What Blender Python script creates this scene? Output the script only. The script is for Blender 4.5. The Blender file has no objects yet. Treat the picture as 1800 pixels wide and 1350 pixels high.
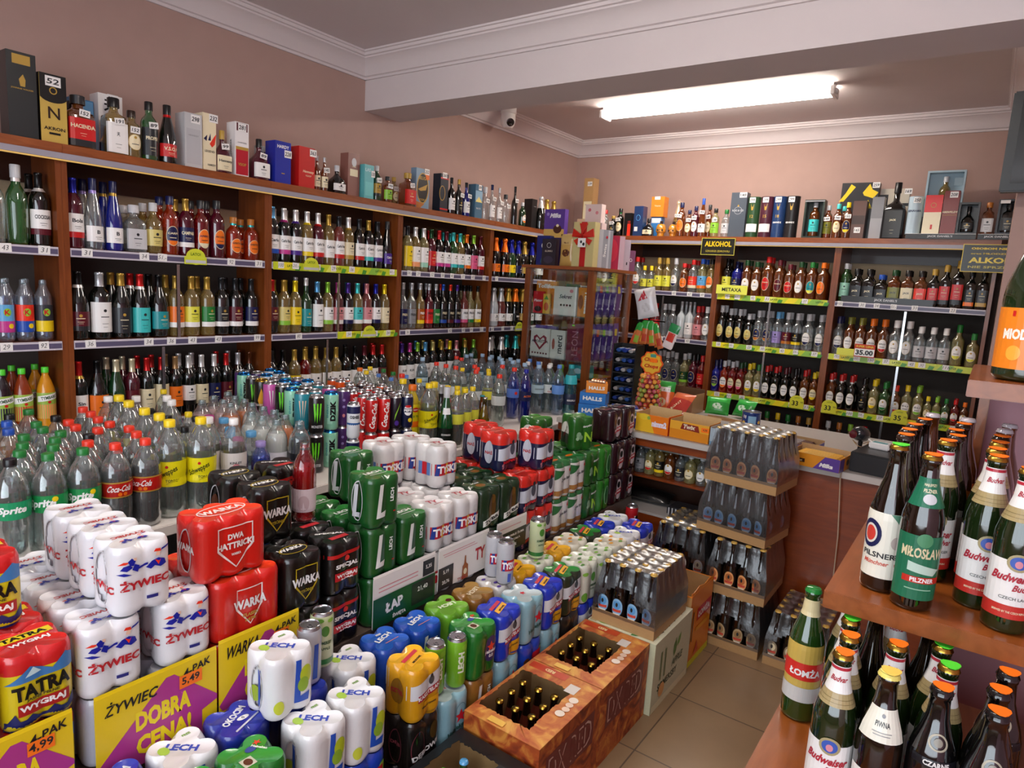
import bpy, bmesh, math, random
from math import sin, cos, pi, sqrt, radians as R_
from mathutils import Vector, Matrix
random.seed(7)
SC = bpy.context.scene
COL = SC.collection
# ---------------- camera -------------------------------------------------
YAW, PITCH, ROLL, FPX = -0.6138689, 0.1521740, -0.0601526, 1176.18
CAMZ = 1.65
_f = Vector((sin(YAW)*cos(PITCH), cos(YAW)*cos(PITCH), -sin(PITCH)))
_r = Vector((cos(YAW), -sin(YAW), 0)); _d = _f.cross(_r)
if _d.z > 0: _d = -_d
CR = cos(ROLL)*_r + sin(ROLL)*_d
CD = -sin(ROLL)*_r + cos(ROLL)*_d
cam = bpy.data.cameras.new('camera'); camo = bpy.data.objects.new('camera', cam); COL.objects.link(camo)
cam.sensor_width = 36; cam.lens = FPX/1800*36; cam.clip_start = .02
mm = Matrix((CR, -CD, -_f)).transposed().to_4x4(); mm.translation = (0, 0, CAMZ); camo.matrix_world = mm
SC.camera = camo
# ---------------- world, lights, exposure ---------------------------------
SC.view_settings.view_transform = 'Standard'; SC.view_settings.look = 'None'
SC.view_settings.exposure = 0.30; SC.view_settings.gamma = 1
W = bpy.data.worlds.new('world'); SC.world = W; W.use_nodes = True
W.node_tree.nodes['Background'].inputs[0].default_value = (.75, .85, 1, 1)
W.node_tree.nodes['Background'].inputs[1].default_value = 1.0
def area(name, loc, rot, sx, sy, power, col):
    l = bpy.data.lights.new(name, 'AREA'); l.shape = 'RECTANGLE'; l.size = sx; l.size_y = sy; l.energy = power; l.color = col
    o = bpy.data.objects.new(name, l); COL.objects.link(o); o.location = loc; o.rotation_euler = rot; return o
area('shop_window_daylight', (.0, -1.9, 1.6), (R_(90), 0, 0), 3.6, 2.0, 75, (.86, .93, 1))
LAMP_POW = 34.0     # emission of the fluorescent diffusers
# ---------------- pixel helpers (photo frame 1800x1350) -------------------
def ray(px, py): return CR*((px-900)/FPX) + CD*((py-675)/FPX) + _f
def at(px, py, z):
    v = ray(px, py); t = (z-CAMZ)/v.z; return (v.x*t, v.y*t, z)
def yat(px, X, z):          # y on plane x=X, height z seen at column px
    k = (px-900)/FPX; d = z-CAMZ
    return (k*(X*_f.x+d*_f.z) - X*CR.x - d*CR.z)/(CR.y-k*_f.y)
def xat(px, Y, z):
    k = (px-900)/FPX; d = z-CAMZ
    return (k*(Y*_f.y+d*_f.z) - Y*CR.y - d*CR.z)/(CR.x-k*_f.x)
def project(p):
    v = Vector(p)-Vector((0, 0, CAMZ)); w = v.dot(_f)
    return (900+FPX*v.dot(CR)/w, 675+FPX*v.dot(CD)/w, w)
# ---------------- colours and materials ----------------------------------
PAL = dict(white='f2f0ee', cream='e8dcb8', black='0c0c0e', charcoal='26282c', grey='8a8a8e', lightgrey='c9c9cc', silver='c4c6ca', red='c81e1e', brightred='e8361f',
 maroon='5a1220', wine='3a0a14', pink='e05a8a', rose='d98a90', magenta='c23b8e', orange='ee7418', peach='f0a070', amber='a8520e', gold='b8933c', yellow='f2d21a', lemon='e3e04a',
 lime='8cc63a', green='1f7a34', darkgreen='12401f', bottlegreen='0e2a14', teal='1c8f96', turquoise='3fc1c0', mint='9fd8c0', sky='5fa8dc', blue='1f4fb0', deepblue='17209a',
 navy='151a4a', purple='4a2a8c', lilac='9a8ac8', brown='5a2c12', darkbrown='2a140a', tan='b08a5c', kraft='a98558', olive='7a7a2a', straw='d8c878', ice='c8e4ea', beige='c0aa90',
 neon='58e03a', fluo='ff7a1a', wood='7a3f1e', skin='e8c8b0', copper='b8702a')
def lin(h):
    h = PAL.get(h, h); o = []
    for i in (0, 2, 4):
        c = int(h[i:i+2], 16)/255; o.append(c/12.92 if c <= .04045 else ((c+.055)/1.055)**2.4)
    return (*o, 1)
MC = {}
def N(m, t): return m.node_tree.nodes.new(t)
def mat(c, k='paper'):
    key = (c, k)
    if key in MC: return MC[key]
    m = bpy.data.materials.new(k+'_'+c); m.use_nodes = True; nt = m.node_tree; b = nt.nodes['Principled BSDF']; MC[key] = m
    col = lin(c); b.inputs['Base Color'].default_value = col
    rough, spec, metal, coat = dict(paper=(.55, .4, 0, 0), print=(.32, .5, 0, 0), film=(.28, .5, 0, .55), plastic=(.35, .5, 0, .1), gloss=(.12, .5, 0, .5),
        glass=(.05, .6, 0, 1), metal=(.25, .5, 1, 0), foil=(.3, .5, .6, .2), wood=(.4, .4, 0, .15), matte=(.85, .2, 0, 0), neon=(.6, .2, 0, 0),
        clear=(.05, .5, 0, 0), liquid=(.1, .5, 0, 0), haze=(.1, .5, 0, 0), pane=(.1, .5, 0, 0), wine=(.08, .5, 0, 0), tint=(.05, .5, 0, 0)).get(k, (.5, .5, 0, 0))
    b.inputs['Roughness'].default_value = rough; b.inputs['Specular IOR Level'].default_value = spec
    b.inputs['Metallic'].default_value = metal; b.inputs['Coat Weight'].default_value = coat; b.inputs['Coat Roughness'].default_value = .06
    if k in ('paper', 'wood', 'matte'):     # fine fibre variation
        tc = N(m, 'ShaderNodeTexCoord'); no = N(m, 'ShaderNodeTexNoise'); mp = N(m, 'ShaderNodeMapping'); mx = N(m, 'ShaderNodeMixRGB'); mx.blend_type = 'MULTIPLY'
        mp.inputs['Scale'].default_value = (4, 4, 60) if k == 'wood' else (40, 40, 40)
        no.inputs['Scale'].default_value = 1.0 if k == 'wood' else 3; no.inputs['Detail'].default_value = 4
        rp = N(m, 'ShaderNodeMapRange'); rp.inputs['To Min'].default_value = .72 if k == 'wood' else .9; rp.inputs['To Max'].default_value = 1.2 if k == 'wood' else 1.06
        nt.links.new(tc.outputs['Object'], mp.inputs[0]); nt.links.new(mp.outputs[0], no.inputs['Vector']); nt.links.new(no.outputs['Fac'], rp.inputs[0])
        mx.inputs[0].default_value = 1; mx.inputs[1].default_value = col; nt.links.new(rp.outputs[0], mx.inputs[2]); nt.links.new(mx.outputs[0], b.inputs['Base Color'])
    if k in ('film', 'haze'):                # crinkled shrink film
        no = N(m, 'ShaderNodeTexNoise'); no.inputs['Scale'].default_value = 45; bp = N(m, 'ShaderNodeBump'); bp.inputs['Strength'].default_value = .25 if k == 'film' else .35; bp.inputs['Distance'].default_value = .004
        tc = N(m, 'ShaderNodeTexCoord'); nt.links.new(tc.outputs['Object'], no.inputs['Vector']); nt.links.new(no.outputs['Fac'], bp.inputs['Height']); nt.links.new(bp.outputs[0], b.inputs['Normal'])
    if k in ('clear', 'haze', 'pane', 'tint', 'liquid', 'wine'):
        out = nt.nodes['Material Output']; tr = N(m, 'ShaderNodeBsdfTransparent'); gl = N(m, 'ShaderNodeBsdfGlossy'); mx = N(m, 'ShaderNodeMixShader'); lw = N(m, 'ShaderNodeLayerWeight')
        gl.inputs['Roughness'].default_value = .04 if k != 'haze' else .3; gl.inputs['Color'].default_value = (1, 1, 1, 1)
        lw.inputs['Blend'].default_value = .35
        rp = N(m, 'ShaderNodeMapRange'); lo, hi = dict(clear=(.05, .8), wine=(.04, .7), haze=(.08, .62), pane=(.02, .28), tint=(.06, .8), liquid=(.02, .3))[k]
        rp.inputs['To Min'].default_value = lo; rp.inputs['To Max'].default_value = hi
        nt.links.new(lw.outputs['Facing'], rp.inputs[0]); nt.links.new(rp.outputs[0], mx.inputs[0])
        c2 = [.35+.65*x for x in col[:3]] if k == 'clear' else ([.8+.2*x for x in col[:3]] if k == 'pane' else list(col[:3]))
        if k == 'haze': c2 = [.66, .67, .70]; nt.links.new(bp.outputs[0], gl.inputs['Normal']); b.inputs['Base Color'].default_value = (.07, .07, .08, 1)
        tr.inputs[0].default_value = (*c2, 1)
        if k == 'liquid':                    # translucent drink: half scattering, half see-through
            m2 = N(m, 'ShaderNodeMixShader'); m2.inputs[0].default_value = .45; nt.links.new(tr.outputs[0], m2.inputs[2]); nt.links.new(b.outputs[0], m2.inputs[1]); nt.links.new(m2.outputs[0], mx.inputs[1])
        elif k == 'wine':                    # coloured glass full of drink
            m2 = N(m, 'ShaderNodeMixShader'); m2.inputs[0].default_value = .66; b.inputs['Base Color'].default_value = (*[x*.55 for x in col[:3]], 1); nt.links.new(tr.outputs[0], m2.inputs[2]); nt.links.new(b.outputs[0], m2.inputs[1]); nt.links.new(m2.outputs[0], mx.inputs[1])
        elif k == 'haze':
            m2 = N(m, 'ShaderNodeMixShader'); m2.inputs[0].default_value = .86; nt.links.new(tr.outputs[0], m2.inputs[2]); nt.links.new(b.outputs[0], m2.inputs[1]); nt.links.new(m2.outputs[0], mx.inputs[1])
        elif k == 'clear':                   # scuffed plastic or flint glass
            m2 = N(m, 'ShaderNodeMixShader'); m2.inputs[0].default_value = .91; nt.links.new(tr.outputs[0], m2.inputs[2]); nt.links.new(b.outputs[0], m2.inputs[1]); nt.links.new(m2.outputs[0], mx.inputs[1])
        else: nt.links.new(tr.outputs[0], mx.inputs[1])
        nt.links.new(gl.outputs[0], mx.inputs[2]); nt.links.new(mx.outputs[0], out.inputs[0])
    return m
# ---------------- mesh building ------------------------------------------
class MB:
    def __init__(s): s.v = []; s.f = []; s.m = []; s.mats = []
    def mi(s, m):
        if m not in s.mats: s.mats.append(m)
        return s.mats.index(m)
    def add(s, vs, fs, m, M=None):
        o = len(s.v); i = s.mi(m)
        s.v += [tuple(M @ Vector(v)) for v in vs] if M else [tuple(v) for v in vs]
        s.f += [tuple(a+o for a in f) for f in fs]; s.m += [i]*len(fs); return s
    def box(s, x0, y0, z0, x1, y1, z1, m, M=None):
        vs = [(x, y, z) for x in (x0, x1) for y in (y0, y1) for z in (z0, z1)]
        return s.add(vs, [(0, 1, 3, 2), (4, 6, 7, 5), (0, 4, 5, 1), (2, 3, 7, 6), (0, 2, 6, 4), (1, 5, 7, 3)], m, M)
    def lathe(s, pr, m, n=18, M=None, zm=None):
        vs = []; fs = []; base = len(s.f)
        for (r, z) in pr:
            for k in range(n): a = 2*pi*k/n; vs.append((r*sin(a), -r*cos(a), z))
        for j in range(len(pr)-1):
            for k in range(n):
                a, b = j*n+k, j*n+(k+1) % n; fs.append((a, b, b+n, a+n))
        s.add(vs, fs, m, M); return s
    def tube(s, pts, r, m, n=8):
        pts = [Vector(p) for p in pts]; vs = []; fs = []
        for i, p in enumerate(pts):
            t = (pts[min(i+1, len(pts)-1)]-pts[max(i-1, 0)]).normalized()
            a = t.cross(Vector((0, 0, 1))); a = a.normalized() if a.length > .01 else Vector((1, 0, 0)); b = t.cross(a)
            vs += [p+a*(r*cos(2*pi*k/n))+b*(r*sin(2*pi*k/n)) for k in range(n)]
        for j in range(len(pts)-1):
            for k in range(n): fs.append((j*n+k, j*n+(k+1) % n, (j+1)*n+(k+1) % n, (j+1)*n+k))
        fs += [tuple(range(n)), tuple(range((len(pts)-1)*n, len(pts)*n))[::-1]]
        return s.add(vs, fs, m)
    def mesh(s, name, smooth=40, bevel=0):
        me = bpy.data.meshes.new(name); me.from_pydata(s.v, [], s.f)
        for m in s.mats: me.materials.append(m)
        me.polygons.foreach_set('material_index', s.m)
        if bevel or smooth:
            bm = bmesh.new(); bm.from_mesh(me)
            if smooth: bmesh.ops.remove_doubles(bm, verts=bm.verts, dist=1e-6)
            bmesh.ops.recalc_face_normals(bm, faces=bm.faces)
            if bevel: bmesh.ops.bevel(bm, geom=[e for e in bm.edges if len(e.link_faces) == 2 and e.calc_face_angle(0) > 1], offset=bevel, segments=2, affect='EDGES')
            bm.to_mesh(me); bm.free()
        if smooth:
            me.polygons.foreach_set('use_smooth', [True]*len(me.polygons)); me.set_sharp_from_angle(angle=R_(smooth))
        me.update(); return me
TX = {}
def text2d(t, bold=0):
    k = (t, bold)
    if k in TX: return TX[k]
    cu = bpy.data.curves.new('t', 'FONT'); cu.body = t; cu.resolution_u = 2; cu.offset = bold; cu.size = 1
    o = bpy.data.objects.new('t', cu); COL.objects.link(o)
    dg = bpy.context.evaluated_depsgraph_get(); me = bpy.data.meshes.new_from_object(o.evaluated_get(dg))
    vs = [(v.co.x, v.co.y) for v in me.vertices]; fs = [tuple(p.vertices) for p in me.polygons]
    bpy.data.objects.remove(o); bpy.data.curves.remove(cu); bpy.data.meshes.remove(me)
    if vs:
        x0, x1 = min(v[0] for v in vs), max(v[0] for v in vs); y0, y1 = min(v[1] for v in vs), max(v[1] for v in vs)
        vs = [((x-(x0+x1)/2)/(y1-y0), (y-(y0+y1)/2)/(y1-y0)) for x, y in vs]
    TX[k] = (vs, fs); return TX[k]
def deco(mb, ops, mp, step=None, kind='print', vstep=None, lay=.0003, base=.0005):
    """lay flat printed shapes on a surface; mp(u,v,offset) gives the point"""
    for i, op in enumerate(ops):
        t = op[0]; rot = 0
        if t == 'R': _, a, b, c, d, col = op; vs = [(a, b), (c, b), (c, d), (a, d)]; fs = [(0, 1, 2, 3)]
        elif t == 'E':
            _, cu, cv, ru, rv, col = op; n = 20; vs = [(cu+ru*cos(2*pi*k/n), cv+rv*sin(2*pi*k/n)) for k in range(n)]; fs = [tuple(range(n))]
        elif t == 'O':
            _, cu, cv, ru, rv, th, col = op; n = 24; vs = []; fs = []
            for k in range(n):
                a = 2*pi*k/n; vs += [(cu+ru*cos(a), cv+rv*sin(a)), (cu+(ru-th)*cos(a), cv+(rv-th)*sin(a))]
                j = (k+1) % n; fs.append((2*k, 2*j, 2*j+1, 2*k+1))
        elif t == 'P': _, vs, col = op; fs = [tuple(range(len(vs)))]
        elif t == 'T':
            _, s, cu, cv, h, col = op[:6]; o = op[6] if len(op) > 6 else {}
            v0, fs = text2d(s, o.get('b', 0.02)); 
            if not v0: continue
            hw = max(abs(v[0]) for v in v0); sx = o['w']/(2*hw) if 'w' in o else h
            sh = o.get('sh', 0); a = R_(o.get('rot', 0)); arc = o.get('arc', 0)
            vs = []
            for x, y in v0:
                x, y = x*sx+y*h*sh, y*h
                y += arc*(x*x)
                vs.append((cu+x*cos(a)-y*sin(a), cv+x*sin(a)+y*cos(a)))
        if step or vstep:
            bm = bmesh.new(); bv = [bm.verts.new((x, y, 0)) for x, y in vs]
            for f in fs:
                try: bm.faces.new([bv[k] for k in f])
                except ValueError: pass
            for ax, st in ((0, step), (1, vstep)):
                if not st: continue
                lo, hi = min(v.co[ax] for v in bm.verts), max(v.co[ax] for v in bm.verts); q = math.floor(lo/st)+1
                while q*st < hi-1e-6:
                    co = Vector((0, 0, 0)); co[ax] = q*st; no = Vector((0, 0, 0)); no[ax] = 1
                    bmesh.ops.bisect_plane(bm, geom=bm.verts[:]+bm.edges[:]+bm.faces[:], plane_co=co, plane_no=no, dist=1e-7); q += 1
            bm.verts.index_update(); vs = [(v.co.x, v.co.y) for v in bm.verts]; fs = [tuple(v.index for v in f.verts) for f in bm.faces]; bm.free()
        off = base+lay*i; kk = kind
        if isinstance(col, tuple): col, kk = col
        mb.add([mp(u, v, off) for u, v in vs], fs, mat(col, kk))
    return mb
# ---------------- scene objects -------------------------------------------
def part(name, me, parent=None, loc=None, rot=None, label=None):
    o = bpy.data.objects.new(name, me); COL.objects.link(o)
    if parent is not None: o.parent = parent
    if loc: o.location = loc
    if rot is not None: o.rotation_euler = (0, 0, rot) if not isinstance(rot, tuple) else rot
    if label: o['label'] = label
    return o
THINGS = []
def tag(o, label, cat, group=None, place=''):
    o['label'] = label; o['category'] = cat
    if group: o['group'] = group
    THINGS.append((o, label, place)); return o
def thing(name, loc, rot, label, cat, group=None, place=''):
    o = bpy.data.objects.new(name, None); o.empty_display_size = .05; COL.objects.link(o)
    o.location = loc; o.rotation_euler = (0, 0, rot) if not isinstance(rot, tuple) else rot
    return tag(o, label, cat, group, place)
def struct(name, mb, smooth=0):
    o = part(name, mb.mesh(name, smooth)); o['kind'] = 'structure'; return o
PROTO = {}
def put(proto, name, loc, rot, label, cat, group=None, place=''):
    """proto: list of (part name, mesh, [sub parts], label)"""
    loc = (loc[0], loc[1], loc[2]+(.0007 if cat == 'bottle' or cat == 'carton' else 0))
    if len(proto) == 1 and not proto[0][2]:
        o = part(name, proto[0][1], None, loc, rot); return tag(o, label, cat, group, place)
    t = thing(name, loc, rot, label, cat, group, place)
    for p in proto:
        o = part(p[0], p[1], t, label=p[3] if len(p) > 3 else None)
        for q in p[2]: part(q[0], q[1], o, label=q[3] if len(q) > 3 else None)
    return t
ORD = ['leftmost', 'second-from-left', 'third-from-left', 'fourth-from-left', 'fifth-from-left', 'sixth-from-left', 'seventh-from-left', 'eighth-from-left', 'ninth-from-left', 'tenth-from-left']
NUM = ['', '', 'two', 'three', 'four', 'five', 'six', 'seven', 'eight', 'nine', 'ten', 'eleven', 'twelve']
TENS = ['eleventh', 'twelfth', 'thirteenth', 'fourteenth', 'fifteenth', 'sixteenth', 'seventeenth', 'eighteenth', 'nineteenth', 'twentieth', 'twenty-first', 'twenty-second', 'twenty-third', 'twenty-fourth', 'twenty-fifth', 'twenty-sixth', 'twenty-seventh', 'twenty-eighth', 'twenty-ninth', 'thirtieth']
def finish_labels():
    """look + place; where several still share both, say which one counted from the left"""
    D = {}
    for i, (o, l, p) in enumerate(THINGS):
        if p and len((l+' '+p).split()) > 14: l = l.rsplit(', ', 1)[0]
        while p and len((l+' '+p).split()) > 14: l = ' '.join(l.split()[:-1])
        THINGS[i] = (o, l, p)
    for o, l, p in THINGS: D.setdefault((l+' '+p).strip(), []).append(o)
    for k, os in D.items():
        if len(os) == 1: os[0]['label'] = k; continue
        bpy.context.view_layer.update()
        os.sort(key=lambda o: project(o.matrix_world.translation)[0])
        for i, o in enumerate(os):
            s = ORD[i] if i < 10 else TENS[min(i-10, 19)]+'-from-left'
            if i == len(os)-1: s = 'rightmost'
            o['label'] = s[0]+s[1:]+' '+k if len(os) > 2 else ('left-hand ' if i == 0 else 'right-hand ')+k
            if 'group' not in o: o['group'] = k
def relax(pts, dmin, it=25):
    pts = [list(p) for p in pts]
    for _ in range(it):
        for i in range(len(pts)):
            for j in range(i):
                d = dmin(i, j) if callable(dmin) else dmin
                dx, dy = pts[i][0]-pts[j][0], pts[i][1]-pts[j][1]; L = math.hypot(dx, dy) or 1e-4
                if L < d:
                    e = (d-L)/2*1.02; dx, dy = dx/L*e, dy/L*e
                    pts[i][0] += dx; pts[i][1] += dy; pts[j][0] -= dx; pts[j][1] -= dy
    return pts
# ---------------- bottle builder ------------------------------------------
SH = dict(  # outline as (radius share, height share); c0 = where the capsule or cap starts, cr = its radius share
 w=([(0, 0), (.8, 0), (.97, .012), (1, .03), (1, .62), (.95, .67), (.72, .73), (.44, .78), (.38, .82), (.37, .96), (.40, .965), (.40, .985), (.36, 1)], .79, .44),
 b=([(0, 0), (.8, 0), (.98, .015), (1, .03), (1, .48), (.93, .56), (.66, .70), (.42, .80), (.36, .85), (.35, .96), (.38, .965), (.38, .985), (.34, 1)], .81, .41),
 c=([(0, 0), (.8, 0), (.98, .015), (1, .03), (1, .46), (.93, .55), (.66, .69), (.42, .80), (.36, .86), (.34, .95), (.40, .96), (.40, .98), (.34, 1)], .66, .5),
 t=([(0, 0), (.8, 0), (.97, .012), (1, .03), (1, .55), (.9, .62), (.5, .69), (.36, .74), (.34, .96), (.38, .97), (.38, .985), (.34, 1)], .86, .42),
 h=([(0, 0), (.8, 0), (.97, .012), (1, .03), (1, .36), (.9, .5), (.62, .68), (.40, .82), (.36, .9), (.36, .96), (.4, .97), (.34, 1)], .84, .42),
 s=([(0, 0), (.8, 0), (.97, .012), (1, .03), (1, .60), (.97, .66), (.8, .72), (.5, .77), (.42, .80), (.41, .94), (.44, .95), (.44, .98), (.4, 1)], .86, .47),
 g=([(0, 0), (.7, 0), (.86, .015), (.92, .04), (1, .35), (1.02, .52), (.93, .64), (.6, .72), (.40, .77), (.38, .94), (.42, .95), (.42, .98), (.38, 1)], .84, .46),
 q=([(0, 0), (.85, 0), (.97, .02), (1, .05), (1, .38), (.93, .50), (.6, .60), (.30, .68), (.26, .73), (.26, .93), (.30, .94), (.30, .98), (.26, 1)], .80, .32),
 v=([(0, 0), (.85, 0), (.97, .012), (1, .03), (1, .58), (.96, .64), (.6, .70), (.42, .74), (.40, .93), (.42, 1)], .82, .47),
 p=([(0, 0), (.6, .0), (.80, .008), (.95, .05), (1, .12), (.96, .2), (1, .26), (1, .36), (.95, .42), (.99, .48), (1, .62), (.96, .70), (.80, .79), (.5, .87), (.33, .912), (.30, .93), (.34, .932), (.34, .94), (.29, .945), (.29, 1)], .945, .36),
 y=([(0, 0), (.6, .0), (.82, .01), (1, .06), (.95, .12), (1, .18), (1, .60), (.98, .68), (.88, .76), (.66, .83), (.48, .88), (.45, .9), (.45, .91), (.40, .92), (.40, 1)], .92, .52),
 o=([(0, 0), (.7, .0), (.92, .01), (1, .05), (1, .60), (.92, .68), (.62, .80), (.36, .88), (.34, .9), (.38, .902), (.38, .91), (.32, .915), (.32, 1)], .93, .38),
 e=([(0, 0), (.85, 0), (.97, .01), (1, .03), (1, .50), (.96, .57), (.72, .68), (.50, .78), (.43, .86), (.40, .95), (.44, .955), (.44, .975), (.40, .985), (.40, 1)], .965, .50),
 J=([(0, 0), (.85, 0), (.97, .01), (1, .02), (1, .50), (.94, .57), (.5, .64), (.27, .68), (.24, .9), (.30, .92), (.30, .95), (.27, 1)], .82, .31),
 j=([(0, 0), (.85, 0), (.97, .012), (1, .03), (1, .60), (.92, .68), (.5, .74), (.40, .78), (.40, .9), (.5, .92), (.5, .95), (.44, 1)], .84, .52))
def outline(kind, h, r): return [(a*r, z*h) for a, z in SH[kind][0]]
def rad(pr, z):
    best = pr[-1][0]
    for (r0, z0), (r1, z1) in zip(pr, pr[1:]):
        if z0 <= z <= z1 and z1 > z0: return r0+(r1-r0)*(z-z0)/(z1-z0)
    return best
def lathe_map(pr, rr):
    def f(u, v, off):
        a = u/rr; q = rad(pr, v)+off; return (q*sin(a), -q*cos(a), v)
    return f
def band(pr, z0, z1, col, a=None, kind='print', n=28, off=.0005, mb=None):
    """a paper band on a round body; a = half angle in degrees, None = all round"""
    mb = mb or MB(); A = R_(a) if a else pi; zs = sorted({z0, z1, *[z for r, z in pr if z0 < z < z1]}); vs = []; fs = []
    k = n if not a else max(6, int(n*a/180))
    for z in zs:
        q = rad(pr, z)+off
        for i in range(k+1): t = -A+2*A*i/k; vs.append((q*sin(t), -q*cos(t), z))
    for j in range(len(zs)-1):
        for i in range(k): b = j*(k+1)+i; fs.append((b, b+1, b+k+2, b+k+1))
    return mb.add(vs, fs, mat(col, kind))
CLEARS = ('clear', 'tint')
def bottle(kind, h, r, glass, cap, labels=(), ops=(), liquid=None, fill=.8, capstyle=None, seg=18, sq=0):
    """glass=(colour,finish); cap=colour; labels=[(z0,z1,colour,halfangle)] in height share; ops drawn in metres"""
    key = ('bot', kind, h, r, glass, cap, tuple(labels), repr(ops), liquid, fill, capstyle, seg, sq)
    if key in PROTO: return PROTO[key]
    pr = outline(kind, h, r); _, c0, cr = SH[kind]; ps = []
    mb = MB(); mb.lathe(pr, mat(*glass), seg)
    if sq:  # squarish flask: superellipse body
        def sqv(v):
            x, y, z = v; q = math.hypot(x, y)
            if q < 1e-6 or q < .55*r: return v
            k = 1/max(abs(x), abs(y))*q; k = 1+(k-1)*sq*min(1, (q/r-.55)/.3); return (x*k*.93, y*k*.93, z)
        mb.v = [sqv(v) for v in mb.v]
    ps.append(('glass_body' if glass[1] in ('glass', 'tint') or kind not in 'pyo' else 'plastic_body', mb.mesh('body', 50), []))
    if liquid:
        lp = [(a*.95, max(z, .003)) for a, z in pr if z < fill*h]+[(rad(pr, fill*h)*.95, fill*h), (0, fill*h)]
        ps.append(('drink', MB().lathe(lp, mat(*(liquid if isinstance(liquid, tuple) else (liquid, 'liquid'))), 14).mesh('drink', 50), []))
    if cap:
        ck = 'plastic'; cp = None
        if isinstance(cap, tuple): cap, ck = cap
        z0 = c0*h; rc = cr*r
        st = capstyle or ('foil' if kind in 'wbct' else 'screw')
        if kind in 'po' : st = capstyle or 'pet'
        if st == 'foil': cp = [(a+.0006, z) for a, z in pr if z > z0]; cp = [(rad(pr, z0)+.0008, z0)]+cp+[(0, h+.0006)]; mb = MB().lathe(cp, mat(cap, ck if isinstance(ck, str) and ck != 'plastic' else 'foil'), 14)
        elif st == 'champ':
            cp = [(rad(pr, z0)+.001, z0), (rad(pr, z0*1.08)+.002, z0*1.08), (r*.40, .86*h), (r*.40, .92*h), (r*.5, .94*h), (r*.5, .965*h), (r*.42, 1.0*h), (r*.2, 1.015*h), (0, 1.018*h)]; mb = MB().lathe(cp, mat(cap, 'foil'), 14)
        elif st == 'crown':
            mb = MB(); n = 21; vs = []; z1 = h+.001
            for rr_, zz, w in ((r*.47, h-.007, .0009), (r*.42, h-.001, 0), (r*.36, h+.0006, 0), (0, h+.0008, 0)):
                for k in range(42): a = 2*pi*k/42; q = rr_+(w if k % 2 else 0); vs.append((q*sin(a), -q*cos(a), zz))
            fs = [(j*42+k, j*42+(k+1) % 42, (j+1)*42+(k+1) % 42, (j+1)*42+k) for j in range(3) for k in range(42)]
            mb.add(vs, fs, mat(cap, 'metal' if cap in ('gold', 'silver', 'copper') else 'gloss'))
        elif st == 'sport':
            mb = MB().lathe([(r*.40, .925*h), (r*.42, .93*h), (r*.42, .955*h), (r*.3, .962*h), (r*.3, 1.0*h), (r*.24, 1.012*h), (0, 1.014*h)], mat(cap, 'clear'), 14)
            mb.lathe([(r*.2, .95*h), (r*.17, .995*h), (0, .997*h)], mat('lightgrey', 'plastic'), 10)
        else:
            zb = (.942*h if kind == 'p' else z0); zt = h+.0015
            mb = MB(); vs = []; n = 36 if kind in 'pyo' else 16; lev = [(rc, zb, 1), (rc, zt-.002, 1), (rc*.93, zt, 0), (0, zt, 0)]
            for q, z, w in lev:
                for k in range(n): a = 2*pi*k/n; q2 = q*(1.03 if (w and k % 2) else 1); vs.append((q2*sin(a), -q2*cos(a), z))
            mb.add(vs, [(j*n+k, j*n+(k+1) % n, (j+1)*n+(k+1) % n, (j+1)*n+k) for j in range(3) for k in range(n)], mat(cap, ck))
            if kind in 'pyo': mb.lathe([(rc*1.03, zb-.003), (rc*1.03, zb-.0008)], mat(cap, ck), 18)
        ps.append(('crown_cap' if st == 'crown' else 'capsule' if st in ('foil', 'champ') else 'cap', mb.mesh('cap', 45), []))
    for li, lb in enumerate(labels):
        z0, z1, col, a = lb[:4]; mb = band(pr, z0*h, z1*h, col, a, off=.0006)
        sub = [o[1:] for o in ops if o[0] == li]
        mpf = lathe_map(pr, rad(pr, (z0+z1)/2*h)); deco(mb, sub, lambda u, v, o, f=mpf, zz=z0*h: f(u, v+zz, o), step=.004, base=.0009, lay=.00015)
        me = mb.mesh('label', 0)
        if sq: me.vertices.foreach_set('co', [c for v in me.vertices for c in sqv(tuple(v.co*1.004))])
        ps.append(('label', me, []))
    PROTO[key] = ps; return ps
# ---------------- can and multipack builders -----------------------------
def can(col, ops=(), h=.168, r=.033, top='silver', bands=()):
    key = ('can', col, repr(ops), h, r, top, tuple(bands))
    if key in PROTO: return PROTO[key]
    pr = [(0, .004), (r*.72, .004), (r*.78, 0), (r*.86, .003), (r, .013), (r, h-.018), (r*.95, h-.010), (r*.82, h-.004), (r*.84, h-.001), (r*.80, h), (r*.77, h-.003), (0, h-.0035)]
    body = MB().lathe(pr[3:7], mat(col, 'film'), 20).lathe(pr[:4], mat('silver', 'metal'), 20)
    for (z0, z1, c) in bands: band(pr, z0, z1, c, None, 'film', 24, .0003, body)
    deco(body, ops, lathe_map(pr, r), step=.005, base=.0006, lay=.0002)
    lid = MB().lathe(pr[6:], mat(top, 'metal'), 20)
    tab = MB().add(*ringtab(h-.0015), mat(top if top != 'silver' else 'lightgrey', 'metal'))
    ps = [('can_body', body.mesh('can_body', 40), []), ('lid', lid.mesh('lid', 30), [('tab', tab.mesh('tab', 0), [])])]
    PROTO[key] = ps; return ps
def ringtab(z):
    vs = []; n = 14
    for k in range(n):
        a = 2*pi*k/n; vs += [(.0075*cos(a), .011*sin(a)-.004, z), (.0042*cos(a), .006*sin(a)-.006, z)]
    return vs, [(2*k, 2*((k+1) % n), 2*((k+1) % n)+1, 2*k+1) for k in range(n)]
def packprof(h): return [(.002, .95, .80), (.008, .6, .95), (.018, .22, 1), (h-.030, .16, 1), (h-.016, .3, .995), (h-.008, .7, .93), (h-.003, .95, .85), (h-.0015, 1, .82)]
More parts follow.
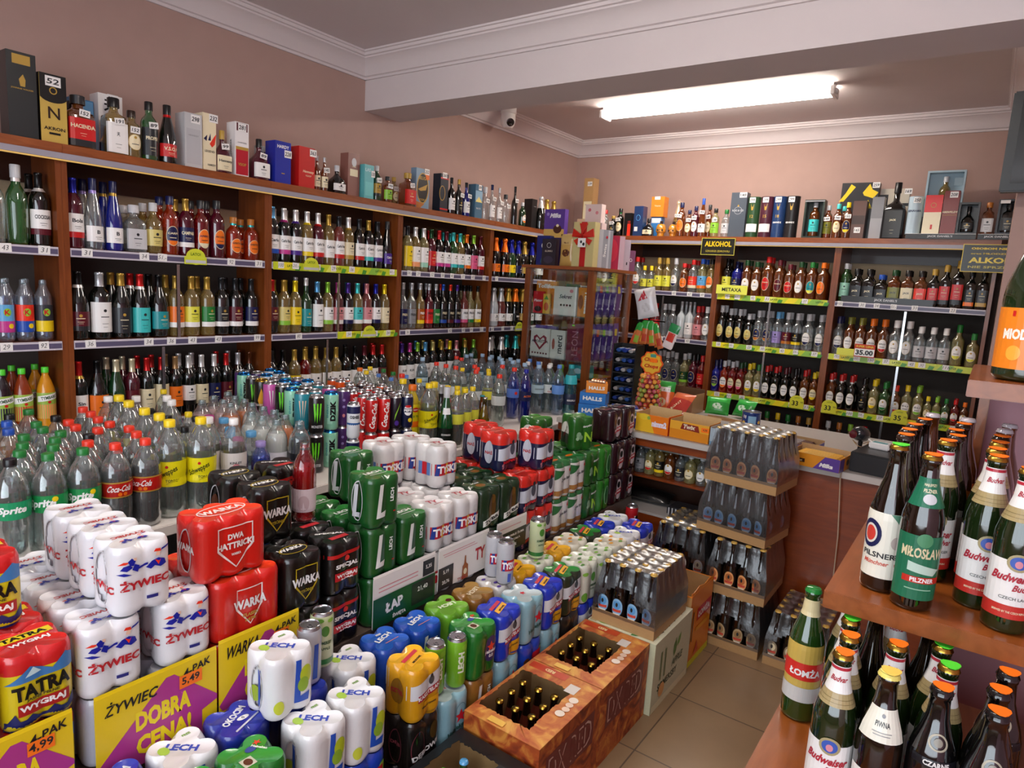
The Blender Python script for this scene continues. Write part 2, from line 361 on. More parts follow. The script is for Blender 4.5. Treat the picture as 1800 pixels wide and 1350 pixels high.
def packdim(h, z):
    P = packprof(h)
    for (z0, k0, s0), (z1, k1, s1) in zip(P, P[1:]):
        if z <= z1: t = max(0, (z-z0)/(z1-z0)); return k0+(k1-k0)*t, s0+(s1-s0)*t
    return P[-1][1:]
def sidey(x, n, r, k, s):
    """depth of the wrapped front beyond the can centres at lateral x"""
    L = (n-1)*r; q = r*s
    if abs(x) >= L: e = min(abs(x)-L, q*.999); return sqrt(q*q-e*e)
    c = (round((x/r+(n-1))/2)*2-(n-1))*r; e = min(abs(x-c), q*.96); return q+(sqrt(q*q-e*e)-q)*k
def multipack(nx, ny, col, topc, side=(), end=(), top=(), zones=(), h=.168, r=.033, hole=None, clear_low=None):
    """shrink-wrapped cans; local front is -Y. zones=[(z, colour)] colour from z upward"""
    key = ('pack', nx, ny, col, topc, repr(side), repr(end), repr(top), tuple(zones), h, r, hole)
    if key in PROTO: return PROTO[key]
    zs = sorted({z for z, _, _ in packprof(h)} | {z for z, c in zones} | ({hole[1]-hole[3]+2*hole[3]*i/8 for i in range(9)} if hole else set()))
    zs = [z for z in zs if .002 <= z <= h-.0015]
    ring = []  # (side index, lateral, corner angle)
    for s, n in ((0, nx), (1, ny), (2, nx), (3, ny)):
        m = 12 if n == 2 else 20; L = (n-1)*r
        ring += [(s, -L+2*L*i/m, None) for i in range(m)]
        ring += [(s, None, a) for a in (0, 18, 36, 54, 72)]
    ax = (nx-1)*r; ay = (ny-1)*r
    def pt(s, x, a, z):
        k, sc = packdim(h, z); n = nx if s % 2 == 0 else ny; L = (n-1)*r; D = ay if s % 2 == 0 else ax
        if a is None: u, d = x, D+sidey(x, n, r, k, sc)
        else: u, d = L+r*sc*sin(R_(a)), D+r*sc*cos(R_(a))
        return [(u, -d), (d, u), (-u, d), (-d, -u)][s]
    mb = MB(); n = len(ring); vs = []
    for z in zs:
        for s, x, a in ring: p = pt(s, x, a, z); vs.append((p[0], p[1], z))
    def colz(z):
        c = col
        for zz, cc in zones:
            if z >= zz-1e-5: c = cc
        return c
    groups = {}
    for j in range(len(zs)-1):
        for i in range(n):
            i2 = (i+1) % n
            if hole:
                s, x, a = ring[i]; zm = (zs[j]+zs[j+1])/2
                hs, hz, hw, hh = hole
                x2 = ring[i2][1] if ring[i2][2] is None else (None)
                if s in (hs, (hs+2) % 4) and x is not None:
                    xm = x+(.5*2*r/12); 
                    if (xm/hw)**2+((zm-hz)/hh)**2 < 1: continue
            groups.setdefault(colz((zs[j]+zs[j+1])/2), []).append((j*n+i, j*n+i2, (j+1)*n+i2, (j+1)*n+i))
    o0 = len(mb.v); mb.v += vs
    for c, fs in groups.items():
        mi = mb.mi(mat(c, 'film')); mb.f += fs; mb.m += [mi]*len(fs)
    o = (len(zs)-1)*n; z = zs[-1]
    inner = [(v[0]*.97, v[1]*.97, z-.0012) for v in vs[o:o+n]]
    mb.v += inner; mi = mb.mi(mat(topc, 'film'))
    for i in range(n): mb.f.append((o+i, o+(i+1) % n, o+n+(i+1) % n, o+n+i)); mb.m.append(mi)
    mb.f.append(tuple(range(o+n, o+2*n))); mb.m.append(mi)
    def mp(s):
        nn = nx if s % 2 == 0 else ny; D = ay if s % 2 == 0 else ax
        def f(u, v, off):
            k, sc = packdim(h, v); d = D+sidey(u, nn, r, k, sc)+off
            return [(u, -d, v), (d, u, v), (-u, d, v), (-d, -u, v)][s]
        return f
    st = dict(step=.006, vstep=.02, base=.0012, lay=.00025)
    deco(mb, side, mp(0), **st); deco(mb, side, mp(2), **st)
    e2 = list(end)
    if hole: e2.append(('O', 0, hole[1], hole[2]*1.12, hole[3]*1.08, .0035, ('lightgrey', 'film')))
    deco(mb, e2, mp(1), **st); deco(mb, e2, mp(3), **st)
    deco(mb, top, lambda u, v, off: (u, v, z-.0012+off), base=.0006, lay=.0003)
    ps = [('shrink_wrap', mb.mesh('shrink_wrap', 50), [])]
    cb = can(col if not zones else zones[0][1], (), h-.008, r-.0012)
    if hole:
        cc = [p for p in cb if p[0] == 'can_body'][0][1]
        PROTO[key] = ps; ps.append(('CANS', cc, [(x, y) for x in [(-ax+2*r*i) for i in range(nx)] for y in [(-ay+2*r*i) for i in range(ny)]]))
    PROTO[key] = ps; return ps
def put_pack(proto, loc, rot, label, group=None, place='', name='can_multipack'):
    t = thing(name, loc, rot, label, 'can pack', group, place)
    for p in proto:
        if p[0] == 'CANS':
            for x, y in p[2]: part('can', p[1], t, (x, y, .0005))
        else: part(p[0], p[1], t)
    return t
def box_proto(w, d, h, col, f=(), l=(), r=(), t=(), kind='print', bev=.0008, cyl=False):
    """carton standing on z=0; local front -Y"""
    key = ('box', w, d, h, col, repr(f), repr(l), repr(r), repr(t), kind, cyl)
    if key in PROTO: return PROTO[key]
    mb = MB()
    if cyl:
        pr = [(0, 0), (w/2, 0), (w/2, h-.018), (w/2+.0008, h-.018), (w/2+.0008, h), (0, h)]
        mb.lathe(pr, mat(col, kind), 20); deco(mb, f, lathe_map([(w/2+.001, 0), (w/2+.001, h)], w/2), step=.006, lay=.0002)
    else:
        m0 = MB().box(-w/2, -d/2, 0, w/2, d/2, h, mat(col, kind)).mesh('b', 0, bev)
        mb.add([tuple(v.co) for v in m0.vertices], [tuple(p.vertices) for p in m0.polygons], mat(col, kind)); bpy.data.meshes.remove(m0)
        deco(mb, f, lambda u, v, o: (u, -d/2-o, v)); deco(mb, r, lambda u, v, o: (w/2+o, u, v)); deco(mb, l, lambda u, v, o: (-w/2-o, -u, v)); deco(mb, t, lambda u, v, o: (u, v, h+o))
    ps = [('carton', mb.mesh('carton', 0 if not cyl else 40), [])]; PROTO[key] = ps; return ps
# ======================= the room ==========================================
WX, BY, CZ, RX = -3.42, 5.715, 2.98, .012     # left wall, back wall, ceiling, right partition
def wallmat(name, c, sc=9, amt=.06, bump=.05):
    m = bpy.data.materials.new(name); m.use_nodes = True; nt = m.node_tree; b = nt.nodes['Principled BSDF']; b.inputs['Roughness'].default_value = .8
    tc = N(m, 'ShaderNodeTexCoord'); no = N(m, 'ShaderNodeTexNoise'); no.inputs['Scale'].default_value = sc; no.inputs['Detail'].default_value = 6
    rp = N(m, 'ShaderNodeMapRange'); rp.inputs['To Min'].default_value = 1-amt; rp.inputs['To Max'].default_value = 1+amt; mx = N(m, 'ShaderNodeMixRGB'); mx.blend_type = 'MULTIPLY'; mx.inputs[0].default_value = 1; mx.inputs[1].default_value = lin(c)
    bp = N(m, 'ShaderNodeBump'); bp.inputs['Strength'].default_value = bump; n2 = N(m, 'ShaderNodeTexNoise'); n2.inputs['Scale'].default_value = 220
    L = nt.links.new; L(tc.outputs['Object'], no.inputs['Vector']); L(tc.outputs['Object'], n2.inputs['Vector']); L(no.outputs['Fac'], rp.inputs[0]); L(rp.outputs[0], mx.inputs[2]); L(mx.outputs[0], b.inputs['Base Color']); L(n2.outputs['Fac'], bp.inputs['Height']); L(bp.outputs[0], b.inputs['Normal'])
    return m
MWALL = wallmat('wall_paint', 'b3958b'); MCEIL = wallmat('ceiling_paint', 'd6cccc', 5, .03); MPINK = wallmat('pink_paint', 'c79aa4'); MCROWN = wallmat('crown_plaster', 'dcd2d2', 5, .02)
def woodmat(name, c1, c2, sc=(1, 12, 1), rough=.32):
    m = bpy.data.materials.new(name); m.use_nodes = True; nt = m.node_tree; b = nt.nodes['Principled BSDF']; b.inputs['Roughness'].default_value = rough; b.inputs['Coat Weight'].default_value = .2
    tc = N(m, 'ShaderNodeTexCoord'); mp = N(m, 'ShaderNodeMapping'); mp.inputs['Scale'].default_value = sc; no = N(m, 'ShaderNodeTexNoise'); no.inputs['Scale'].default_value = 3.2; no.inputs['Detail'].default_value = 8; no.inputs['Distortion'].default_value = 1.2
    cr = N(m, 'ShaderNodeValToRGB'); cr.color_ramp.elements[0].color = lin(c1); cr.color_ramp.elements[1].color = lin(c2); cr.color_ramp.elements[0].position = .3; cr.color_ramp.elements[1].position = .72
    L = nt.links.new; L(tc.outputs['Object'], mp.inputs[0]); L(mp.outputs[0], no.inputs['Vector']); L(no.outputs['Fac'], cr.inputs[0]); L(cr.outputs[0], b.inputs['Base Color']); return m
MWV = woodmat('cherry_veneer_upright', '6e3410', '86461c', (14, 14, 1)); MWH = woodmat('cherry_veneer_board', '7e3e18', '985226', (2, 2, 14))
MCNT = woodmat('counter_veneer', '753010', '8a3e14', (1.5, 10, 10), .3); MWR = woodmat('cherry_veneer_step_shelf', '7e4012', '985222', (9, 1.5, 9), .3)
MFLOOR = bpy.data.materials.new('floor_tiles'); MFLOOR.use_nodes = True
def _floor():
    nt = MFLOOR.node_tree; b = nt.nodes['Principled BSDF']; b.inputs['Roughness'].default_value = .38; L = nt.links.new; m = MFLOOR
    tc = N(m, 'ShaderNodeTexCoord'); br = N(m, 'ShaderNodeTexBrick'); br.offset = 0; br.inputs['Scale'].default_value = 1; br.inputs['Brick Width'].default_value = .42; br.inputs['Row Height'].default_value = .42; br.inputs['Mortar Size'].default_value = .003
    br.inputs['Color1'].default_value = lin('94795a'); br.inputs['Color2'].default_value = lin('8c7254'); br.inputs['Mortar'].default_value = lin('5c4a3a')
    no = N(m, 'ShaderNodeTexNoise'); no.inputs['Scale'].default_value = 6; no.inputs['Detail'].default_value = 8; mx = N(m, 'ShaderNodeMixRGB'); mx.blend_type = 'MULTIPLY'; mx.inputs[0].default_value = 1
    rp = N(m, 'ShaderNodeMapRange'); rp.inputs['To Min'].default_value = .8; rp.inputs['To Max'].default_value = 1.12
    L(tc.outputs['Object'], br.inputs['Vector']); L(tc.outputs['Object'], no.inputs['Vector']); L(no.outputs['Fac'], rp.inputs[0]); L(br.outputs['Color'], mx.inputs[1]); L(rp.outputs[0], mx.inputs[2]); L(mx.outputs[0], b.inputs['Base Color'])
_floor()
FY, EX = -2.1, 1.6
struct('floor', MB().box(WX-.1, FY-.1, -.1, EX+.1, BY+.1, 0, MFLOOR))
struct('ceiling', MB().box(WX-.1, FY-.1, CZ, EX+.1, BY+.1, CZ+.1, MCEIL))
struct('wall_left', MB().box(WX-.1, FY-.1, 0, WX, BY+.1, CZ, MWALL))
struct('wall_back', MB().box(WX, BY, 0, EX, BY+.1, CZ, MWALL))
struct('wall_right', MB().box(EX, FY-.1, 0, EX+.1, BY+.1, CZ, MPINK))
struct('wall_partition', MB().box(RX, 3.75, 0, EX, BY, CZ, MWALL))
wf = MB(); wf.box(WX, FY-.1, 0, EX, FY, .6, MWALL).box(WX, FY-.1, 2.6, EX, FY, CZ, MWALL).box(WX, FY-.1, .6, -1.9, FY, 2.6, MWALL)
struct('wall_front', wf)
wn = MB()
for x in (-1.9, -.78, .35, 1.5): wn.box(x, FY-.06, .6, x+.06, FY-.02, 2.6, mat('white', 'plastic'))
struct('window_1', wn.box(-1.9, FY-.06, .6, EX, FY-.02, .66, mat('white', 'plastic')).box(-1.9, FY-.06, 2.54, EX, FY-.02, 2.6, mat('white', 'plastic')).box(-1.9, FY-.045, .66, EX, FY-.04, 2.54, mat('ice', 'pane')))
struct('trim_beam', MB().box(WX, 3.048, 2.662, EX, 3.36, CZ, MCEIL))
CP = [(0, -.135), (.012, -.135), (.014, -.122), (.026, -.118), (.034, -.098), (.05, -.072), (.072, -.048), (.092, -.038), (.094, -.03), (.105, -.027), (.108, -.012), (.118, -.010), (.118, 0), (0, 0)]
def crown(name, p0, p1, nrm):
    mb = MB(); n = len(CP); d = Vector(p1)-Vector(p0); vs = [Vector(p)+Vector(nrm)*a+Vector((0, 0, b)) for p in (p0, p1) for a, b in CP]
    struct(name, mb.add(vs, [(i, (i+1) % n, (i+1) % n+n, i+n) for i in range(n)]+[tuple(range(n)), tuple(range(2*n-1, n-1, -1))], MCROWN), 30)
crown('trim_crown_left_rear', (WX, 3.36, CZ), (WX, BY, CZ), (1, 0, 0)); crown('trim_crown_left_front', (WX, FY, CZ), (WX, 3.048, CZ), (1, 0, 0))
crown('trim_crown_back', (WX, BY, CZ), (RX, BY, CZ), (0, -1, 0)); crown('trim_crown_beam', (WX, 3.048, CZ), (EX, 3.048, CZ), (0, -1, 0)); crown('trim_crown_right', (RX, 3.9, CZ), (RX, BY, CZ), (-1, 0, 0))
# fluorescent fixtures
def emis(name, c, s):
    m = bpy.data.materials.new(name); m.use_nodes = True; b = m.node_tree.nodes['Principled BSDF']; b.inputs['Emission Color'].default_value = c; b.inputs['Emission Strength'].default_value = s; b.inputs['Base Color'].default_value = c; return m
MLAMP = emis('lit_diffuser', (1, .93, .84, 1), LAMP_POW)
MTUBE = MLAMP
def fixture(loc, label, w=1.6, rot=0):
    t = thing('ceiling_lamp', loc, rot, label, 'lamp', 'fluorescent ceiling lamps')
    hb = MB().box(-w/2, -.045, -.03, w/2, .045, 0, mat('white', 'plastic')); part('lamp_housing', hb.mesh('lamp_housing', 0, .003), t)
    pr = [(.072*sin(R_(a)), -.032-.045*cos(R_(a))) for a in range(-90, 91, 15)]; vs = [(x, y, z) for x in (-w/2+.012, w/2-.012) for y, z in pr]; n = len(pr)
    part('lamp_diffuser', MB().add(vs, [(i, i+1, i+1+n, i+n) for i in range(n-1)]+[tuple(range(n)), tuple(range(n, 2*n))], MLAMP).mesh('d', 40), t)
    for s in (-1, 1):
        part('end_cap', MB().box(s*w/2-.012, -.074, -.08, s*w/2+.012, .074, -.024, mat('white', 'plastic')).mesh('e', 0, .004), t)
        part('end_clip', MB().box(s*(w/2+.016)-.004, -.02, -.06, s*(w/2+.016)+.004, .02, -.035, mat('lightgrey', 'plastic')).mesh('e', 0), t)
fixture((-1.79, 4.69, CZ), 'long lit white fluorescent lamp on the rear ceiling')
fixture((-1.0, 1.1, CZ), 'long lit white fluorescent lamp on the front ceiling near the window')
# security camera
t = thing('security_camera', (-3.26, 4.36, CZ), R_(35), 'white dome security camera mounted on ceiling above liquor shelves', 'camera')
part('mount', MB().lathe([(0, 0), (.062, 0), (.062, -.05), (.055, -.058), (0, -.058)], mat('white', 'plastic'), 24).mesh('m'), t)
part('camera_housing', MB().lathe([(.056, -.055), (.058, -.10), (.05, -.135), (.034, -.158), (0, -.165)], mat('white', 'plastic'), 24).mesh('m'), t)
lm = MB().lathe([(.030, 0), (.030, .012), (.026, .014), (0, .010)], mat('black', 'glass'), 20); part('lens', lm.mesh('l'), t, (.018, -.046, -.122), (R_(112), 0, R_(20)))
# television
t = thing('television', (.305, 3.62, 2.15), R_(0), 'black flat television hanging high in the upper right corner', 'television')
part('tv_frame', MB().box(-.36, -.02, 0, .36, .03, .41, mat('black', 'plastic')).mesh('f', 0, .006), t)
part('screen', MB().box(-.325, -.0225, .035, .325, -.0195, .385, mat('202a28', 'glass')).mesh('s', 0), t)
part('wall_bracket', MB().box(-.05, .03, .15, .05, .129, .3, mat('charcoal', 'plastic')).mesh('b', 0), t)
part('indicator', MB().box(.0, -.023, .012, .012, -.0205, .018, mat('grey', 'plastic')).mesh('b', 0), t)
# ======================= shelving ==========================================
SZL = [.12, .5, .90, 1.288, 1.675]; TOPZ = 2.088; LXF, LXB = -3.15, -3.415
SZB = [.12, .5, .872, 1.268, 1.645]; BYF = 5.27
HAND = ['31', '36', '59,-', '20,-', '51.-', '49', '111', '92', '42', '43', '43', '37', '37', '30', '61,-', '75,-', '34', '34', '58', '64', '23', '52', '29', '45', '67', '80', '100', '110', '150', '99']
def rail(L, tags, lato=False, hand=None):
    """price rail; local x along shelf, front -Y, hanging from z=0 down"""
    mb = MB().box(0, -.012, -.034, L, .0, .002, mat('c8c2cc', 'plastic')).box(.002, -.0125, -.027, L-.002, -.011, -.006, mat('5a5470', 'plastic'))
    if lato:
        mb.box(.004, -.0140, -.038, L-.004, -.0126, .004, mat('c8d62e', 'print'))
        x = .03; mpp = lambda u, v, o: (u, -.0141-o, v); k = 0
        while x < L-.12:
            deco(mb, [('P', [(x, -.037), (x+.07, -.037), (x+.10, .003), (x+.03, .003)], ('f2e02a', '8cc04a', 'e4ec6a')[k % 3]), ('P', [(x+.11, -.037), (x+.14, -.037), (x+.15, -.015), (x+.12, -.010)], '4c9a34')], mpp)
            if k % 2 == 0: deco(mb, [('T', 'LATO!', x+.085, -.014, .014, '2c5a14', {'b': .03, 'rot': 2})], lambda u, v, o: (u, -.0146-o, v))
            x += .16; k += 1
    return mb
def tagproto(txt, w=.042):
    k = ('tag', txt, w)
    if k not in PROTO:
        mb = MB().box(-w/2, -.0008, -.034, w/2, 0, 0, mat('white', 'paper')); deco(mb, [('T', txt, 0, -.017, .019, 'charcoal', {'sh': .2, 'b': -.005, 'w': min(w*.85, .011*len(txt))})], lambda u, v, o: (u, -.0009-o, v)); PROTO[k] = mb.mesh('price_tag', 0)
    return PROTO[k]
rh = random.Random(3)
def shelving(name, x0, L, origin, rot, zs, depth, label, tags, latos, beige=True, support=None, lp=True, place=''):
    """a bay: local x along the wall, front at y=0, back at y=depth"""
    t = thing(name, origin, rot, label, 'shelf unit', 'cherry brown shelving bays along the walls')
    T = .022
    bz = MB().box(0, depth-.008, .05, L, depth, TOPZ-.03, mat('544d48', 'matte')); bz.box(.022, depth-.010, 1.70, L-.022, depth-.0081, TOPZ-.04, mat('c0aa8c', 'matte')); part('back_panel', bz.mesh('bp', 0), t)
    part('upper_rail', MB().box(.022, depth-.03, TOPZ-.15, L-.022, depth-.012, TOPZ-.037, mat('3c1e10', 'wood')).mesh('ur', 0), t)
    part('side_panel', MB().box(0, 0, 0, T, depth-.008, TOPZ-.036, MWV).mesh('sp', 0, .001), t)
    part('side_panel', MB().box(L-T, 0, 0, L, depth-.008, TOPZ-.036, MWV).mesh('sp', 0, .001), t)
    tb = MB().box(-.0, -.02, TOPZ-.036, L, depth, TOPZ, MWH); part('top_board', tb.mesh('tb', 0, .001), t)
    ls = MB().box(0, -.024, TOPZ-.060, L, -.008, TOPZ-.0365, mat('9a96a2', 'plastic')); part('light_rail', ls.mesh('lr', 0), t)
    part('light_strip', MB().box(0, -.021, TOPZ-.066, L, -.010, TOPZ-.0605, MSTRIP).mesh('st', 0), t)
    for i, z in enumerate(zs):
        if z < .45: continue
        b = part('shelf_board', MB().box(T, .006, z-.02, L-T, depth-.009, z, MWH).mesh('sb', 0), t)
        la = latos.get(i, [])
        if la is True: la = [(0, 1)]
        a = 0; segs = []
        for (s, e) in la:
            if s > a: segs.append((a, s, False))
            segs.append((s, e, True)); a = e
        if a < 1: segs.append((a, 1, False))
        for s, e, isl in segs:
            r_ = part('price_rail', rail((L-2*T)*(e-s)-.002, None, isl).mesh('pr', 0), t, (T+(L-2*T)*s, .006, z), label='yellow and green promotional price rail' if isl else None)
            n = max(1, int((L*(e-s))/.115)); 
            for q in range(n):
                if rh.random() < .22: continue
                x = (L-2*T)*(e-s)*(q+.5+rh.uniform(-.25, .25))/n
                if .025 < x < (L-2*T)*(e-s)-.025: part('price_tag', tagproto(rh.choice(HAND), rh.choice((.036, .042))), r_, (x, -.0128 if not isl else -.0148, .004), (0, R_(rh.uniform(-3, 3)), 0))
    for sp in (support or []):
        k, fx = sp; part('shelf_support', MB().box(L*fx-.007, .0065, zs[k]+.001, L*fx+.007, .0135, (zs[k+1] if k+1 < len(zs) else TOPZ-.035)-.041, mat('silver', 'metal')).mesh('ss', 0), t)
    part('plinth', MB().box(T, .03, 0, L-T, .05, .12, MWH).mesh('pl', 0), t)
    return t
MSTRIP = emis('led_strip', lin('d8b060'), .28)
LB = [.244, 1.206, 2.167, 3.131, 4.095, 5.05]
nm = ['juice and sports drink', 'aperitif and long dark wine', 'fruit wine', 'varietal wine', 'sparkling wine']
LATO = [{}, {}, {4: True, 3: [(.48, 1)]}, {}, {3: []}]
for i in range(5):
    shelving('shelving_bay', 0, LB[i+1]-LB[i], (LXF, LB[i], 0), R_(90), SZL, LXF-LXB, f'tall cherry brown {nm[i]} shelving bay on the left wall', None, LATO[i], support=[(3, .5), (2, .42)] if i in (1, 2) else None)
BB = [-3.10, -2.67, -1.81, -.954, -.02]
nb = ['corner spirits', 'tequila and vodka', 'whisky and flavoured vodka', 'black label whisky and lime vodka']
LATB = [{}, {}, {4: True, 3: True, 2: True}, {3: True, 2: True}]
for i in range(4):
    shelving('shelving_bay', 0, BB[i+1]-BB[i], (BB[i], BYF, 0), 0, SZB, BY-.006-BYF, f'cherry brown {nb[i]} shelving bay on the back wall', None, LATB[i], support=[(3, .5), (2, .5), (1, .45)] if i else None)
# the long white display table and pedestals under the can packs
t = thing('display_table', (-2.605, 2.0, 0), 0, 'long white display table under the soft drink bottles', 'table')
part('tabletop', MB().box(-.495, -1.9, .752, .495, 1.93, .79, mat('e6ded8', 'plastic')).mesh('tt', 0, .003), t)
for sx in (-.45, .45):
    for sy in (-1.8, 1.85): part('leg', MB().box(sx-.025, sy-.025, 0, sx+.025, sy+.025, .752, mat('silver', 'metal')).mesh('lg', 0), t)
for (x0, x1, y0, y1, h, lb) in ((-2.1, -1.505, .34, 3.36, .504, 'low dark pedestal under the upper rows of can packs'), (-1.49, -1.338, .3, 3.1, .352, 'low dark pedestal under the rear row of the lower can packs')):
    pb = MB().box(-(x1-x0)/2, -(y1-y0)/2, 0, (x1-x0)/2, (y1-y0)/2, h, mat('5a4c44', 'plastic'))
    if h > .5: pb.box(-(x1-x0)/2, -(y1-y0)/2, h, (x1-x0)/2-.136, (y1-y0)/2, .672, mat('5a4c44', 'plastic'))
    o = part('pedestal', pb.mesh('pd', 0), None, ((x0+x1)/2, (y0+y1)/2, 0)); tag(o, lb, 'pedestal')
# checkout counter
CT, CY0, CX0, CX1 = .86, 3.42, -2.05, -.02
t = thing('checkout_counter', (CX0, CY0, 0), 0, 'cherry brown checkout counter with a grey top', 'counter')
part('countertop', MB().box(0, -.02, CT-.032, CX1-CX0, 1.0, CT, mat('b4aeaa', 'plastic')).mesh('ct', 0, .003), t)
part('edge_strip', MB().box(0, -.0225, CT-.03, CX1-CX0, -.0201, CT-.002, mat('c4beb8', 'plastic')).mesh('ct', 0), t)
DW = 1.115; DS = .46   # open display niche between these offsets
part('front_panel', MB().box(DW, 0, 0, CX1-CX0, .018, CT-.033, MCNT).mesh('fp', 0), t)
part('lower_panel', MB().box(0, 0, 0, DW-.001, .018, .40, MCNT).mesh('fp', 0), t)
part('fascia', MB().box(0, -.001, CT-.075, DW, .017, CT-.033, MCNT).mesh('fp', 0), t)
part('display_shelf', MB().box(0, .02, .600, DW, .30, .612, MCNT).mesh('ds', 0), t)
part('display_shelf', MB().box(0, -.002, .402, DW, .30, .416, mat('c0bab6', 'plastic')).mesh('ds', 0), t, label='pale grey bottom display shelf')
part('shelf_edge', MB().box(0, -.004, CT-.083, DW, .0, CT-.0755, mat('silver', 'metal')).mesh('se', 0), t)
part('side_panel', MB().box(DW, .018, 0, DW+.02, .98, CT-.033, MCNT).mesh('fp', 0), t)
part('side_panel', MB().box(0, .018, 0, .02, .98, CT-.033, MCNT).mesh('fp', 0), t)
part('side_panel', MB().box(CX1-CX0-.02, .018, 0, CX1-CX0, .98, CT-.033, MCNT).mesh('fp', 0), t)
part('back_panel', MB().box(0.02, .30, 0, DW, .315, CT-.033, mat('3a1c0e', 'wood')).mesh('fp', 0), t)
# step shelf at the right
def slab(name, x0, x1, y0, y1, z0, z1, t, m=MWR): return part(name, MB().box(x0, y0, z0, x1, y1, z1, m).mesh('s', 0, .0015), t)
t = thing('beer_bottle_shelf', (0, 0, 0), 0, 'stepped light cherry shelf full of beer bottles at right', 'shelf unit')
slab('shelf_board', -.245, .75, .78, 1.62, .805, .835, t); slab('shelf_board', -.178, .75, 1.255, 1.85, 1.108, 1.14, t); slab('shelf_board', -.022, .75, 1.50, 1.95, 1.488, 1.52, t)
slab('back_board', .02, .75, 1.951, 1.966, 0, 1.52, t, MPINK); slab('upright', .22, .245, 1.30, 1.62, .835, 1.108, t); slab('plinth', -.2, .75, .85, 1.6, 0, .804, t); slab('upright', .0, .02, 1.86, 1.95, 0, 1.488, t)
# ======================= shelf bottles =====================================
GL = dict(K=(('0b0d0a', 'glass'), 'dark', None), G=(('143a1c', 'glass'), 'dark green', None), g=(('5aa860', 'wine'), 'green', None), C=(('dfe8ea', 'clear'), 'clear', None), F=(('b8c0c4', 'glass'), 'frosted', None),
 A=(('c06a20', 'wine'), 'amber', None), Y=(('dcc070', 'wine'), 'golden', None), y=(('e8e0a0', 'wine'), 'straw coloured', None), R=(('c81820', 'wine'), 'red', None), O=(('f0501c', 'wine'), 'orange red', None), B=(('101c78', 'glass'), 'blue', None),
 P=(('d87068', 'wine'), 'rose', None), M=(('4a0a1c', 'glass'), 'deep red', None), L=(('2a9aa0', 'glass'), 'turquoise', None), T=(('e6ecec', 'clear'), 'clear', None))
DIM = dict(w=(.292, .037), b=(.292, .041), c=(.30, .043), t=(.31, .034), h=(.30, .036), s=(.27, .037), g=(.26, .038), q=(.19, .05), J=(.38, .07), v=(.27, .036), j=(.235, .043), y=(.24, .034), p=(.33, .05), o=(.3, .048), e=(.26, .031))
CN = {'K': 'black', 'lemon': 'pale yellow', 'darkgreen': 'dark green', 'lightgrey': 'light grey', 'deepblue': 'bright blue', 'brightred': 'bright red', 'fluo': 'orange', 'straw': 'straw'}
SHN = dict(w='wine', b='broad wine', c='sparkling wine', t='slim tall', h='flared', s='spirit', g='curvy', q='squat', v='vodka', j='square', J='large whiskey', y='sports drink', e='beer', p='soda', o='juice')
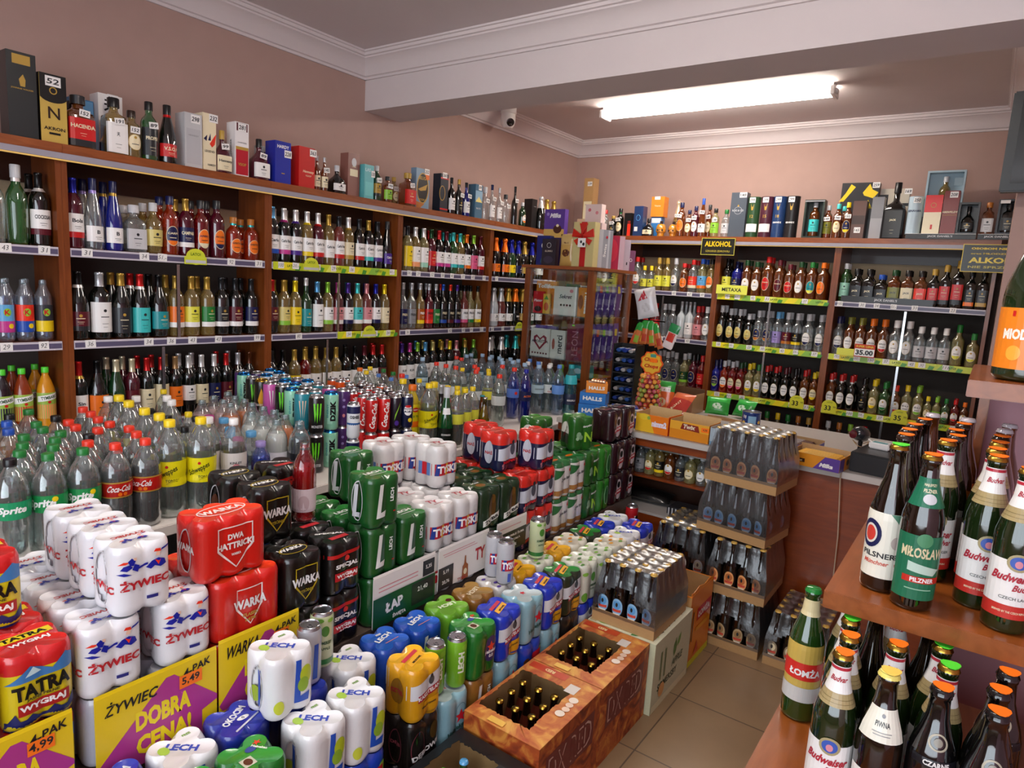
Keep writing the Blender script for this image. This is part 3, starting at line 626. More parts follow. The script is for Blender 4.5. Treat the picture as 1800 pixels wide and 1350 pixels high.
def spec(s, deep=False):
    """'w K white white-blue =TEXT *h' -> proto, description"""
    key = ('spec', s)
    if key in PROTO: return PROTO[key]
    a = s.split(); sh, g, cap, lab = a[:4]; h, r = DIM[sh]; txt = None; tc = None; big = False
    for x in a[4:]:
        if x[0] == '=': txt = x[1:].replace('_', ' ')
        elif x[0] == '*': h = float(x[1:])
        elif x[0] == '@': r = float(x[1:])
        elif x[0] == '#': tc = x[1:]
        elif x == 'big': big = True
    (gc, gk), gn, liq = GL[g]
    cols = lab.split('-'); labels = []; ops = []
    if lab != 'none':
        z0, z1 = dict(w=(.16, .50), b=(.14, .42), c=(.14, .34), t=(.12, .44), h=(.12, .34), s=(.14, .50), g=(.16, .48), q=(.12, .36), v=(.14, .46), J=(.06, .46), j=(.08, .50), y=(.30, .62), e=(.18, .50), p=(.4, .6), o=(.25, .6))[sh]
        if big: z0, z1 = z0-.05, z1+.06
        n = len(cols); zz = [z1]; 
        if n == 1: spans = [(z0, z1)]
        elif n == 2: spans = [(z0+(z1-z0)*.24, z1), (z0, z0+(z1-z0)*.24)]
        else: spans = [(z0+(z1-z0)*.6, z1), (z0+(z1-z0)*.25, z0+(z1-z0)*.6), (z0, z0+(z1-z0)*.25)]
        ang = 78 if sh not in 'jq' else 60
        for c, (p, q) in zip(cols, spans): labels.append((p, q, c, ang))
        H = (spans[0][1]-spans[0][0])*h; dk = cols[0] in ('black', 'navy', 'maroon', 'charcoal', 'purple', 'darkgreen', 'brown', 'red', 'blue', 'teal', 'green', 'deepblue', 'brightred')
        tcol = tc or ('cream' if dk else 'charcoal')
        if txt: ops.append((0, 'T', txt, 0, H*.62, min(H*.34, .016), tcol, {'w': min(2*r*.80, .0095*len(txt)+.004), 'b': .03}))
        else: ops.append((0, 'E', 0, H*.72, .0065, .0065, tcol if not dk else 'gold')); ops.append((0, 'R', -.017, H*.50, .017, H*.50+.0035, tcol))
        ops.append((0, 'R', -.013, H*.28, .013, H*.28+.0016, tcol)); ops.append((0, 'R', -.009, H*.17, .009, H*.17+.0012, tcol))
    capc = cap.split('-')
    oval = sh in 'vs' and lab != 'none' and (txt in ('SOPLICA', 'Grants', 'FRENZ') or cols[0] in ('white', 'navy', 'cream', 'straw', 'orange', 'teal'))
    if oval: labels, ops = [], []
    pr = bottle(sh, h, r, (gc, gk), None if capc[0] == 'none' else capc[0], labels, ops, liquid=('eef4f6', 'tint') if False else None, capstyle='champ' if sh == 'c' else None, seg=14, sq=(.9 if sh in 'jJ' else .6 if sh == 'q' else 0))
    if oval:
        o = outline(sh, h, r); zc = .33*h; om = MB(); w = min(.030, r*.86)
        oo = [('E', 0, zc, w, .17*h, 'cream' if cols[0] != 'cream' else 'gold'), ('E', 0, zc, w*.93, .16*h, cols[0])]
        if len(cols) > 1: oo += [('P', [(w*.93*cos(a*pi/12), zc+.16*h*sin(a*pi/12)) for a in range(14, 23)], cols[1])]
        if txt: oo.append(('T', txt, 0, zc+.012, .0095, tc or ('cream' if cols[0] in ('navy', 'maroon', 'red') else 'charcoal'), {'w': w*1.5, 'b': .03}))
        else: oo.append(('E', 0, zc+.02, .006, .006, 'gold'))
        oo.append(('R', -w*.5, zc-.010, w*.5, zc-.007, 'charcoal' if cols[0] != 'navy' else 'cream'))
        deco(om, oo, lathe_map(o, r), step=.004, base=.0006, lay=.0002); pr = pr+[('label', om.mesh('label', 0), [])]
    if len(capc) > 1:   # coloured ring under the capsule
        o = outline(sh, h, r); z = SH[sh][1]; pr = pr+[('neck_ring', band(o, (z-.045)*h, z*h, capc[1], None, 'foil', 14, .0009).mesh('r', 30), [])]
    cn = lambda c: CN.get(c, c)
    cw = 'foil' if sh == 'c' else 'capsule' if sh in 'wbct' else 'cap'
    d = f"{gn} {SHN[sh]} bottle"+('' if capc[0] == 'none' else f", {cn(capc[0])} {cw}")+('' if lab == 'none' else f", {'-'.join(dict.fromkeys(cn(c).replace(' ', '-') for c in cols[:2]))} label")
    nmn = {'w': 'wine_bottle', 'b': 'wine_bottle', 'c': 'sparkling_wine_bottle', 't': 'wine_bottle', 'h': 'wine_bottle', 'y': 'sports_drink_bottle', 'p': 'soda_bottle', 'o': 'juice_bottle', 'e': 'beer_bottle'}.get(sh, 'liquor_bottle')
    PROTO[key] = (pr, d, nmn, max(h, 0), r); return PROTO[key]
rb = random.Random(11)
def row(side, z, items, place, group, back=.75, off=0):
    """side 'L' = left wall bays, 'B' = back wall bays; items 'px spec' lines"""
    P = []
    for ln in [x.strip() for x in items.strip().split(';') if x.strip()]:
        px, s = ln.split(' ', 1); pr, d, n, h, r = spec(s)
        if side == 'L': u = yat(float(px), LXF-.058, z+h*.45)
        else: u = xat(float(px), BYF+.055, z+h*.45)
        P.append([u, pr, d, n, h, r])
    P.sort(key=lambda p: p[0])
    BE = LB if side == 'L' else BB
    for p in P:
        k = min(range(len(BE)-1), key=lambda q: abs((BE[q]+BE[q+1])/2-p[0])); p += [BE[k]+.0245+p[5]*1.03, BE[k+1]-.0245-p[5]*1.03]
    for k in range(len(BE)-1):
        Q = [p for p in P if abs(p[6]-p[5]*1.03-BE[k]-.0245) < 1e-6]
        if not Q: continue
        s = min(1, (BE[k+1]-BE[k]-.05)/sum(2.10*p[5] for p in Q))
        for p in Q: p[5] *= s; p[6] = BE[k]+.0245+p[5]*1.03; p[7] = BE[k+1]-.0245-p[5]*1.03; p.append(s)
    for _ in range(250):                                   # keep neighbours from touching
        for i in range(len(P)-1):
            m = (P[i][5]+P[i+1][5])*1.035-(P[i+1][0]-P[i][0])
            if m > 0: P[i][0] -= m/2; P[i+1][0] += m/2
        for p in P: p[0] = min(max(p[0], p[6]), p[7])
    for dp in (0, 1):
        for u, pr, d, n, h, r, _a, _b, sc in P:
            if dp and rb.random() > back: continue
            o = max(.058, r+.017)+dp*.094+rb.uniform(-.002, .002)*(dp == 0)
            loc, rot = ((LXF-o, u, z), R_(90)) if side == 'L' else ((u, BYF+o, z), 0)
            oo = put(pr, n, loc, rot+R_(rb.uniform(-10, 10) if d.find('square') < 0 else rb.uniform(-3, 3)), d, 'bottle', group, place+(' back row' if dp else ''))
            if sc < 1: oo.scale = (sc, sc, 1)
row('L', SZL[4], "8 g C black none *.30; 24 g g silver-white none *.31; 66 w K black-white white-maroon =CIOCIOSAN #black", 'upper shelf, first left bay', 'aperitif bottles in the first bay')
row('L', SZL[4], "128 w M deepblue white-red =Bols; 162 h C navy-lilac white =B; 200 h B navy-gold white =B; 236 j C lightgrey lightgrey *.21; 270 g Y lightgrey straw *.23; 299 s O navy navy-orange =CARPI; 326 w M gold navy-white =CAMPARI *.27; 352 s R charcoal orange-cream =APERO #navy big; 381 s M charcoal orange-navy-white =PECUSIO *.28; 410 s O copper-turquoise orange *.21 =APERITIVO; 441 s O copper-turquoise orange *.21 =APERITIVO", 'upper shelf, second left bay', 'aperitif and liqueur bottles', .85)
row('L', SZL[4], "476 w K sky white-blue =Carlo; 494 w K white-magenta white-magenta =Carlo_Rossi; 513 w K white-purple white-purple =Carlo_Rossi; 534 w Y white-yellow white-yellow =Carlo_Rossi; 549 w M white-red white-red =Carlo_Rossi; 568 w Y gold white =Carlo_Rossi; 590 w P charcoal white-red =Carlo_Rossi; 606 w Y white-gold cream-gold; 631 w K charcoal white-red =Carlo_Rossi; 646 w K gold white-turquoise =Carlo; 663 w K charcoal white-purple =Carlo_Rossi; 680 h K charcoal purple =Carlo_Rossi #white", 'upper shelf, third left bay', 'fruit wine bottles')
row('L', SZL[4], "715 w y charcoal yellow big; 729 w Y white white-peach big; 745 w y white white-mint big; 758 w M darkgreen red; 769 w K red white-magenta; 785 w K maroon white-magenta; 797 w g turquoise white-turquoise; 808 w Y turquoise white-teal; 818 w K orange white-orange; 828 w K lime pink; 843 w M maroon white-red", 'upper shelf, fourth left bay', 'varietal wine bottles')
row('L', SZL[4], "871 c K fluo orange; 887 c K fluo orange; 898 c G deepblue yellow; 910 c K deepblue navy; 921 c K gold gold; 934 c K deepblue navy; 947 c K gold white", 'upper shelf, fifth left bay', 'sparkling wine bottles')
row('L', SZL[3], "131 b K black-white maroon-charcoal; 162 w K silver white big @.044; 200 b K gold charcoal big; 240 b K red-white turquoise big; 277 b K black teal; 305 w Y gold orange-white; 334 w Y gold lemon-white; 366 w Y gold green-white; 388 w K charcoal charcoal-white; 413 w K charcoal maroon-white; 441 w K charcoal navy-white", 'middle shelf, second left bay', 'wine bottles with square emblems')
row('L', SZL[3], "477 w K red maroon-black; 498 w Y gold straw-lime; 518 w Y yellow yellow; 537 t G white teal; 557 w K sky white big; 576 w Y lime white-lime; 594 w M magenta rose-white; 613 w K purple white-navy; 629 w Y turquoise turquoise-white; 643 w P rose rose-white; 657 w K deepblue white-navy; 673 w Y yellow cream", 'middle shelf, third left bay', 'colourful varietal wine bottles')
row('L', SZL[3], "708 t C silver navy =FRENZ; 723 t C silver grey =FRENZ; 738 t Y silver amber-yellow =FRENZ #white; 753 t M silver red-brightred =FRENZ #black; 765 t K silver green =FRENZ; 778 t K blue black-blue =FRENZ; 790 t K brightred black-maroon =FRENZ; 802 t K purple black-purple =FRENZ; 815 t P black white-pink =FRENZ; 826 t y black white-green =FRENZ; 838 t Y black white-yellow =FRENZ", 'middle shelf, fourth left bay', 'party wine bottles')
row('L', SZL[3], "867 c F silver white; 880 c P silver white; 893 c K gold white; 905 c K fluo black =MIAMI #white; 918 c K gold gold; 931 c G gold white; 945 c K white white", 'middle shelf, fifth left bay', 'sparkling wine bottles on the middle shelf')
row('L', SZL[2], "141 w K red-gold white =Sin; 171 b K black orange @.046 big; 190 b G cream none; 207 w M cream maroon; 229 w K red cream; 245 w K red cream big; 270 w K tan orange; 305 w K white white-black; 331 w K white cream; 364 w K white navy; 392 w K red maroon; 415 w K silver none; 437 w K brown none", 'lower shelf, second left bay', 'dark wine bottles on the lower shelf')
row('L', SZL[2], "478 w K charcoal none; 493 w K black none; 512 w Y gold yellow-white; 532 w R gold white; 551 w Y gold white; 567 w Y gold white; 587 w Y gold white; 605 w K black white; 622 w K black white; 637 w K maroon white; 652 w K red white; 670 w K red maroon", 'lower shelf, third left bay', 'wine bottles on the lower shelf')
row('L', SZL[2], "707 w K purple white =KUPA; 719 w K magenta white =KUPA; 732 w K lime white =KUPA; 746 w K sky white =KUPA; 759 w K straw white =KUPA; 775 w K gold white; 789 w K yellow white; 801 w M rose-white white; 816 b G gold none; 831 w G lime white", 'lower shelf, fourth left bay', 'white labelled wine bottles')
row('L', SZL[2], "860 c K white white; 880 c K white none; 905 c K turquoise white; 925 c K gold none", 'lower shelf, fifth left bay', 'sparkling wine bottles on the lower shelf')
# sports drinks and juices in the first bay
def sporty(c1, c2): return bottle('y', .25, .032, ('dfe6f0', 'clear'), 'ice', [(.16, .34, c2, 80), (.34, .60, c1, None)], [(1, 'E', 0, .035, .013, .016, 'lime'), (1, 'T', 'K', 0, .035, .02, 'red', {'b': .04}), (0, 'E', .012, .025, .010, .010, 'yellow')], liquid=('b8c8e0', 'tint'), fill=.74, capstyle='sport', seg=16)
for i, (px, c1, c2, w) in enumerate(((8, 'sky', 'magenta', 'blue and magenta'), (26, 'magenta', 'sky', 'magenta and blue'), (43, 'brightred', 'blue', 'red and blue'), (61, 'sky', 'blue', 'light blue'), (77, '30343c', 'yellow', 'dark and yellow'))):
    for dp in (i % 2,):
        put(sporty(c1, c2), 'sports_drink_bottle', (LXF-.055-dp*.085, yat(px, LXF-.055, SZL[3]+.12), SZL[3]), R_(90), f'clear sports water bottle with {w} wrap', 'bottle', 'sports water bottles in the first bay', 'middle shelf, first left bay'+(' back row' if dp else ''))
zt = 0
def juice(c, lc): return bottle('o', .275, .0345, (c, 'gloss'), 'neon', [(.22, .62, '9cbc4a', 85), (.22, .44, lc, 84)], [(0, 'P', [(-.045, .07), (.045, .085), (.045, .11), (-.045, .095)], 'white'), (0, 'T', 'TYMBARK', 0, .090, .014, '1c4a20', {'rot': 9, 'b': .03, 'w': .06}), (0, 'E', .0, .070, .006, .006, 'red')], capstyle='screw', seg=18)
JB = {}
for i, (px, c, lc, w) in enumerate(((4, '1c1016', '2c2c34', 'dark blackcurrant'), (39, '8a3410', 'c8402a', 'brown apple'), (80, 'd8901a', 'f09a5a', 'orange'))):
    for dp in (0, 1):
        put(juice(c, lc), 'juice_bottle', (LXF-.06-dp*.105, yat(px, LXF-.06, SZL[2]+.2), SZL[2]), R_(90), f'{w} juice bottle with bright green cap', 'bottle', 'juice bottles in the first bay', 'lower shelf, first left bay'+(' back row' if dp else ''))
# ---- back wall rows
row('B', SZB[4], "1080 s C black white; 1098 s K black charcoal; 1112 s C red white; 1127 s C red white-red; 1139 v C yellow lemon *.20 @.03; 1149 v C yellow lemon *.20 @.03; 1162 v Y gold lemon; 1177 v Y gold lemon; 1191 v C silver white-navy; 1204 s A red orange *.23; 1219 s C red brightred-cream *.26; 1232 s y blue sky-orange; 1246 s Y black orange-cream", 'upper shelf, tequila bay', 'tequila and rum bottles')
row('B', SZB[4], "1272 w K black lemon *.28; 1288 w B navy navy-lemon *.26; 1307 s A darkgreen white; 1323 s A darkgreen white *.26; 1341 s A red red *.30 =Grants @.043; 1361 s A maroon maroon *.28 =Grants; 1381 s A maroon red *.25 =Grants; 1399 s A darkgreen white; 1418 s A green teal-lemon; 1440 s A orange orange-orange", 'upper shelf, whisky bay', 'amber whisky bottles', 1)
row('B', SZB[4], "1489 s g silver mint; 1508 j K black charcoal =JACK; 1528 j K black charcoal =JACK; 1548 j K blue charcoal =JACK *.2; 1569 j A darkgreen olive =JACK; 1592 j A black cream =JACK; 1614 j A black brightred =JACK; 1637 j K gold red-black *.25 @.036; 1659 j K gold red-black *.28 @.036; 1683 j K gold red-black *.31 @.038; 1705 j K black black-orange *.25 @.034; 1727 j K black charcoal-gold *.25 @.036", 'upper shelf, black label whisky bay', 'black and red labelled whisky bottles', 1)
row('B', SZB[3], "1150 s R red red; 1163 s R red red; 1177 v C silver none; 1190 v C silver none; 1204 t F silver none *.30; 1217 t F silver white *.30; 1230 v P red rose; 1242 v C white white", 'middle shelf, tequila bay', 'clear vodka bottles')
row('B', SZB[3], "1267 v K silver straw-gold *.29; 1283 v K silver straw-gold; 1299 v K silver straw-gold; 1315 v K silver straw-gold *.24; 1333 v C silver navy-copper; 1350 v C silver navy-copper; 1366 v C sky lilac; 1382 v C silver maroon-copper; 1399 v C silver black-yellow; 1419 v C silver white-navy =SOPLICA @.042 big; 1441 v C silver white-navy =SOPLICA big", 'middle shelf, whisky bay', 'vodka bottles with shield labels', 1)
row('B', SZB[3], "1473 v C navy white-navy =SOPLICA; 1491 v A olive white =SOPLICA; 1510 v A olive white =SOPLICA; 1527 v A orange white =SOPLICA; 1547 v A orange white-red =SOPLICA; 1574 v C white white @.04; 1597 v C white white; 1616 v C white lightgrey *.24; 1637 v C white lightgrey *.24; 1658 v C white lightgrey *.24; 1680 v y green white-lemon; 1709 v y green white-lemon *.22", 'middle shelf, black label whisky bay', 'vodka bottles with oval labels', 1)
row('B', SZB[2], "1165 v C silver none; 1176 v C silver navy; 1188 v C silver navy; 1200 v y silver darkgreen-lime; 1218 v M black navy; 1231 v R red red", 'lower shelf, tequila bay', 'vodka bottles behind the counter')
row('B', SZB[2], "1252 v B navy navy-lime *.25 =SOPLICA; 1267 v O silver white-orange =SOPLICA *.25; 1284 v R silver cream-pink =SOPLICA *.25; 1300 v R darkgreen cream-pink =SOPLICA *.25; 1314 v y yellow white-yellow *.25; 1331 v y green white-yellow *.25; 1346 v K red white =SOPLICA *.25; 1362 v K red white =SOPLICA *.25; 1379 v K maroon white =SOPLICA *.25; 1396 v K black white =SOPLICA *.25; 1413 v A red white =SOPLICA *.25; 1432 v A yellow cream-yellow =SOPLICA *.24", 'lower shelf, whisky bay', 'flavoured vodka bottles', 1)
row('B', SZB[2], "1457 v A red-white white =SOPLICA *.25; 1476 v K red-white white =SOPLICA *.25; 1495 v K red-white white =SOPLICA *.25; 1517 v K black black *.24; 1537 v y yellow cream-yellow *.24; 1558 v g green white-green *.23; 1577 v A brightred white-red *.22; 1594 v y yellow white-lemon =ŻU *.23 #black; 1613 v y lime white-lime =ŻU *.23 #black; 1632 v y yellow cream *.17 @.028; 1647 v y lime lime *.17 @.028; 1662 v g green white-green *.17 @.028; 1678 v R red white-red *.17 @.028; 1693 v A orange white *.16 @.028", 'lower shelf, black label whisky bay', 'flavoured vodka bottles by the partition', .8)
row('B', SZB[1]+.18, "1369 v y yellow cream *.16 @.028; 1388 v g green white *.16 @.028; 1403 v A copper cream *.15 @.028; 1420 v K gold none *.15 @.028", 'bottom shelf, whisky bay', 'small vodka flasks', 0) if False else None
row('B', SZB[1], "1345 v y green white; 1369 v y yellow cream; 1388 v g green white; 1403 v A copper cream; 1420 v K gold none", 'bottom shelf, whisky bay', 'small vodka flasks', 0)
row('B', SZB[1], "1453 v C silver white; 1471 v A copper white; 1490 v y lime white; 1515 v K red white", 'bottom shelf, black label whisky bay', 'small vodka flasks by the scanner', 0)
# ======================= things on the top boards ==========================
TL = {}
def tput(side, px, obj, lab, cat, dep=.0, name='gift_box', rot=0, dz=0, grp='gift cartons on the top boards', h=.12, z=TOPZ):
    if side == 'L': p = (LXF-.05-dep, yat(px, LXF-.05-dep, z+h), z+dz); r = R_(90+rot)
    else: p = (xat(px, BYF+.05+dep, z+h), BYF+.05+dep, z+dz); r = R_(rot)
    return put(obj, name, p, r, lab, cat, grp)
def pr_tag(v, u=0, z=.2, w=.045): return [('R', u-w/2, z-.019, u+w/2, z+.019, 'white'), ('T', v, u, z, .021, 'charcoal', {'sh': .15, 'w': w*.8})]
BX = box_proto
tput('L', 33, BX(.098, .085, .315, '24282a', [('R', -.03, .27, .03, .305, 'gold'), ('P', [(-.006, .19), (.010, .19), (.012, .215), (.004, .235), (-.010, .215)], 'gold'), ('T', 'JOHNNIE WALKER', 0, .18, .007, 'gold', {'w': .075})]), 'tall charcoal whisky carton with small gold figure on top board', 'carton')
tput('L', 87, BX(.094, .085, .262, 'c8a850', [('R', -.047, .17, .047, .262, 'black'), ('E', 0, .176, .047, .022, 'black'), ('O', 0, .20, .014, .014, .004, 'gold'), ('T', 'N', 0, .115, .045, 'darkbrown', {'b': .01}), ('T', 'AKRON', 0, .055, .013, 'black', {'w': .075}), ('R', -.02, .032, .02, .040, 'black')]+pr_tag('52', .0, .235, .055), l=[('R', -.04, 0, .04, .262, 'black')]), 'gold and black carton with large letter N and price tag', 'carton')
tput('L', 141, BX(.095, .04, .225, '3f82b8', [('R', -.045, .14, .045, .22, '6aa8d8')]), 'blue carton standing behind squat rum bottle', 'carton', .13)
tput('L', 188, BX(.10, .08, .262, 'white', [('T', '天', 0, .215, .05, 'black', {'b': .03}), ('R', -.05, .0, .05, .055, 'navy'), ('P', [(-.02, .12), (.0, .165), (.02, .15), (.01, .11)], 'charcoal')]+pr_tag('179', .01, .245)), 'white carton with black brush strokes behind whisky bottle', 'carton', .11)
B = lambda s: spec(s)[0]
PT_ = random.Random(5)
def tb(side, px, s, lab, dep=0, **k):
    ps, _d, _n, h, r = spec(s)
    if PT_.random() < .75 and h < .33:
        c = MB().box(-.02, -.0006, -.014, .02, .0006, .014, mat('white', 'paper')); v = str(PT_.choice((89, 99, 125, 145, 148, 152, 166, 191, 236, 305, 340)))
        deco(c, [('T', v, 0, 0, .015, 'charcoal', {'w': .03, 'sh': .15})], lambda u, w, o: (u, -.0007-o, w)); me = c.mesh('tag', 0); me.transform(Matrix.Translation((PT_.uniform(-.008, .008), -r-.0015, h*PT_.uniform(.56, .66))) @ Matrix.Rotation(R_(PT_.uniform(-9, 9)), 4, 'Y')); ps = ps+[('price_tag', me, [])]
    tput(side, px, ps, lab, 'bottle', dep, spec(s)[2], grp='bottles standing on the top boards', **k)
tb('L', 137, 'j A charcoal red-charcoal =HACIENDA *.21 @.052 big', 'squat amber rum bottle with red and dark label')
tb('L', 127, 'j K black none *.2 @.035', 'small dark bottle behind squat rum bottle', .09)
tb('L', 200, 'j Y black white =天 *.235 @.044 big', 'amber whisky bottle with big white label and black cap')
tb('L', 231, 's Y darkbrown cream *.2 @.036', 'small golden bottle with tilted price card beside whisky')
tb('L', 262, 's g black charcoal =PROPER *.255 @.035 big', 'green whiskey bottle with black label and white lettering')
tb('L', 294, 'h K black-red red =V.S.O.P *.26 @.039', 'black cognac bottle with red band near foil box')
tput('L', 332, BX(.085, .085, .25, 'c4c4c6', [('R', -.035, .02, .035, .18, 'b8b8bc'), ('T', 'HENNESSY', 0, .15, .007, 'grey', {'w': .05})]+pr_tag('298', .01, .225)), 'silver grey carton with price tag beside rooster carton', 'carton', .02)
tput('L', 360, BX(.068, .085, .27, 'efe2c0', [('P', [(-.03, .15), (-.012, .17), (-.015, .14)], 'navy'), ('P', [(-.008, .145), (.005, .18), (.006, .145)], 'navy'), ('P', [(.0, .13), (.022, .165), (.034, .18), (.026, .13), (.012, .115)], 'brightred'), ('T', 'LEGEND', 0, .095, .010, 'charcoal', {'w': .05}), ('T', 'HARDY', .01, .032, .009, 'charcoal')]+pr_tag('232', .02, .25)), 'cream carton with blue and red rooster drawing', 'carton', .03)
tb('L', 390, 'q M gold cream =Hennessy *.205 @.040 big', 'squat cognac bottle with cream label and gold neck')
tput('L', 418, BX(.075, .075, .262, 'f0ecec', [('R', -.03, .22, .03, .258, 'maroon'), ('R', -.034, .01, .034, .13, 'b8182c'), ('R', -.0345, .13, .0345, .145, 'gold'), ('T', 'VSOP', 0, .06, .014, 'gold', {'b': .03}), ('T', 'COURVOISIER', 0, .165, .006, 'grey', {'w': .05})]+pr_tag('281', .0, .238), l=[('T', 'COURVOISIER', 0, .12, .012, 'charcoal', {'rot': 90, 'w': .12})]), 'tall white and crimson cognac carton', 'carton', .01)
tb('L', 455, 'q M black white *.205 @.048 big', 'squat cognac bottle with white label before grey carton')
tput('L', 462, BX(.08, .04, .2, 'b8b8ba', [('T', 'HARDY', 0, .16, .02, 'charcoal')]), 'light grey carton behind squat cognac bottle', 'carton', .13)
tput('L', 489, BX(.098, .085, .215, '1c2a9c', [('T', 'HARDY', 0, .188, .017, 'white', {'b': .03, 'w': .072}), ('R', -.01, .05, .01, .055, 'gold')]+pr_tag('228', .03, .155)), 'bright blue cognac carton with white lettering', 'carton')
tput('L', 531, BX(.105, .085, .215, 'c41a18', [('T', 'Hennessy', .01, .085, .018, 'cream', {'sh': .2, 'w': .07, 'b': .02}), ('T', 'V.S.O.P', .01, .065, .009, 'cream')]+pr_tag('363', .04, .19)), 'bright red cognac carton with white lettering', 'carton')
for px in (557, 570): tb('L', px, 't A silver cream *.19 @.021', 'slim amber miniature cognac bottle beside red carton')
tb('L', 592, 'q K silver white *.16 @.045', 'small squat dark cognac bottle with silver stopper')
tput('L', 615, BX(.09, .07, .25, '8a5a50', [('R', -.03, .12, .03, .16, 'cream'), ('E', 0, .2, .018, .025, 'lightgrey'), ('T', 'D\'USSÉ', 0, .175, .008, 'cream')]), 'reddish brown translucent looking carton among bottles', 'carton', .03)
tput('L', 642, BX(.075, .07, .2, '5fb4b8', [('T', 'LAS', -.01, .17, .02, 'ice'), ('R', -.03, .02, .03, .10, '6fc4c4')]+pr_tag('130', .03, .15, .03)), 'turquoise carton on the top board', 'carton')
tb('L', 662, 's G silver gold-charcoal *.21 @.028', 'dark green bottle with gold emblem on top board')
tb('L', 681, 's A charcoal lime *.16 @.032', 'short amber whisky bottle with green label')
tb('L', 692, 's Y gold cream *.18 @.03', 'golden whisky bottle with cream label', .08)
tb('L', 716, 'j A gold red *.21 @.047', 'round shouldered amber whisky bottle with slanted red label')
tput('L', 738, BX(.13, .05, .265, '7a98b0', [('E', .0, .14, .058, .1, 'black'), ('O', .0, .14, .058, .1, .008, 'gold'), ('P', [(-.045, .13), (.0, .15), (.045, .17), (.03, .13), (-.02, .12)], 'gold'), ('T', 'BELUGA', 0, .205, .022, 'gold', {'w': .08, 'b': .03}), ('T', 'VODKA', 0, .065, .014, 'gold'), ('P', [(-.06, .01), (-.02, .01), (.02, .04), (-.06, .05)], 'copper'), ('P', [(.03, .2), (.06, .2), (.06, .26), (.01, .26)], 'orange')]+pr_tag('252', .035, .25)), 'large patterned vodka carton with gold oval emblem', 'carton', .04)
tput('L', 774, BX(.08, .07, .26, '1c2430', [('R', -.04, .225, .04, .235, 'red'), ('O', -.02, .13, .03, .05, .005, 'gold'), ('R', -.04, .02, .04, .03, 'red')]+pr_tag('260', 0, .25)), 'dark slate vodka carton with thin red bands', 'carton', .02)
tb('L', 793, 't K black white *.25 @.03', 'dark slim bottle with white price tag, next to slate carton')
tb('L', 806, 't K gold black *.25 @.03', 'dark slim bottle with gold cap and black label')
tb('L', 819, 't B black white *.24 @.03', 'dark blue slim bottle with white label')
tput('L', 835, BX(.085, .07, .245, '3f6a84', [('R', -.04, .13, .04, .2, '8ab0c8'), ('P', [(-.04, .12), (.0, .16), (.04, .12)], 'straw'), ('T', 'BALTIC', .0, .075, .012, 'lightgrey')]+pr_tag('89', .01, .225, .035)), 'blue grey vodka carton with pale seascape', 'carton', .02)
for px, s, l in ((852, 'v C silver none *.24 @.034', 'clear stout vodka bottle with big price tag'), (864, 't C navy white *.27 @.028', 'clear slim vodka bottle with navy stopper'), (877, 't C silver white *.26 @.026', 'clear slim tall bottle with silver stopper'), (888, 's C charcoal none *.22 @.035', 'clear grey ornate bottle on the top board'), (904, 't K black none *.30 @.026', 'very tall slim black bottle on the top board'), (918, 's G silver white-orange *.19 @.03', 'short dark bottle with white and orange label')): tb('L', px, s, l)
tput('L', 932, BX(.075, .08, .24, '16181a', [('R', -.01, .18, .02, .183, 'grey')]), 'plain black carton near the corner of top board', 'carton', .04)
for px, s, l in ((950, 'c K white none *.27', 'sparkling bottle with white foil near black carton'), (960, 'c G gold white *.26', 'champagne bottle with gold foil beside white foiled one'), (972, 'c G gold cream *.26', 'champagne bottle with gold foil and cream label')): tb('L', px, s, l)
tput('B', 1035, BX(.095, .095, .50, 'b08a58', [('R', -.04, .05, .04, .3, 'cream'), ('T', 'Champagne', 0, .27, .01, 'maroon')]+pr_tag('139', .01, .45)), 'tall brown kraft carton standing in the room corner', 'carton', .06)
for px, s, l in ((1050, 's K black none *.19 @.032', 'dark small bottle right of kraft carton'), (1064, 's C red white *.22 @.034', 'white bottle with red cap on back top board'), (1078, 's K gold charcoal *.17 @.035', 'short dark gold-capped bottle on back top board'), (1090, 's K black-green cream *.23 @.033', 'dark bottle with oval cream label on back top board')): tb('B', px, s, l)
tput('B', 1107, BX(.066, .08, .19, '141416', [('R', .0, 0, .03, .1, 'brightred'), ('T', '12', .015, .115, .02, 'brightred')]), 'black carton with red vertical strip', 'carton')
tput('B', 1125, BX(.082, .08, .245, '233a66', [('O', 0, .15, .02, .025, .004, 'sky'), ('R', -.03, .04, .0, .075, 'white')]), 'navy blue carton on back top board', 'carton')
tb('B', 1141, 'q K black cream *.145 @.045', 'round black squat bottle with oval cream label')
tput('B', 1156, BX(.09, .07, .17, '3a7ab8', [('R', -.04, .12, .04, .16, 'white')]), 'small blue carton supporting the orange carton', 'carton', .12)
tput('B', 1157, BX(.115, .09, .165, 'e88a2a', [('T', 'Veuve', 0, .09, .016, 'cream'), ('R', -.03, .14, .02, .165, 'white')], l=[('R', -.04, 0, .04, .16, 'd87818')]), 'orange champagne carton stacked on small blue carton', 'carton', .12, dz=.1705)
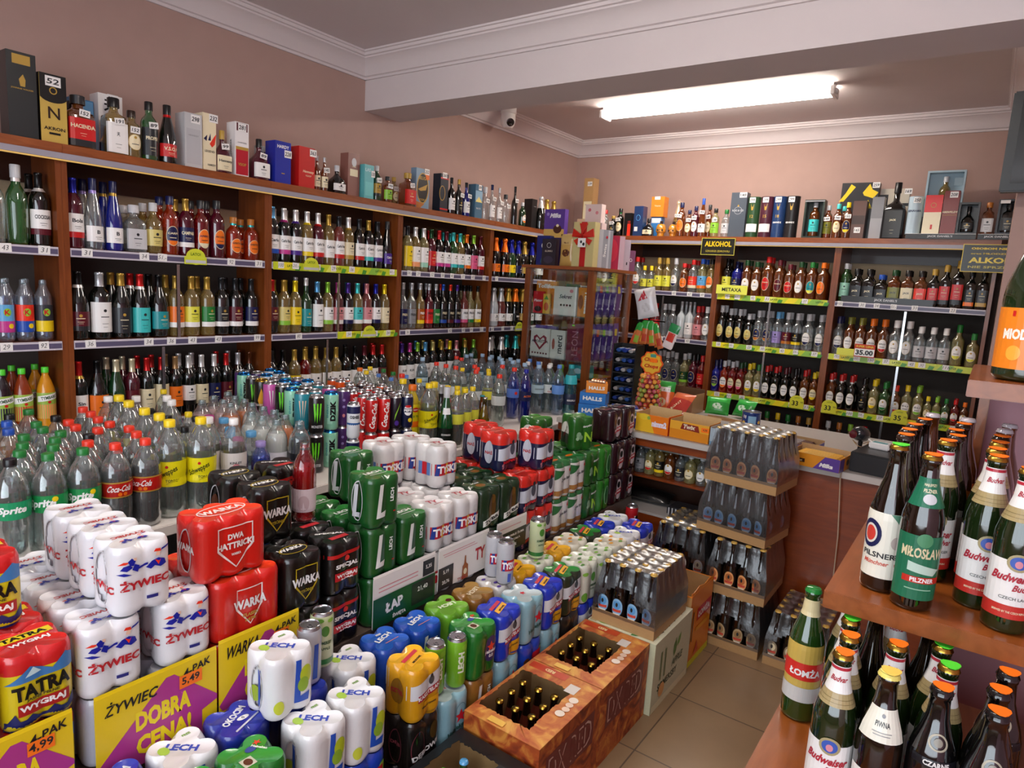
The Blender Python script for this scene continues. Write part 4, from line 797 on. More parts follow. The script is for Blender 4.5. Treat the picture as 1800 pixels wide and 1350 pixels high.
# skull shaped bottles
def skull():
    if 'skull' in PROTO: return PROTO['skull']
    mb = MB(); n = 20; vs = []; lev = 14
    for j in range(lev+1):
        t = j/lev; z = .1*t
        for k in range(n):
            a = 2*pi*k/n; r = .045*sqrt(max(0, 1-((t-.56)/.58)**2)) if t > .3 else .030+.012*t
            x, y = r*sin(a)*.92, -r*cos(a)*1.12
            if cos(a) > .5:
                for ex in (-.017, .017):
                    d = math.hypot(x-ex, (z-.05)*1.1); y += .012*max(0, 1-d/.012)
                y += .008*max(0, 1-math.hypot(x, z-.033)/.007)
            vs.append((x, y, z))
    fs = [(j*n+k, j*n+(k+1) % n, (j+1)*n+(k+1) % n, (j+1)*n+k) for j in range(lev) for k in range(n)]+[tuple(range(n))]
    mb.add(vs, fs, mat('c8862c', 'glass'))
    ps = [('glass_body', mb.mesh('skull', 60), [])]
    cp = MB().lathe([(.012, .098), (.012, .125), (0, .126)], mat('darkbrown', 'plastic'), 14); ps.append(('stopper', cp.mesh('stopper'), []))
    ey = MB()
    for ex in (-.017, .017): deco(ey, [('E', ex, .05, .008, .009, 'black')], lambda u, v, o: (u, -.0415, v))
    ps.append(('eye_socket', ey.mesh('eyes', 0), [])); PROTO['skull'] = ps; return ps
tput('B', 1163, skull(), 'amber skull shaped tequila bottle', 'bottle', 0, 'liquor_bottle', 12, grp='skull bottles')
tput('B', 1185, skull(), 'second amber skull shaped bottle behind price tag', 'bottle', .045, 'liquor_bottle', -8, grp='skull bottles')
for px, s, l, d in ((1190, 'c Y cream cream *.3 @.04', 'cream coloured ornate bottle behind skull bottles', .12), (1197, 's A navy orange *.27 @.034', 'amber brandy bottle with navy capsule beside skull'), (1212, 's A navy cream *.21 @.032', 'short amber brandy bottle with navy capsule'), (1222, 's M navy white *.24 @.032', 'dark brandy bottle with navy capsule'), (1233, 'h A blue white *.30 @.037', 'tall flared amber brandy bottle with blue cap'), (1248, 's A charcoal cream *.26 @.03', 'brown whisky bottle left of tequila bottles'), (1257, 's y black lime *.22 @.033', 'pale tequila bottle with green skull label'), (1277, 's C green lightgrey *.21 @.033', 'clear bottle with bright green capped top'))[:]if False else (): pass
for it in ((1190, 'c Y cream cream *.3 @.033', 'cream coloured ornate bottle behind skull bottles', .14), (1197, 's A navy orange *.27 @.034', 'amber brandy bottle with navy capsule beside skull', 0), (1211, 's A navy cream *.21 @.030', 'short amber brandy bottle with navy capsule', .0), (1222, 's M navy white *.24 @.030', 'dark brandy bottle with navy capsule', 0), (1234, 'h A blue white *.30 @.029', 'tall flared amber brandy bottle with blue cap', .0), (1246, 's A charcoal cream *.26 @.028', 'brown whisky bottle left of tequila bottles', .09), (1257, 's y black lime *.22 @.033', 'pale tequila bottle with green skull label', 0), (1276, 's C green lightgrey *.21 @.033', 'clear bottle with bright green cap', 0)): tb('B', it[0], it[1], it[2], it[3])
tput('B', 1298, BX(.12, .08, .335, '4c545e', [('O', 0, .2, .03, .028, .002, 'silver'), ('T', 'ROE & CO', 0, .2, .014, 'silver'), ('E', 0, .235, .006, .008, 'gold')]+pr_tag('148', .03, .315, .055)), 'tall slate grey whisky carton left of colourful tubes', 'carton')
for px, c, n_, w in ((1323, '2a4a2c', '12', 'dark green'), (1346, '4a2030', '15', 'maroon'), (1368, '1f3a66', '18', 'blue'), (1391, '201e20', '', 'black')):
    tput('B', px, BX(.092, .09, .30, c, [('P', [(-.006, .2), (.006, .2), (.012, .25), (.004, .225), (-.004, .225), (-.012, .25)], 'gold')]+([('T', n_, 0, .155, .022, 'gold')] if n_ else [])+([('R', -.045, .04, .045, .10, 'white')] if n_ in ('12', '15') else [('T', 'GRANDE', 0, .11, .012, 'white', {'b': .03})])+pr_tag('299', -.005, .275), cyl=True), f'{w} round whisky tube with gold stag on back top board', 'carton')
def window_box(w, d, h, col, inner, ops=()):
    k = ('wb', w, d, h, col, inner)
    if k in PROTO: return PROTO[k]
    mb = MB(); m = mat(col, 'print'); mb.box(-w/2, d/2-.004, 0, w/2, d/2, h, m).box(-w/2, -d/2, 0, -w/2+.012, d/2-.004, h, m).box(w/2-.012, -d/2, 0, w/2, d/2-.004, h, m).box(-w/2+.012, -d/2, h-.012, w/2-.012, d/2-.004, h, m).box(-w/2+.012, -d/2, 0, w/2-.012, d/2-.004, .012, m)
    deco(mb, list(ops), lambda u, v, o: (u, -d/2-o, v)); ps = [('carton', mb.mesh('c', 0), [])]
    for q in spec(inner)[0]:
        me = q[1].copy(); me.transform(Matrix.Translation((0, 0, .0125))); ps.append((q[0], me, []))
    PROTO[k] = ps; return ps
tput('B', 1431, window_box(.135, .085, .27, '26332c', 's A silver turquoise *.24 @.035', [('R', -.066, .255, .066, .265, 'grey')]), 'dark green gift carton with a bottle inside', 'carton')
for px, s, l in ((1455, 's A silver olive *.23 @.03', 'whisky bottle with green label beside green gift carton'), (1472, 's A turquoise cream *.24 @.03', 'amber bottle with turquoise cap and cream label'), (1482, 's A turquoise cream *.23 @.03', 'amber bottle with turquoise cap behind the others'), (1489, 's A yellow navy-yellow *.25 @.03', 'amber bottle with yellow cap and blue yellow label')): tb('B', px, s, l, .055 if px == 1482 else 0)
tput('B', 1510, BX(.085, .08, .26, '5a3c32', [('R', -.04, .1, .04, .16, '3a2620')]+pr_tag('165', .0, .06, .04)), 'brown whisky carton right of yellow capped bottle', 'carton', .03)
tput('B', 1506, BX(.24, .09, .40, '2a2a2c', [('P', [(-.13, .27), (-.10, .27), (-.03, .37), (-.06, .39), (-.09, .33)], 'e8c820'), ('P', [(.02, .33), (.06, .39), (.08, .35), (.12, .33), (.09, .29), (.03, .31)], 'e8c820'), ('P', [(.04, .22), (.06, .28), (.09, .22)], 'e8c820')]+pr_tag('259', .10, .38)), 'large black carton with yellow brush strokes', 'carton', .14)
tput('B', 1541, BX(.074, .08, .285, '7c7c80', [('R', -.035, 0, .035, .14, '9a9a9e')]), 'grey whisky carton in front of cream carton', 'carton', .03)
tput('B', 1567, BX(.18, .06, .36, 'cfc6b4', [('R', -.095, .2, -.04, .32, '2a2a2a'), ('R', .03, .24, .09, .26, '2a2a2a')]+pr_tag('169', .08, .34)), 'large cream gift carton behind black bottle', 'carton', .18)
tb('B', 1571, 'J K black black *.38 @.07 =JACK big', 'oversized square black whiskey bottle on top board', .03)
def strip(px0, px1, z, y, h=.04, lip=True):
    a, b = xat(px0, y, z), xat(px1, y, z); L = b-a; mb = MB().box(0, -.0015, -h, L, 0, 0, mat('1c1e20', 'plastic')); ops = []
    if lip: mb.box(0, -.0015, 0, L, .15, .002, mat('white', 'plastic'))
    for x in ([.3, .85] if L > .6 else [.5]): ops.append(('T', "JACK DANIEL'S", L*x if L < .6 else x*L*.95, -h/2, h*.5, 'lightgrey', {'b': .03, 'w': .14}))
    deco(mb, ops, lambda u, v, o: (u, -.0016-o, v)); return mb, a, y
for px0, px1, z, l, y in ((1592, 1716, TOPZ+.032, 'black display riser with white lettering under flask cartons', BYF-.03), (1719, 1790, TOPZ+.032, 'short black display riser at right end of top board', BYF-.03)):
    mb, a, yy = strip(px0, px1, z, y, .032); o = part('display_riser', mb.mesh('ds', 0), None, (a, yy, z)); tag(o, l, 'riser')
mb, a, yy = strip(1479, 1641, SZB[4]+.0455, BYF-.001, .042, False); o = part('display_strip', mb.mesh('ds', 0), None, (a, yy, SZB[4]+.0455)); tag(o, 'black strip with white lettering before the square whisky bottles', 'strip')
RZ = .0345
tput('B', 1606, BX(.088, .1, .245, 'b4c8d4', [('T', 'KINAHAN', 0, .15, .014, 'navy', {'w': .08})]+pr_tag('250', .01, .22), cyl=True), 'pale blue round whisky tube on black riser', 'carton', .0, dz=RZ)
tput('B', 1638, BX(.098, .085, .25, 'ece0c0', [('R', -.049, .14, .049, .25, 'd01c20'), ('O', 0, .185, .016, .016, .003, 'gold'), ('R', -.003, .03, .008, .06, 'red')]), 'red and cream cognac carton on black riser', 'carton', dz=RZ)
tput('B', 1668, BX(.086, .085, .275, '7a2420', [('R', -.04, .12, .04, .122, 'gold'), ('T', 'ABERFELDY', 0, .14, .012, 'cream')]+pr_tag('208', .01, .25)), 'maroon whisky carton on black riser', 'carton', dz=RZ)
tput('B', 1652, window_box(.22, .08, .30, 'a8c0cc', 's Y silver cream *.25 @.035', [('R', .05, .2, .10, .25, '8ca4b0')]), 'pale blue gift carton with bottle window, behind maroon carton', 'carton', .15, dz=RZ+.13)
tput('B', 1650, BX(.22, .09, .1275, '6a6a6a'), 'grey carton carrying the pale blue gift carton', 'carton', .15, dz=RZ)
tput('B', 1701, window_box(.115, .09, .20, '1c1c20', 'q K black charcoal *.165 @.038'), 'black gift carton holding a dark squat bottle', 'carton', dz=RZ)
tb('B', 1736, 'j A copper lightgrey *.2 @.033', 'square amber whiskey bottle on right riser', 0, dz=RZ)
tput('B', 1771, window_box(.115, .09, .215, '22242e', 'j K charcoal charcoal *.18 @.035', [('R', -.05, .19, .0, .21, 'white')]), 'dark gift carton with bottle at right end', 'carton', dz=RZ)
# signs hanging from the top board
def sign(px, z1, w, h, ops, lab, y=BYF-.03, col='1c1c14'):
    mb = MB().box(-w/2, -.002, -h, w/2, .002, 0, mat(col, 'plastic')); deco(mb, ops, lambda u, v, o: (u, -.002-o, v-h)); o = part('hanging_sign', mb.mesh('s', 0), None, (xat(px, y, z1-h/2), y, z1)); return tag(o, lab, 'sign')
fr = lambda w, h, c: [('R', -w/2, 0, w/2, .004, c), ('R', -w/2, h-.004, w/2, h, c), ('R', -w/2, 0, -w/2+.004, h, c), ('R', w/2-.004, 0, w/2, h, c)]
sign(1262, TOPZ-.012, .265, .13, fr(.265, .13, 'c8c050')+[('T', 'ALKOHOL', 0, .085, .042, 'd8b820', {'b': .04, 'w': .21}), ('T', 'SZKODZI ZDROWIU', 0, .03, .014, 'b8a840', {'w': .19})], 'dark sign with large yellow heading hanging over whisky bay')
sign(1766, TOPZ-.03, .45, .175, fr(.45, .175, 'e8c820')+[('T', 'OSOBOM NIETRZEŹWYM', 0, .15, .018, 'e8c820', {'b': .04, 'w': .36}), ('T', 'oraz MŁODZIEŻY do 18 lat', 0, .118, .014, 'd8b820', {'w': .36, 'b': .03}), ('T', 'ALKOHOLU', 0, .075, .036, 'e8d040', {'b': .04, 'w': .37}), ('T', 'NIE SPRZEDAJEMY', 0, .03, .02, 'c8b840', {'w': .37, 'b': .02})], 'yellow framed dark sign with four text lines at right', BYF-.03)
# loose cards on the rails
def card(x, y, z, w, h, col, ops, lab, rx=0, side='B', cat='price card'):
    mb = MB().box(-w/2, -.001, 0, w/2, .0, h, mat(col, 'paper')); deco(mb, ops, lambda u, v, o: (u, -.0012-o, v)); o = part('price_card', mb.mesh('c', 0), None, (x, y, z), (R_(rx), 0, 0 if side == 'B' else R_(90))); return tag(o, lab, cat)
yf = BYF-.017
card(xat(1285, yf, SZB[4]), yf-.001, SZB[4]+.006, .24, .07, 'e6ea5a', [('T', 'METAXA', 0, .035, .028, 'charcoal', {'w': .15})], 'yellow green handwritten card above the whisky bay price rail')
card(xat(1519, yf, SZB[3]+.03), yf-.001, SZB[3]+.002, .13, .09, 'c83c28', [('R', -.062, .006, .062, .058, 'f4f4f0'), ('T', '35.00', 0, .032, .036, 'black', {'b': .05, 'w': .11}), ('T', 'SUPER CENA', 0, .074, .016, 'yellow', {'w': .11})], 'red and white special price card reading 35.00')
card(xat(1487, yf, SZB[3]+.03), yf, SZB[3]+.002, .12, .05, 'e0e45a', [], 'plain lime card left of the red special price card')
for px, zi, t_, lb in ((1400, 2, '33', 'in the whisky bay'), (1457, 2, '33', 'beside the bay upright'), (1580, 2, '35', 'before small lime bottles')):
    mb = MB(); mpp = lambda u, v, o: (u, -.002-o, v); mb.box(-.05, -.002, -.038, .05, 0, .02, mat('dcdc3a', 'paper')); deco(mb, [('E', 0, .018, .05, .042, 'dcdc3a'), ('T', t_, -.01, .0, .036, 'black', {'b': .02}), ('T', '99', .035, .01, .014, 'olive'), ('T', 'LATO!', 0, .042, .010, '6a8a1a')], mpp)
    o = part('price_badge', mb.mesh('pb', 0), None, (xat(px, yf, SZB[zi]), yf-.001, SZB[zi]+.006)); tag(o, f'round topped yellow price badge reading {t_}, {lb}', 'price badge')
for px, zi, lb, X in ((340, 4, 'under bitter aperitif bottles', LXF), (543, 4, 'under fruit wine bottles', LXF), (645, 3, 'under colourful wine bottles', LXF), (909, 3, 'in sparkling wine bay', LXF)):
    mb = MB().box(-.055, -.002, -.036, .055, 0, .0, mat('d4dc3a', 'paper')); deco(mb, [('E', 0, .0, .048, .038, 'd4dc3a'), ('T', 'LATO!', 0, .012, .014, '5a7a14', {'b': .03}), ('R', -.05, -.03, .05, -.016, 'lightgrey')], lambda u, v, o: (u, -.0025-o, v))
    o = part('promo_badge', mb.mesh('pb', 0), None, (X+.0185, yat(px, X, SZL[zi]), SZL[zi]), R_(90)); tag(o, f'round topped yellow green promotion badge {lb}', 'price badge')
# ======================= soft drinks on the white table ====================
TZ = .79
def petsoda(cap, liq, fill, lab, ops=(), h=.285, r=.045, kind='p', z=(.42, .60), style=None, body='dfe6e6'):
    return bottle(kind, h, r, (body, 'clear'), cap, [(z[0], z[1], lab, None)] if lab else [], ops, liquid=liq, fill=fill, capstyle=style, seg=20)
CL = ('e4ece8', 'tint')
PT = dict(
 G=(lambda: petsoda('green', CL, .80, '1c8c4a', [(0, 'T', 'Sprite', 0, .026, .030, 'white', {'sh': .25, 'b': .04, 'w': .075, 'rot': 6}), (0, 'E', .035, .04, .008, .008, 'yellow')]), 'clear lemonade bottle, green cap and green label', .285, .045),
 R=(lambda: petsoda('brightred', ('140806', 'gloss'), .72, 'b81c14', [(0, 'R', -.14, .0, .14, .004, 'gold'), (0, 'R', -.14, .047, .14, .051, 'gold'), (0, 'T', 'Coca-Cola', 0, .03, .020, 'white', {'sh': .35, 'w': .07, 'b': .02}), (0, 'E', .0, .012, .006, .006, 'orange'), (0, 'E', .015, .012, .006, .006, 'orange')]), 'cola bottle, red cap and red label', .285, .045),
 V=(lambda: petsoda('brightred', ('140806', 'gloss'), .62, '8a4a94', [(0, 'R', -.03, .02, .03, .04, '7a3a88')], h=.25, r=.037), 'cola bottle, red cap and purple label', .25, .037),
 K=(lambda: petsoda('black', CL, .80, '1c9460', [(0, 'T', 'Sprite', 0, .026, .026, 'white', {'sh': .25, 'b': .04, 'w': .07})]), 'clear lemonade bottle, black cap and green label', .285, .045),
 B=(lambda: petsoda('blue', ('e09040', 'liquid'), .78, 'orange'), 'orange drink bottle, blue cap', .285, .045),
 Y=(lambda: petsoda('yellow', CL, .72, 'e8dc14', [(0, 'T', 'Schweppes', .0, .045, .024, '1c2c18', {'rot': 26, 'sh': .2, 'w': .075}), (0, 'E', .002, .068, .005, .005, 'red'), (0, 'T', 'TONIC', .016, .02, .009, '1c2c18'), (0, 'P', [(.0, .008), (.04, .022), (.04, .026), (.0, .012)], 'c8b810')], h=.33, r=.049, z=(.34, .60)), 'tonic water bottle, yellow cap and yellow label', .33, .049),
 y=(lambda: petsoda('yellow', CL, .75, 'dcd83a', h=.27, r=.038), 'small tonic bottle, yellow cap', .27, .038),
 W=(lambda: petsoda('white', ('d8c890', 'tint'), .7, 'd8d0cc', [(0, 'E', 0, .025, .014, .018, 'rose'), (0, 'T', 'KINLEY', 0, .045, .009, 'charcoal')], h=.31, r=.044, z=(.36, .62)), 'clear soda bottle, white cap and pale label', .31, .044),
 k=(lambda: petsoda('black', CL, .75, 'c8c8b0', h=.27, r=.038), 'small clear soda bottle, black cap', .27, .038),
 P=(lambda: petsoda('magenta', ('c8402a', 'liquid'), .5, 'f0d0d8', h=.22, r=.037, kind='y', z=(.2, .42), style='screw'), 'squat drink bottle, pink cap', .22, .037),
 b=(lambda: petsoda('sky', CL, .6, 'b8d8ec', h=.22, r=.037, kind='y', z=(.2, .42), style='screw'), 'squat water bottle, light blue cap', .22, .037),
 U=(lambda: petsoda('lilac', ('2a50c0', 'liquid'), .70, '3a6ad8', h=.2, r=.036, kind='y', z=(.12, .34), style='screw', body='4a7ae0'), 'squat blue drink bottle, lilac cap', .2, .036),
 O=(lambda: petsoda('ice', ('ee8028', 'gloss'), .80, 'e8d8c8', h=.25, r=.044, kind='y', style='sport', z=(.3, .5)), 'orange sports drink bottle, clear cap', .25, .044),
 C=(lambda: petsoda('ice', ('eceae4', 'gloss'), .80, 'e4e4ea', h=.25, r=.044, kind='y', style='sport', z=(.3, .5)), 'cloudy sports drink bottle, clear cap', .25, .044),
 H=(lambda: petsoda('ice', ('ecbcb8', 'gloss'), .78, 'e8c8d0', h=.25, r=.044, kind='y', style='sport', z=(.3, .5)), 'pale pink sports drink bottle, clear cap', .25, .044),
 X=(lambda: petsoda('ice', ('1c1c22', 'gloss'), .72, '18181c', h=.25, r=.044, kind='y', style='sport', z=(.3, .5)), 'black sports drink bottle, clear cap', .25, .044),
 r=(lambda: petsoda('brightred', CL, .8, 'd8e0e0', h=.31, r=.042), 'clear mineral water bottle, red cap', .31, .042),
 w=(lambda: petsoda('white', CL, .8, 'e0e8e4', [(0, 'E', 0, .03, .012, .012, 'charcoal'), (0, 'T', 'Cisowianka', 0, .012, .009, 'red')], h=.32, r=.042, body='cfe0e4'), 'clear mineral water bottle, white cap', .32, .042),
 l=(lambda: petsoda('a8c8e4', CL, .8, 'b8d4e0', [(0, 'T', 'OSOWIANKA', 0, .03, .010, 'charcoal')], h=.32, r=.042, body='c4dcec'), 'clear mineral water bottle, pale blue cap', .32, .042),
 q=(lambda: petsoda('5a8ad8', CL, .8, '6a9ae0', h=.33, r=.042, body='a8c8f0'), 'bluish mineral water bottle, blue cap', .33, .042),
 u=(lambda: petsoda('deepblue', ('2040a0', 'liquid'), .8, 'navy', [(0, 'T', 'ACTIVE', 0, .03, .012, 'orange', {'b': .03})], h=.33, r=.038, body='1c3cc8'), 'deep blue water bottle, blue cap', .33, .038),
 s=(lambda: petsoda('brightred', ('3050b0', 'liquid'), .75, '5a80d8', [(0, 'E', 0, .03, .010, .010, 'brightred')], h=.32, r=.042, body='6a8ae0'), 'blue tinted water bottle, red cap', .32, .042),
 j=(lambda: petsoda('yellow', ('d8c060', 'tint'), .6, 'lemon', h=.29, r=.04), 'clear lemonade bottle, yellow cap', .29, .04),
 g=(lambda: petsoda('green', CL, .8, 'lime', h=.28, r=.04), 'clear soda bottle, dark green cap', .28, .04),
 t=(lambda: petsoda('5a8ad8', CL, .7, 'ice', h=.26, r=.036), 'small clear bottle, blue cap', .26, .036),
 o=(lambda: petsoda('orange', CL, .8, 'peach', h=.29, r=.045), 'clear bottle, orange cap', .29, .045),
 L=(lambda: bottle('y', .315, .038, ('b8a420', 'gloss'), 'orange', [(.24, .70, 'e0d018', None)], [(0, 'E', 0, .118, .018, .012, 'red'), (0, 'T', 'Lipton', 0, .118, .010, 'white', {'b': .03}), (0, 'P', [(-.03, .03), (.03, .03), (.02, .06), (-.02, .06)], 'orange'), (0, 'T', 'ICE TEA', 0, .085, .010, 'green')], capstyle='screw', seg=20), 'yellow iced tea bottle, orange cap', .315, .038),
 M=(lambda: bottle('y', .31, .038, ('dcdcc8', 'clear'), 'yellow', [(.2, .62, 'd8d818', None)], [(0, 'P', [(-.03, .02), (.03, .02), (.02, .05), (-.02, .04)], 'navy')], liquid=('b8a040', 'liquid'), fill=.6, capstyle='screw', seg=20), 'iced tea bottle, yellow cap', .31, .038),
 D=(lambda: bottle('t', .315, .037, ('16181a', 'glass'), 'silver', (), ()), 'plain black glass bottle, silver cap', .315, .037),
 E=(lambda: bottle('h', .315, .039, ('0f4a22', 'glass'), 'silver', [(.16, .36, '101814', 80), (.58, .68, 'white', 40)], [(0, 'T', 'OSOWIANKA', 0, .03, .010, 'white', {'b': .03, 'w': .05})]), 'green glass water bottle, silver cap', .315, .039),
 F=(lambda: bottle('e', .235, .03, ('c8c090', 'tint'), 'silver', [(.16, .46, 'f0e8d8', 80)], [(0, 'R', -.02, .03, .02, .045, 'red')], liquid=('e0c850', 'liquid'), fill=.8, capstyle='crown'), 'small pale lemonade bottle, silver crown', .235, .03),
 A=(lambda: bottle('e', .235, .03, ('5a2808', 'glass'), 'teal', [(.16, .46, 'f0f0e8', 80)], [(0, 'R', -.02, .03, .02, .04, 'orange')], capstyle='crown'), 'small brown bottle, teal crown', .235, .03),
 T=(lambda: bottle('h', .30, .036, ('c01c14', 'gloss'), 'yellow', [(.2, .45, 'e8b818', 80)], ()), 'red drink bottle, yellow cap', .30, .036),
 N=(lambda: bottle('p', .33, .044, ('8ad8dc', 'clear'), '2aa8b0', [(.62, .8, '3ab8c0', None), (.2, .42, '28304a', None)], [(1, 'T', 'KROPLA', 0, .03, .012, 'white')], liquid=('80d0d8', 'tint'), fill=.8), 'turquoise topped water bottle', .33, .044),
 S=(lambda: bottle('c', .32, .040, ('1c5a20', 'glass'), 'lime', [(.14, .34, 'charcoal', 80)], (), capstyle='champ'), 'green sparkling bottle, lime foil', .32, .04),
)
def pets(o, s, lines, place, dy=0):
    P = []
    for ln in lines.split(';'):
        ln = ln.strip()
        if not ln: continue
        k, rest = ln.split(' ', 1)
        for pr in rest.split():
            x, y = pr.split(','); f, d, h, r = PT[k]; q = at(o[0]+float(x)/s, o[1]+float(y)/s, TZ+h); P.append([q[0], q[1], k, r])
    return P
PP = pets((0, 640), 4.5, "G 218,365 316,470 347,505 270,555 397,545 343,612 453,590 527,625 455,680 595,675 665,720; R 655,345 718,380 760,425 868,460 940,505 1030,555 1125,605 508,470 545,505 600,545 735,620 808,660; V 868,725; K 80,400 440,440 680,585 50,615 128,680 192,740 0,570; B 125,460 188,505; Y 940,250 1018,295 1138,355 1250,395 1360,465; y 1220,185 1460,380 1637,460; W 855,260 1095,260 1302,260 1380,290 1722,445; k 1330,410 1548,420 1490,510 1195,350; P 1655,410; b 1770,430", '')
PP += pets((360, 600), 4.5, "H 70,435 183,405 140,465 0,470; O 202,490 303,460; C 240,435 375,490 465,520 375,565 450,590 547,545 568,625; O 633,585; X 752,635; Y 10,640; P 262,765; b 200,715 365,715; U 442,795; W 95,625; b 200,690", '')
PP2 = pets((700, 600), 4.5, "r 385,110 475,125 303,168 385,185 467,195 560,190 635,210 617,230 825,190 803,265; s 920,212; l 155,125 548,105 632,100 727,95 730,125 863,100 825,135 903,125 965,115 827,160 907,155 980,145 1003,175 1118,190; q 1055,140 1155,165 1268,180; w 1083,165 1195,180 1325,165 1230,150; j 537,215 715,222 710,245; u 1015,225; N 1350,180; S 1428,170; Y 50,305; j 167,300; M 285,325; T 445,365; j 527,378; F 540,410 600,430; j 593,395 665,410; A 675,440; F 750,455; j 735,430; L 188,350; D 390,345; E 487,365", '')
PP2 += pets((360, 600), 4.5, "o 1165,200; j 1300,200 1278,235; g 1390,220 1490,245; t 1375,260 1475,290 1595,270; Y 1790,330; r 1560,260", '')
def settle(P, it=260):
    for _ in range(it):
        for i in range(len(P)):
            for j in range(i):
                d = P[i][3]+P[j][3]+.002; dx, dy = P[i][0]-P[j][0], P[i][1]-P[j][1]; L = math.hypot(dx, dy) or 1e-4
                if L < d:
                    e = (d-L)/2*1.02; dx, dy = dx/L*e, dy/L*e; P[i][0] += dx; P[i][1] += dy; P[j][0] -= dx; P[j][1] -= dy
        for p in P: p[0] = min(max(p[0], -3.09+p[3]), -2.125-p[3]); p[1] = min(max(p[1], .2), 3.90-p[3])
    return P
# cans: double layer, outline points at the upper rim
CANS = {}
def oc(o, s, k, txt, z): return [[*at(o[0]+float(p.split(',')[0])/s, o[1]+float(p.split(',')[1])/s, z)[:2], k, .0335 if k not in 'cznfQ' else .0287] for p in txt.split()]
EC = oc((360, 600), 4.5, 'u', '290,230 1095,375 420,240 735,290', 1.126)+oc((360, 600), 4.5, 'm', '310,250 690,370 1000,400 720,330', 1.126)+oc((360, 600), 4.5, 'k', '380,280 885,425 615,340 800,350 560,290', 1.126)+oc((360, 600), 4.5, 'g', '450,300', 1.126)+oc((360, 600), 4.5, 'p', '520,320 985,355', 1.126)+oc((360, 600), 4.5, 't', '770,395 895,330 630,265 870,380', 1.126)+oc((360, 600), 4.5, 'b', '490,260 635,305 590,240 815,305 520,220', 1.126)
CC = oc((360, 600), 4.5, 'c', '1320,450 1420,440 1260,430 1190,375 1165,400 1230,385 1300,405 1350,420 1400,410 1290,365 1370,380', 1.10)+oc((360, 600), 4.5, 'z', '1515,430 1440,375 1540,400 1460,410 1330,345 1230,330 1250,320', 1.10)+oc((360, 600), 4.5, 'n', '1600,425', 1.10)+oc((360, 600), 4.5, 'f', '1100,295 1150,355 1160,330 1380,345 1060,305 1035,300', 1.10)+oc((360, 600), 4.5, 'Q', '1195,490', 1.10)
ALLP = settle(PP+PP2+EC+CC)
while True:                                      # a bottle still squeezed between others is left out
    W = [0]*len(ALLP)
    for i in range(len(ALLP)):
        for j in range(i):
            m = ALLP[i][3]+ALLP[j][3]-math.hypot(ALLP[i][0]-ALLP[j][0], ALLP[i][1]-ALLP[j][1])
            if m > .0004: W[i] += m*(.05 if ALLP[i][2] in 'LDEFASMuNC' and ALLP[i] in PP+PP2 else 1); W[j] += m*(.05 if ALLP[j][2] in 'LDEFASMuNC' and ALLP[j] in PP+PP2 else 1)
    k = max(range(len(W)), key=lambda q: W[q])
    if W[k] == 0: break
    b_ = ALLP.pop(k)
    for Ls in (PP, PP2, EC, CC):
        Ls[:] = [q for q in Ls if q is not b_]
for p in PP+PP2:
    x, y, k, r = p; f, d, h, _ = PT[k]
    reg = 'front end of white table' if y < 1.25 else 'middle of white table' if y < 2.15 else 'far part of white table'
    put(f(), 'soda_bottle' if k not in 'DEFAS' else 'glass_drink_bottle', (x, y, TZ+.0006), R_(60+rb.uniform(-20, 20)), d, 'bottle', 'drink bottles on the white table', reg)
def energy(c, txt, tc, top='silver', extra=(), o={}): return lambda: can(c, list(extra)+[('T', txt, .0, .08, .034, tc, {'rot': 90, 'b': .05, 'w': .11, **o})], top=top)
clawM = [('P', [(-.017, .135), (-.010, .135), (-.006, .09), (-.010, .055), (-.014, .09)], '6ed82a'), ('P', [(-.003, .135), (.003, .135), (.003, .09), (-.001, .05), (-.004, .09)], '6ed82a'), ('P', [(.010, .135), (.017, .135), (.014, .09), (.008, .058), (.008, .09)], '6ed82a'), ('T', 'MONSTER', 0, .036, .012, 'lightgrey', {'b': .03, 'w': .048})]
claw2 = lambda c: [(a, b, c) if a == 'P' else (a, *b) for a, b, *_ in [(q[0], q[1], q[2]) for q in clawM[:3]]]
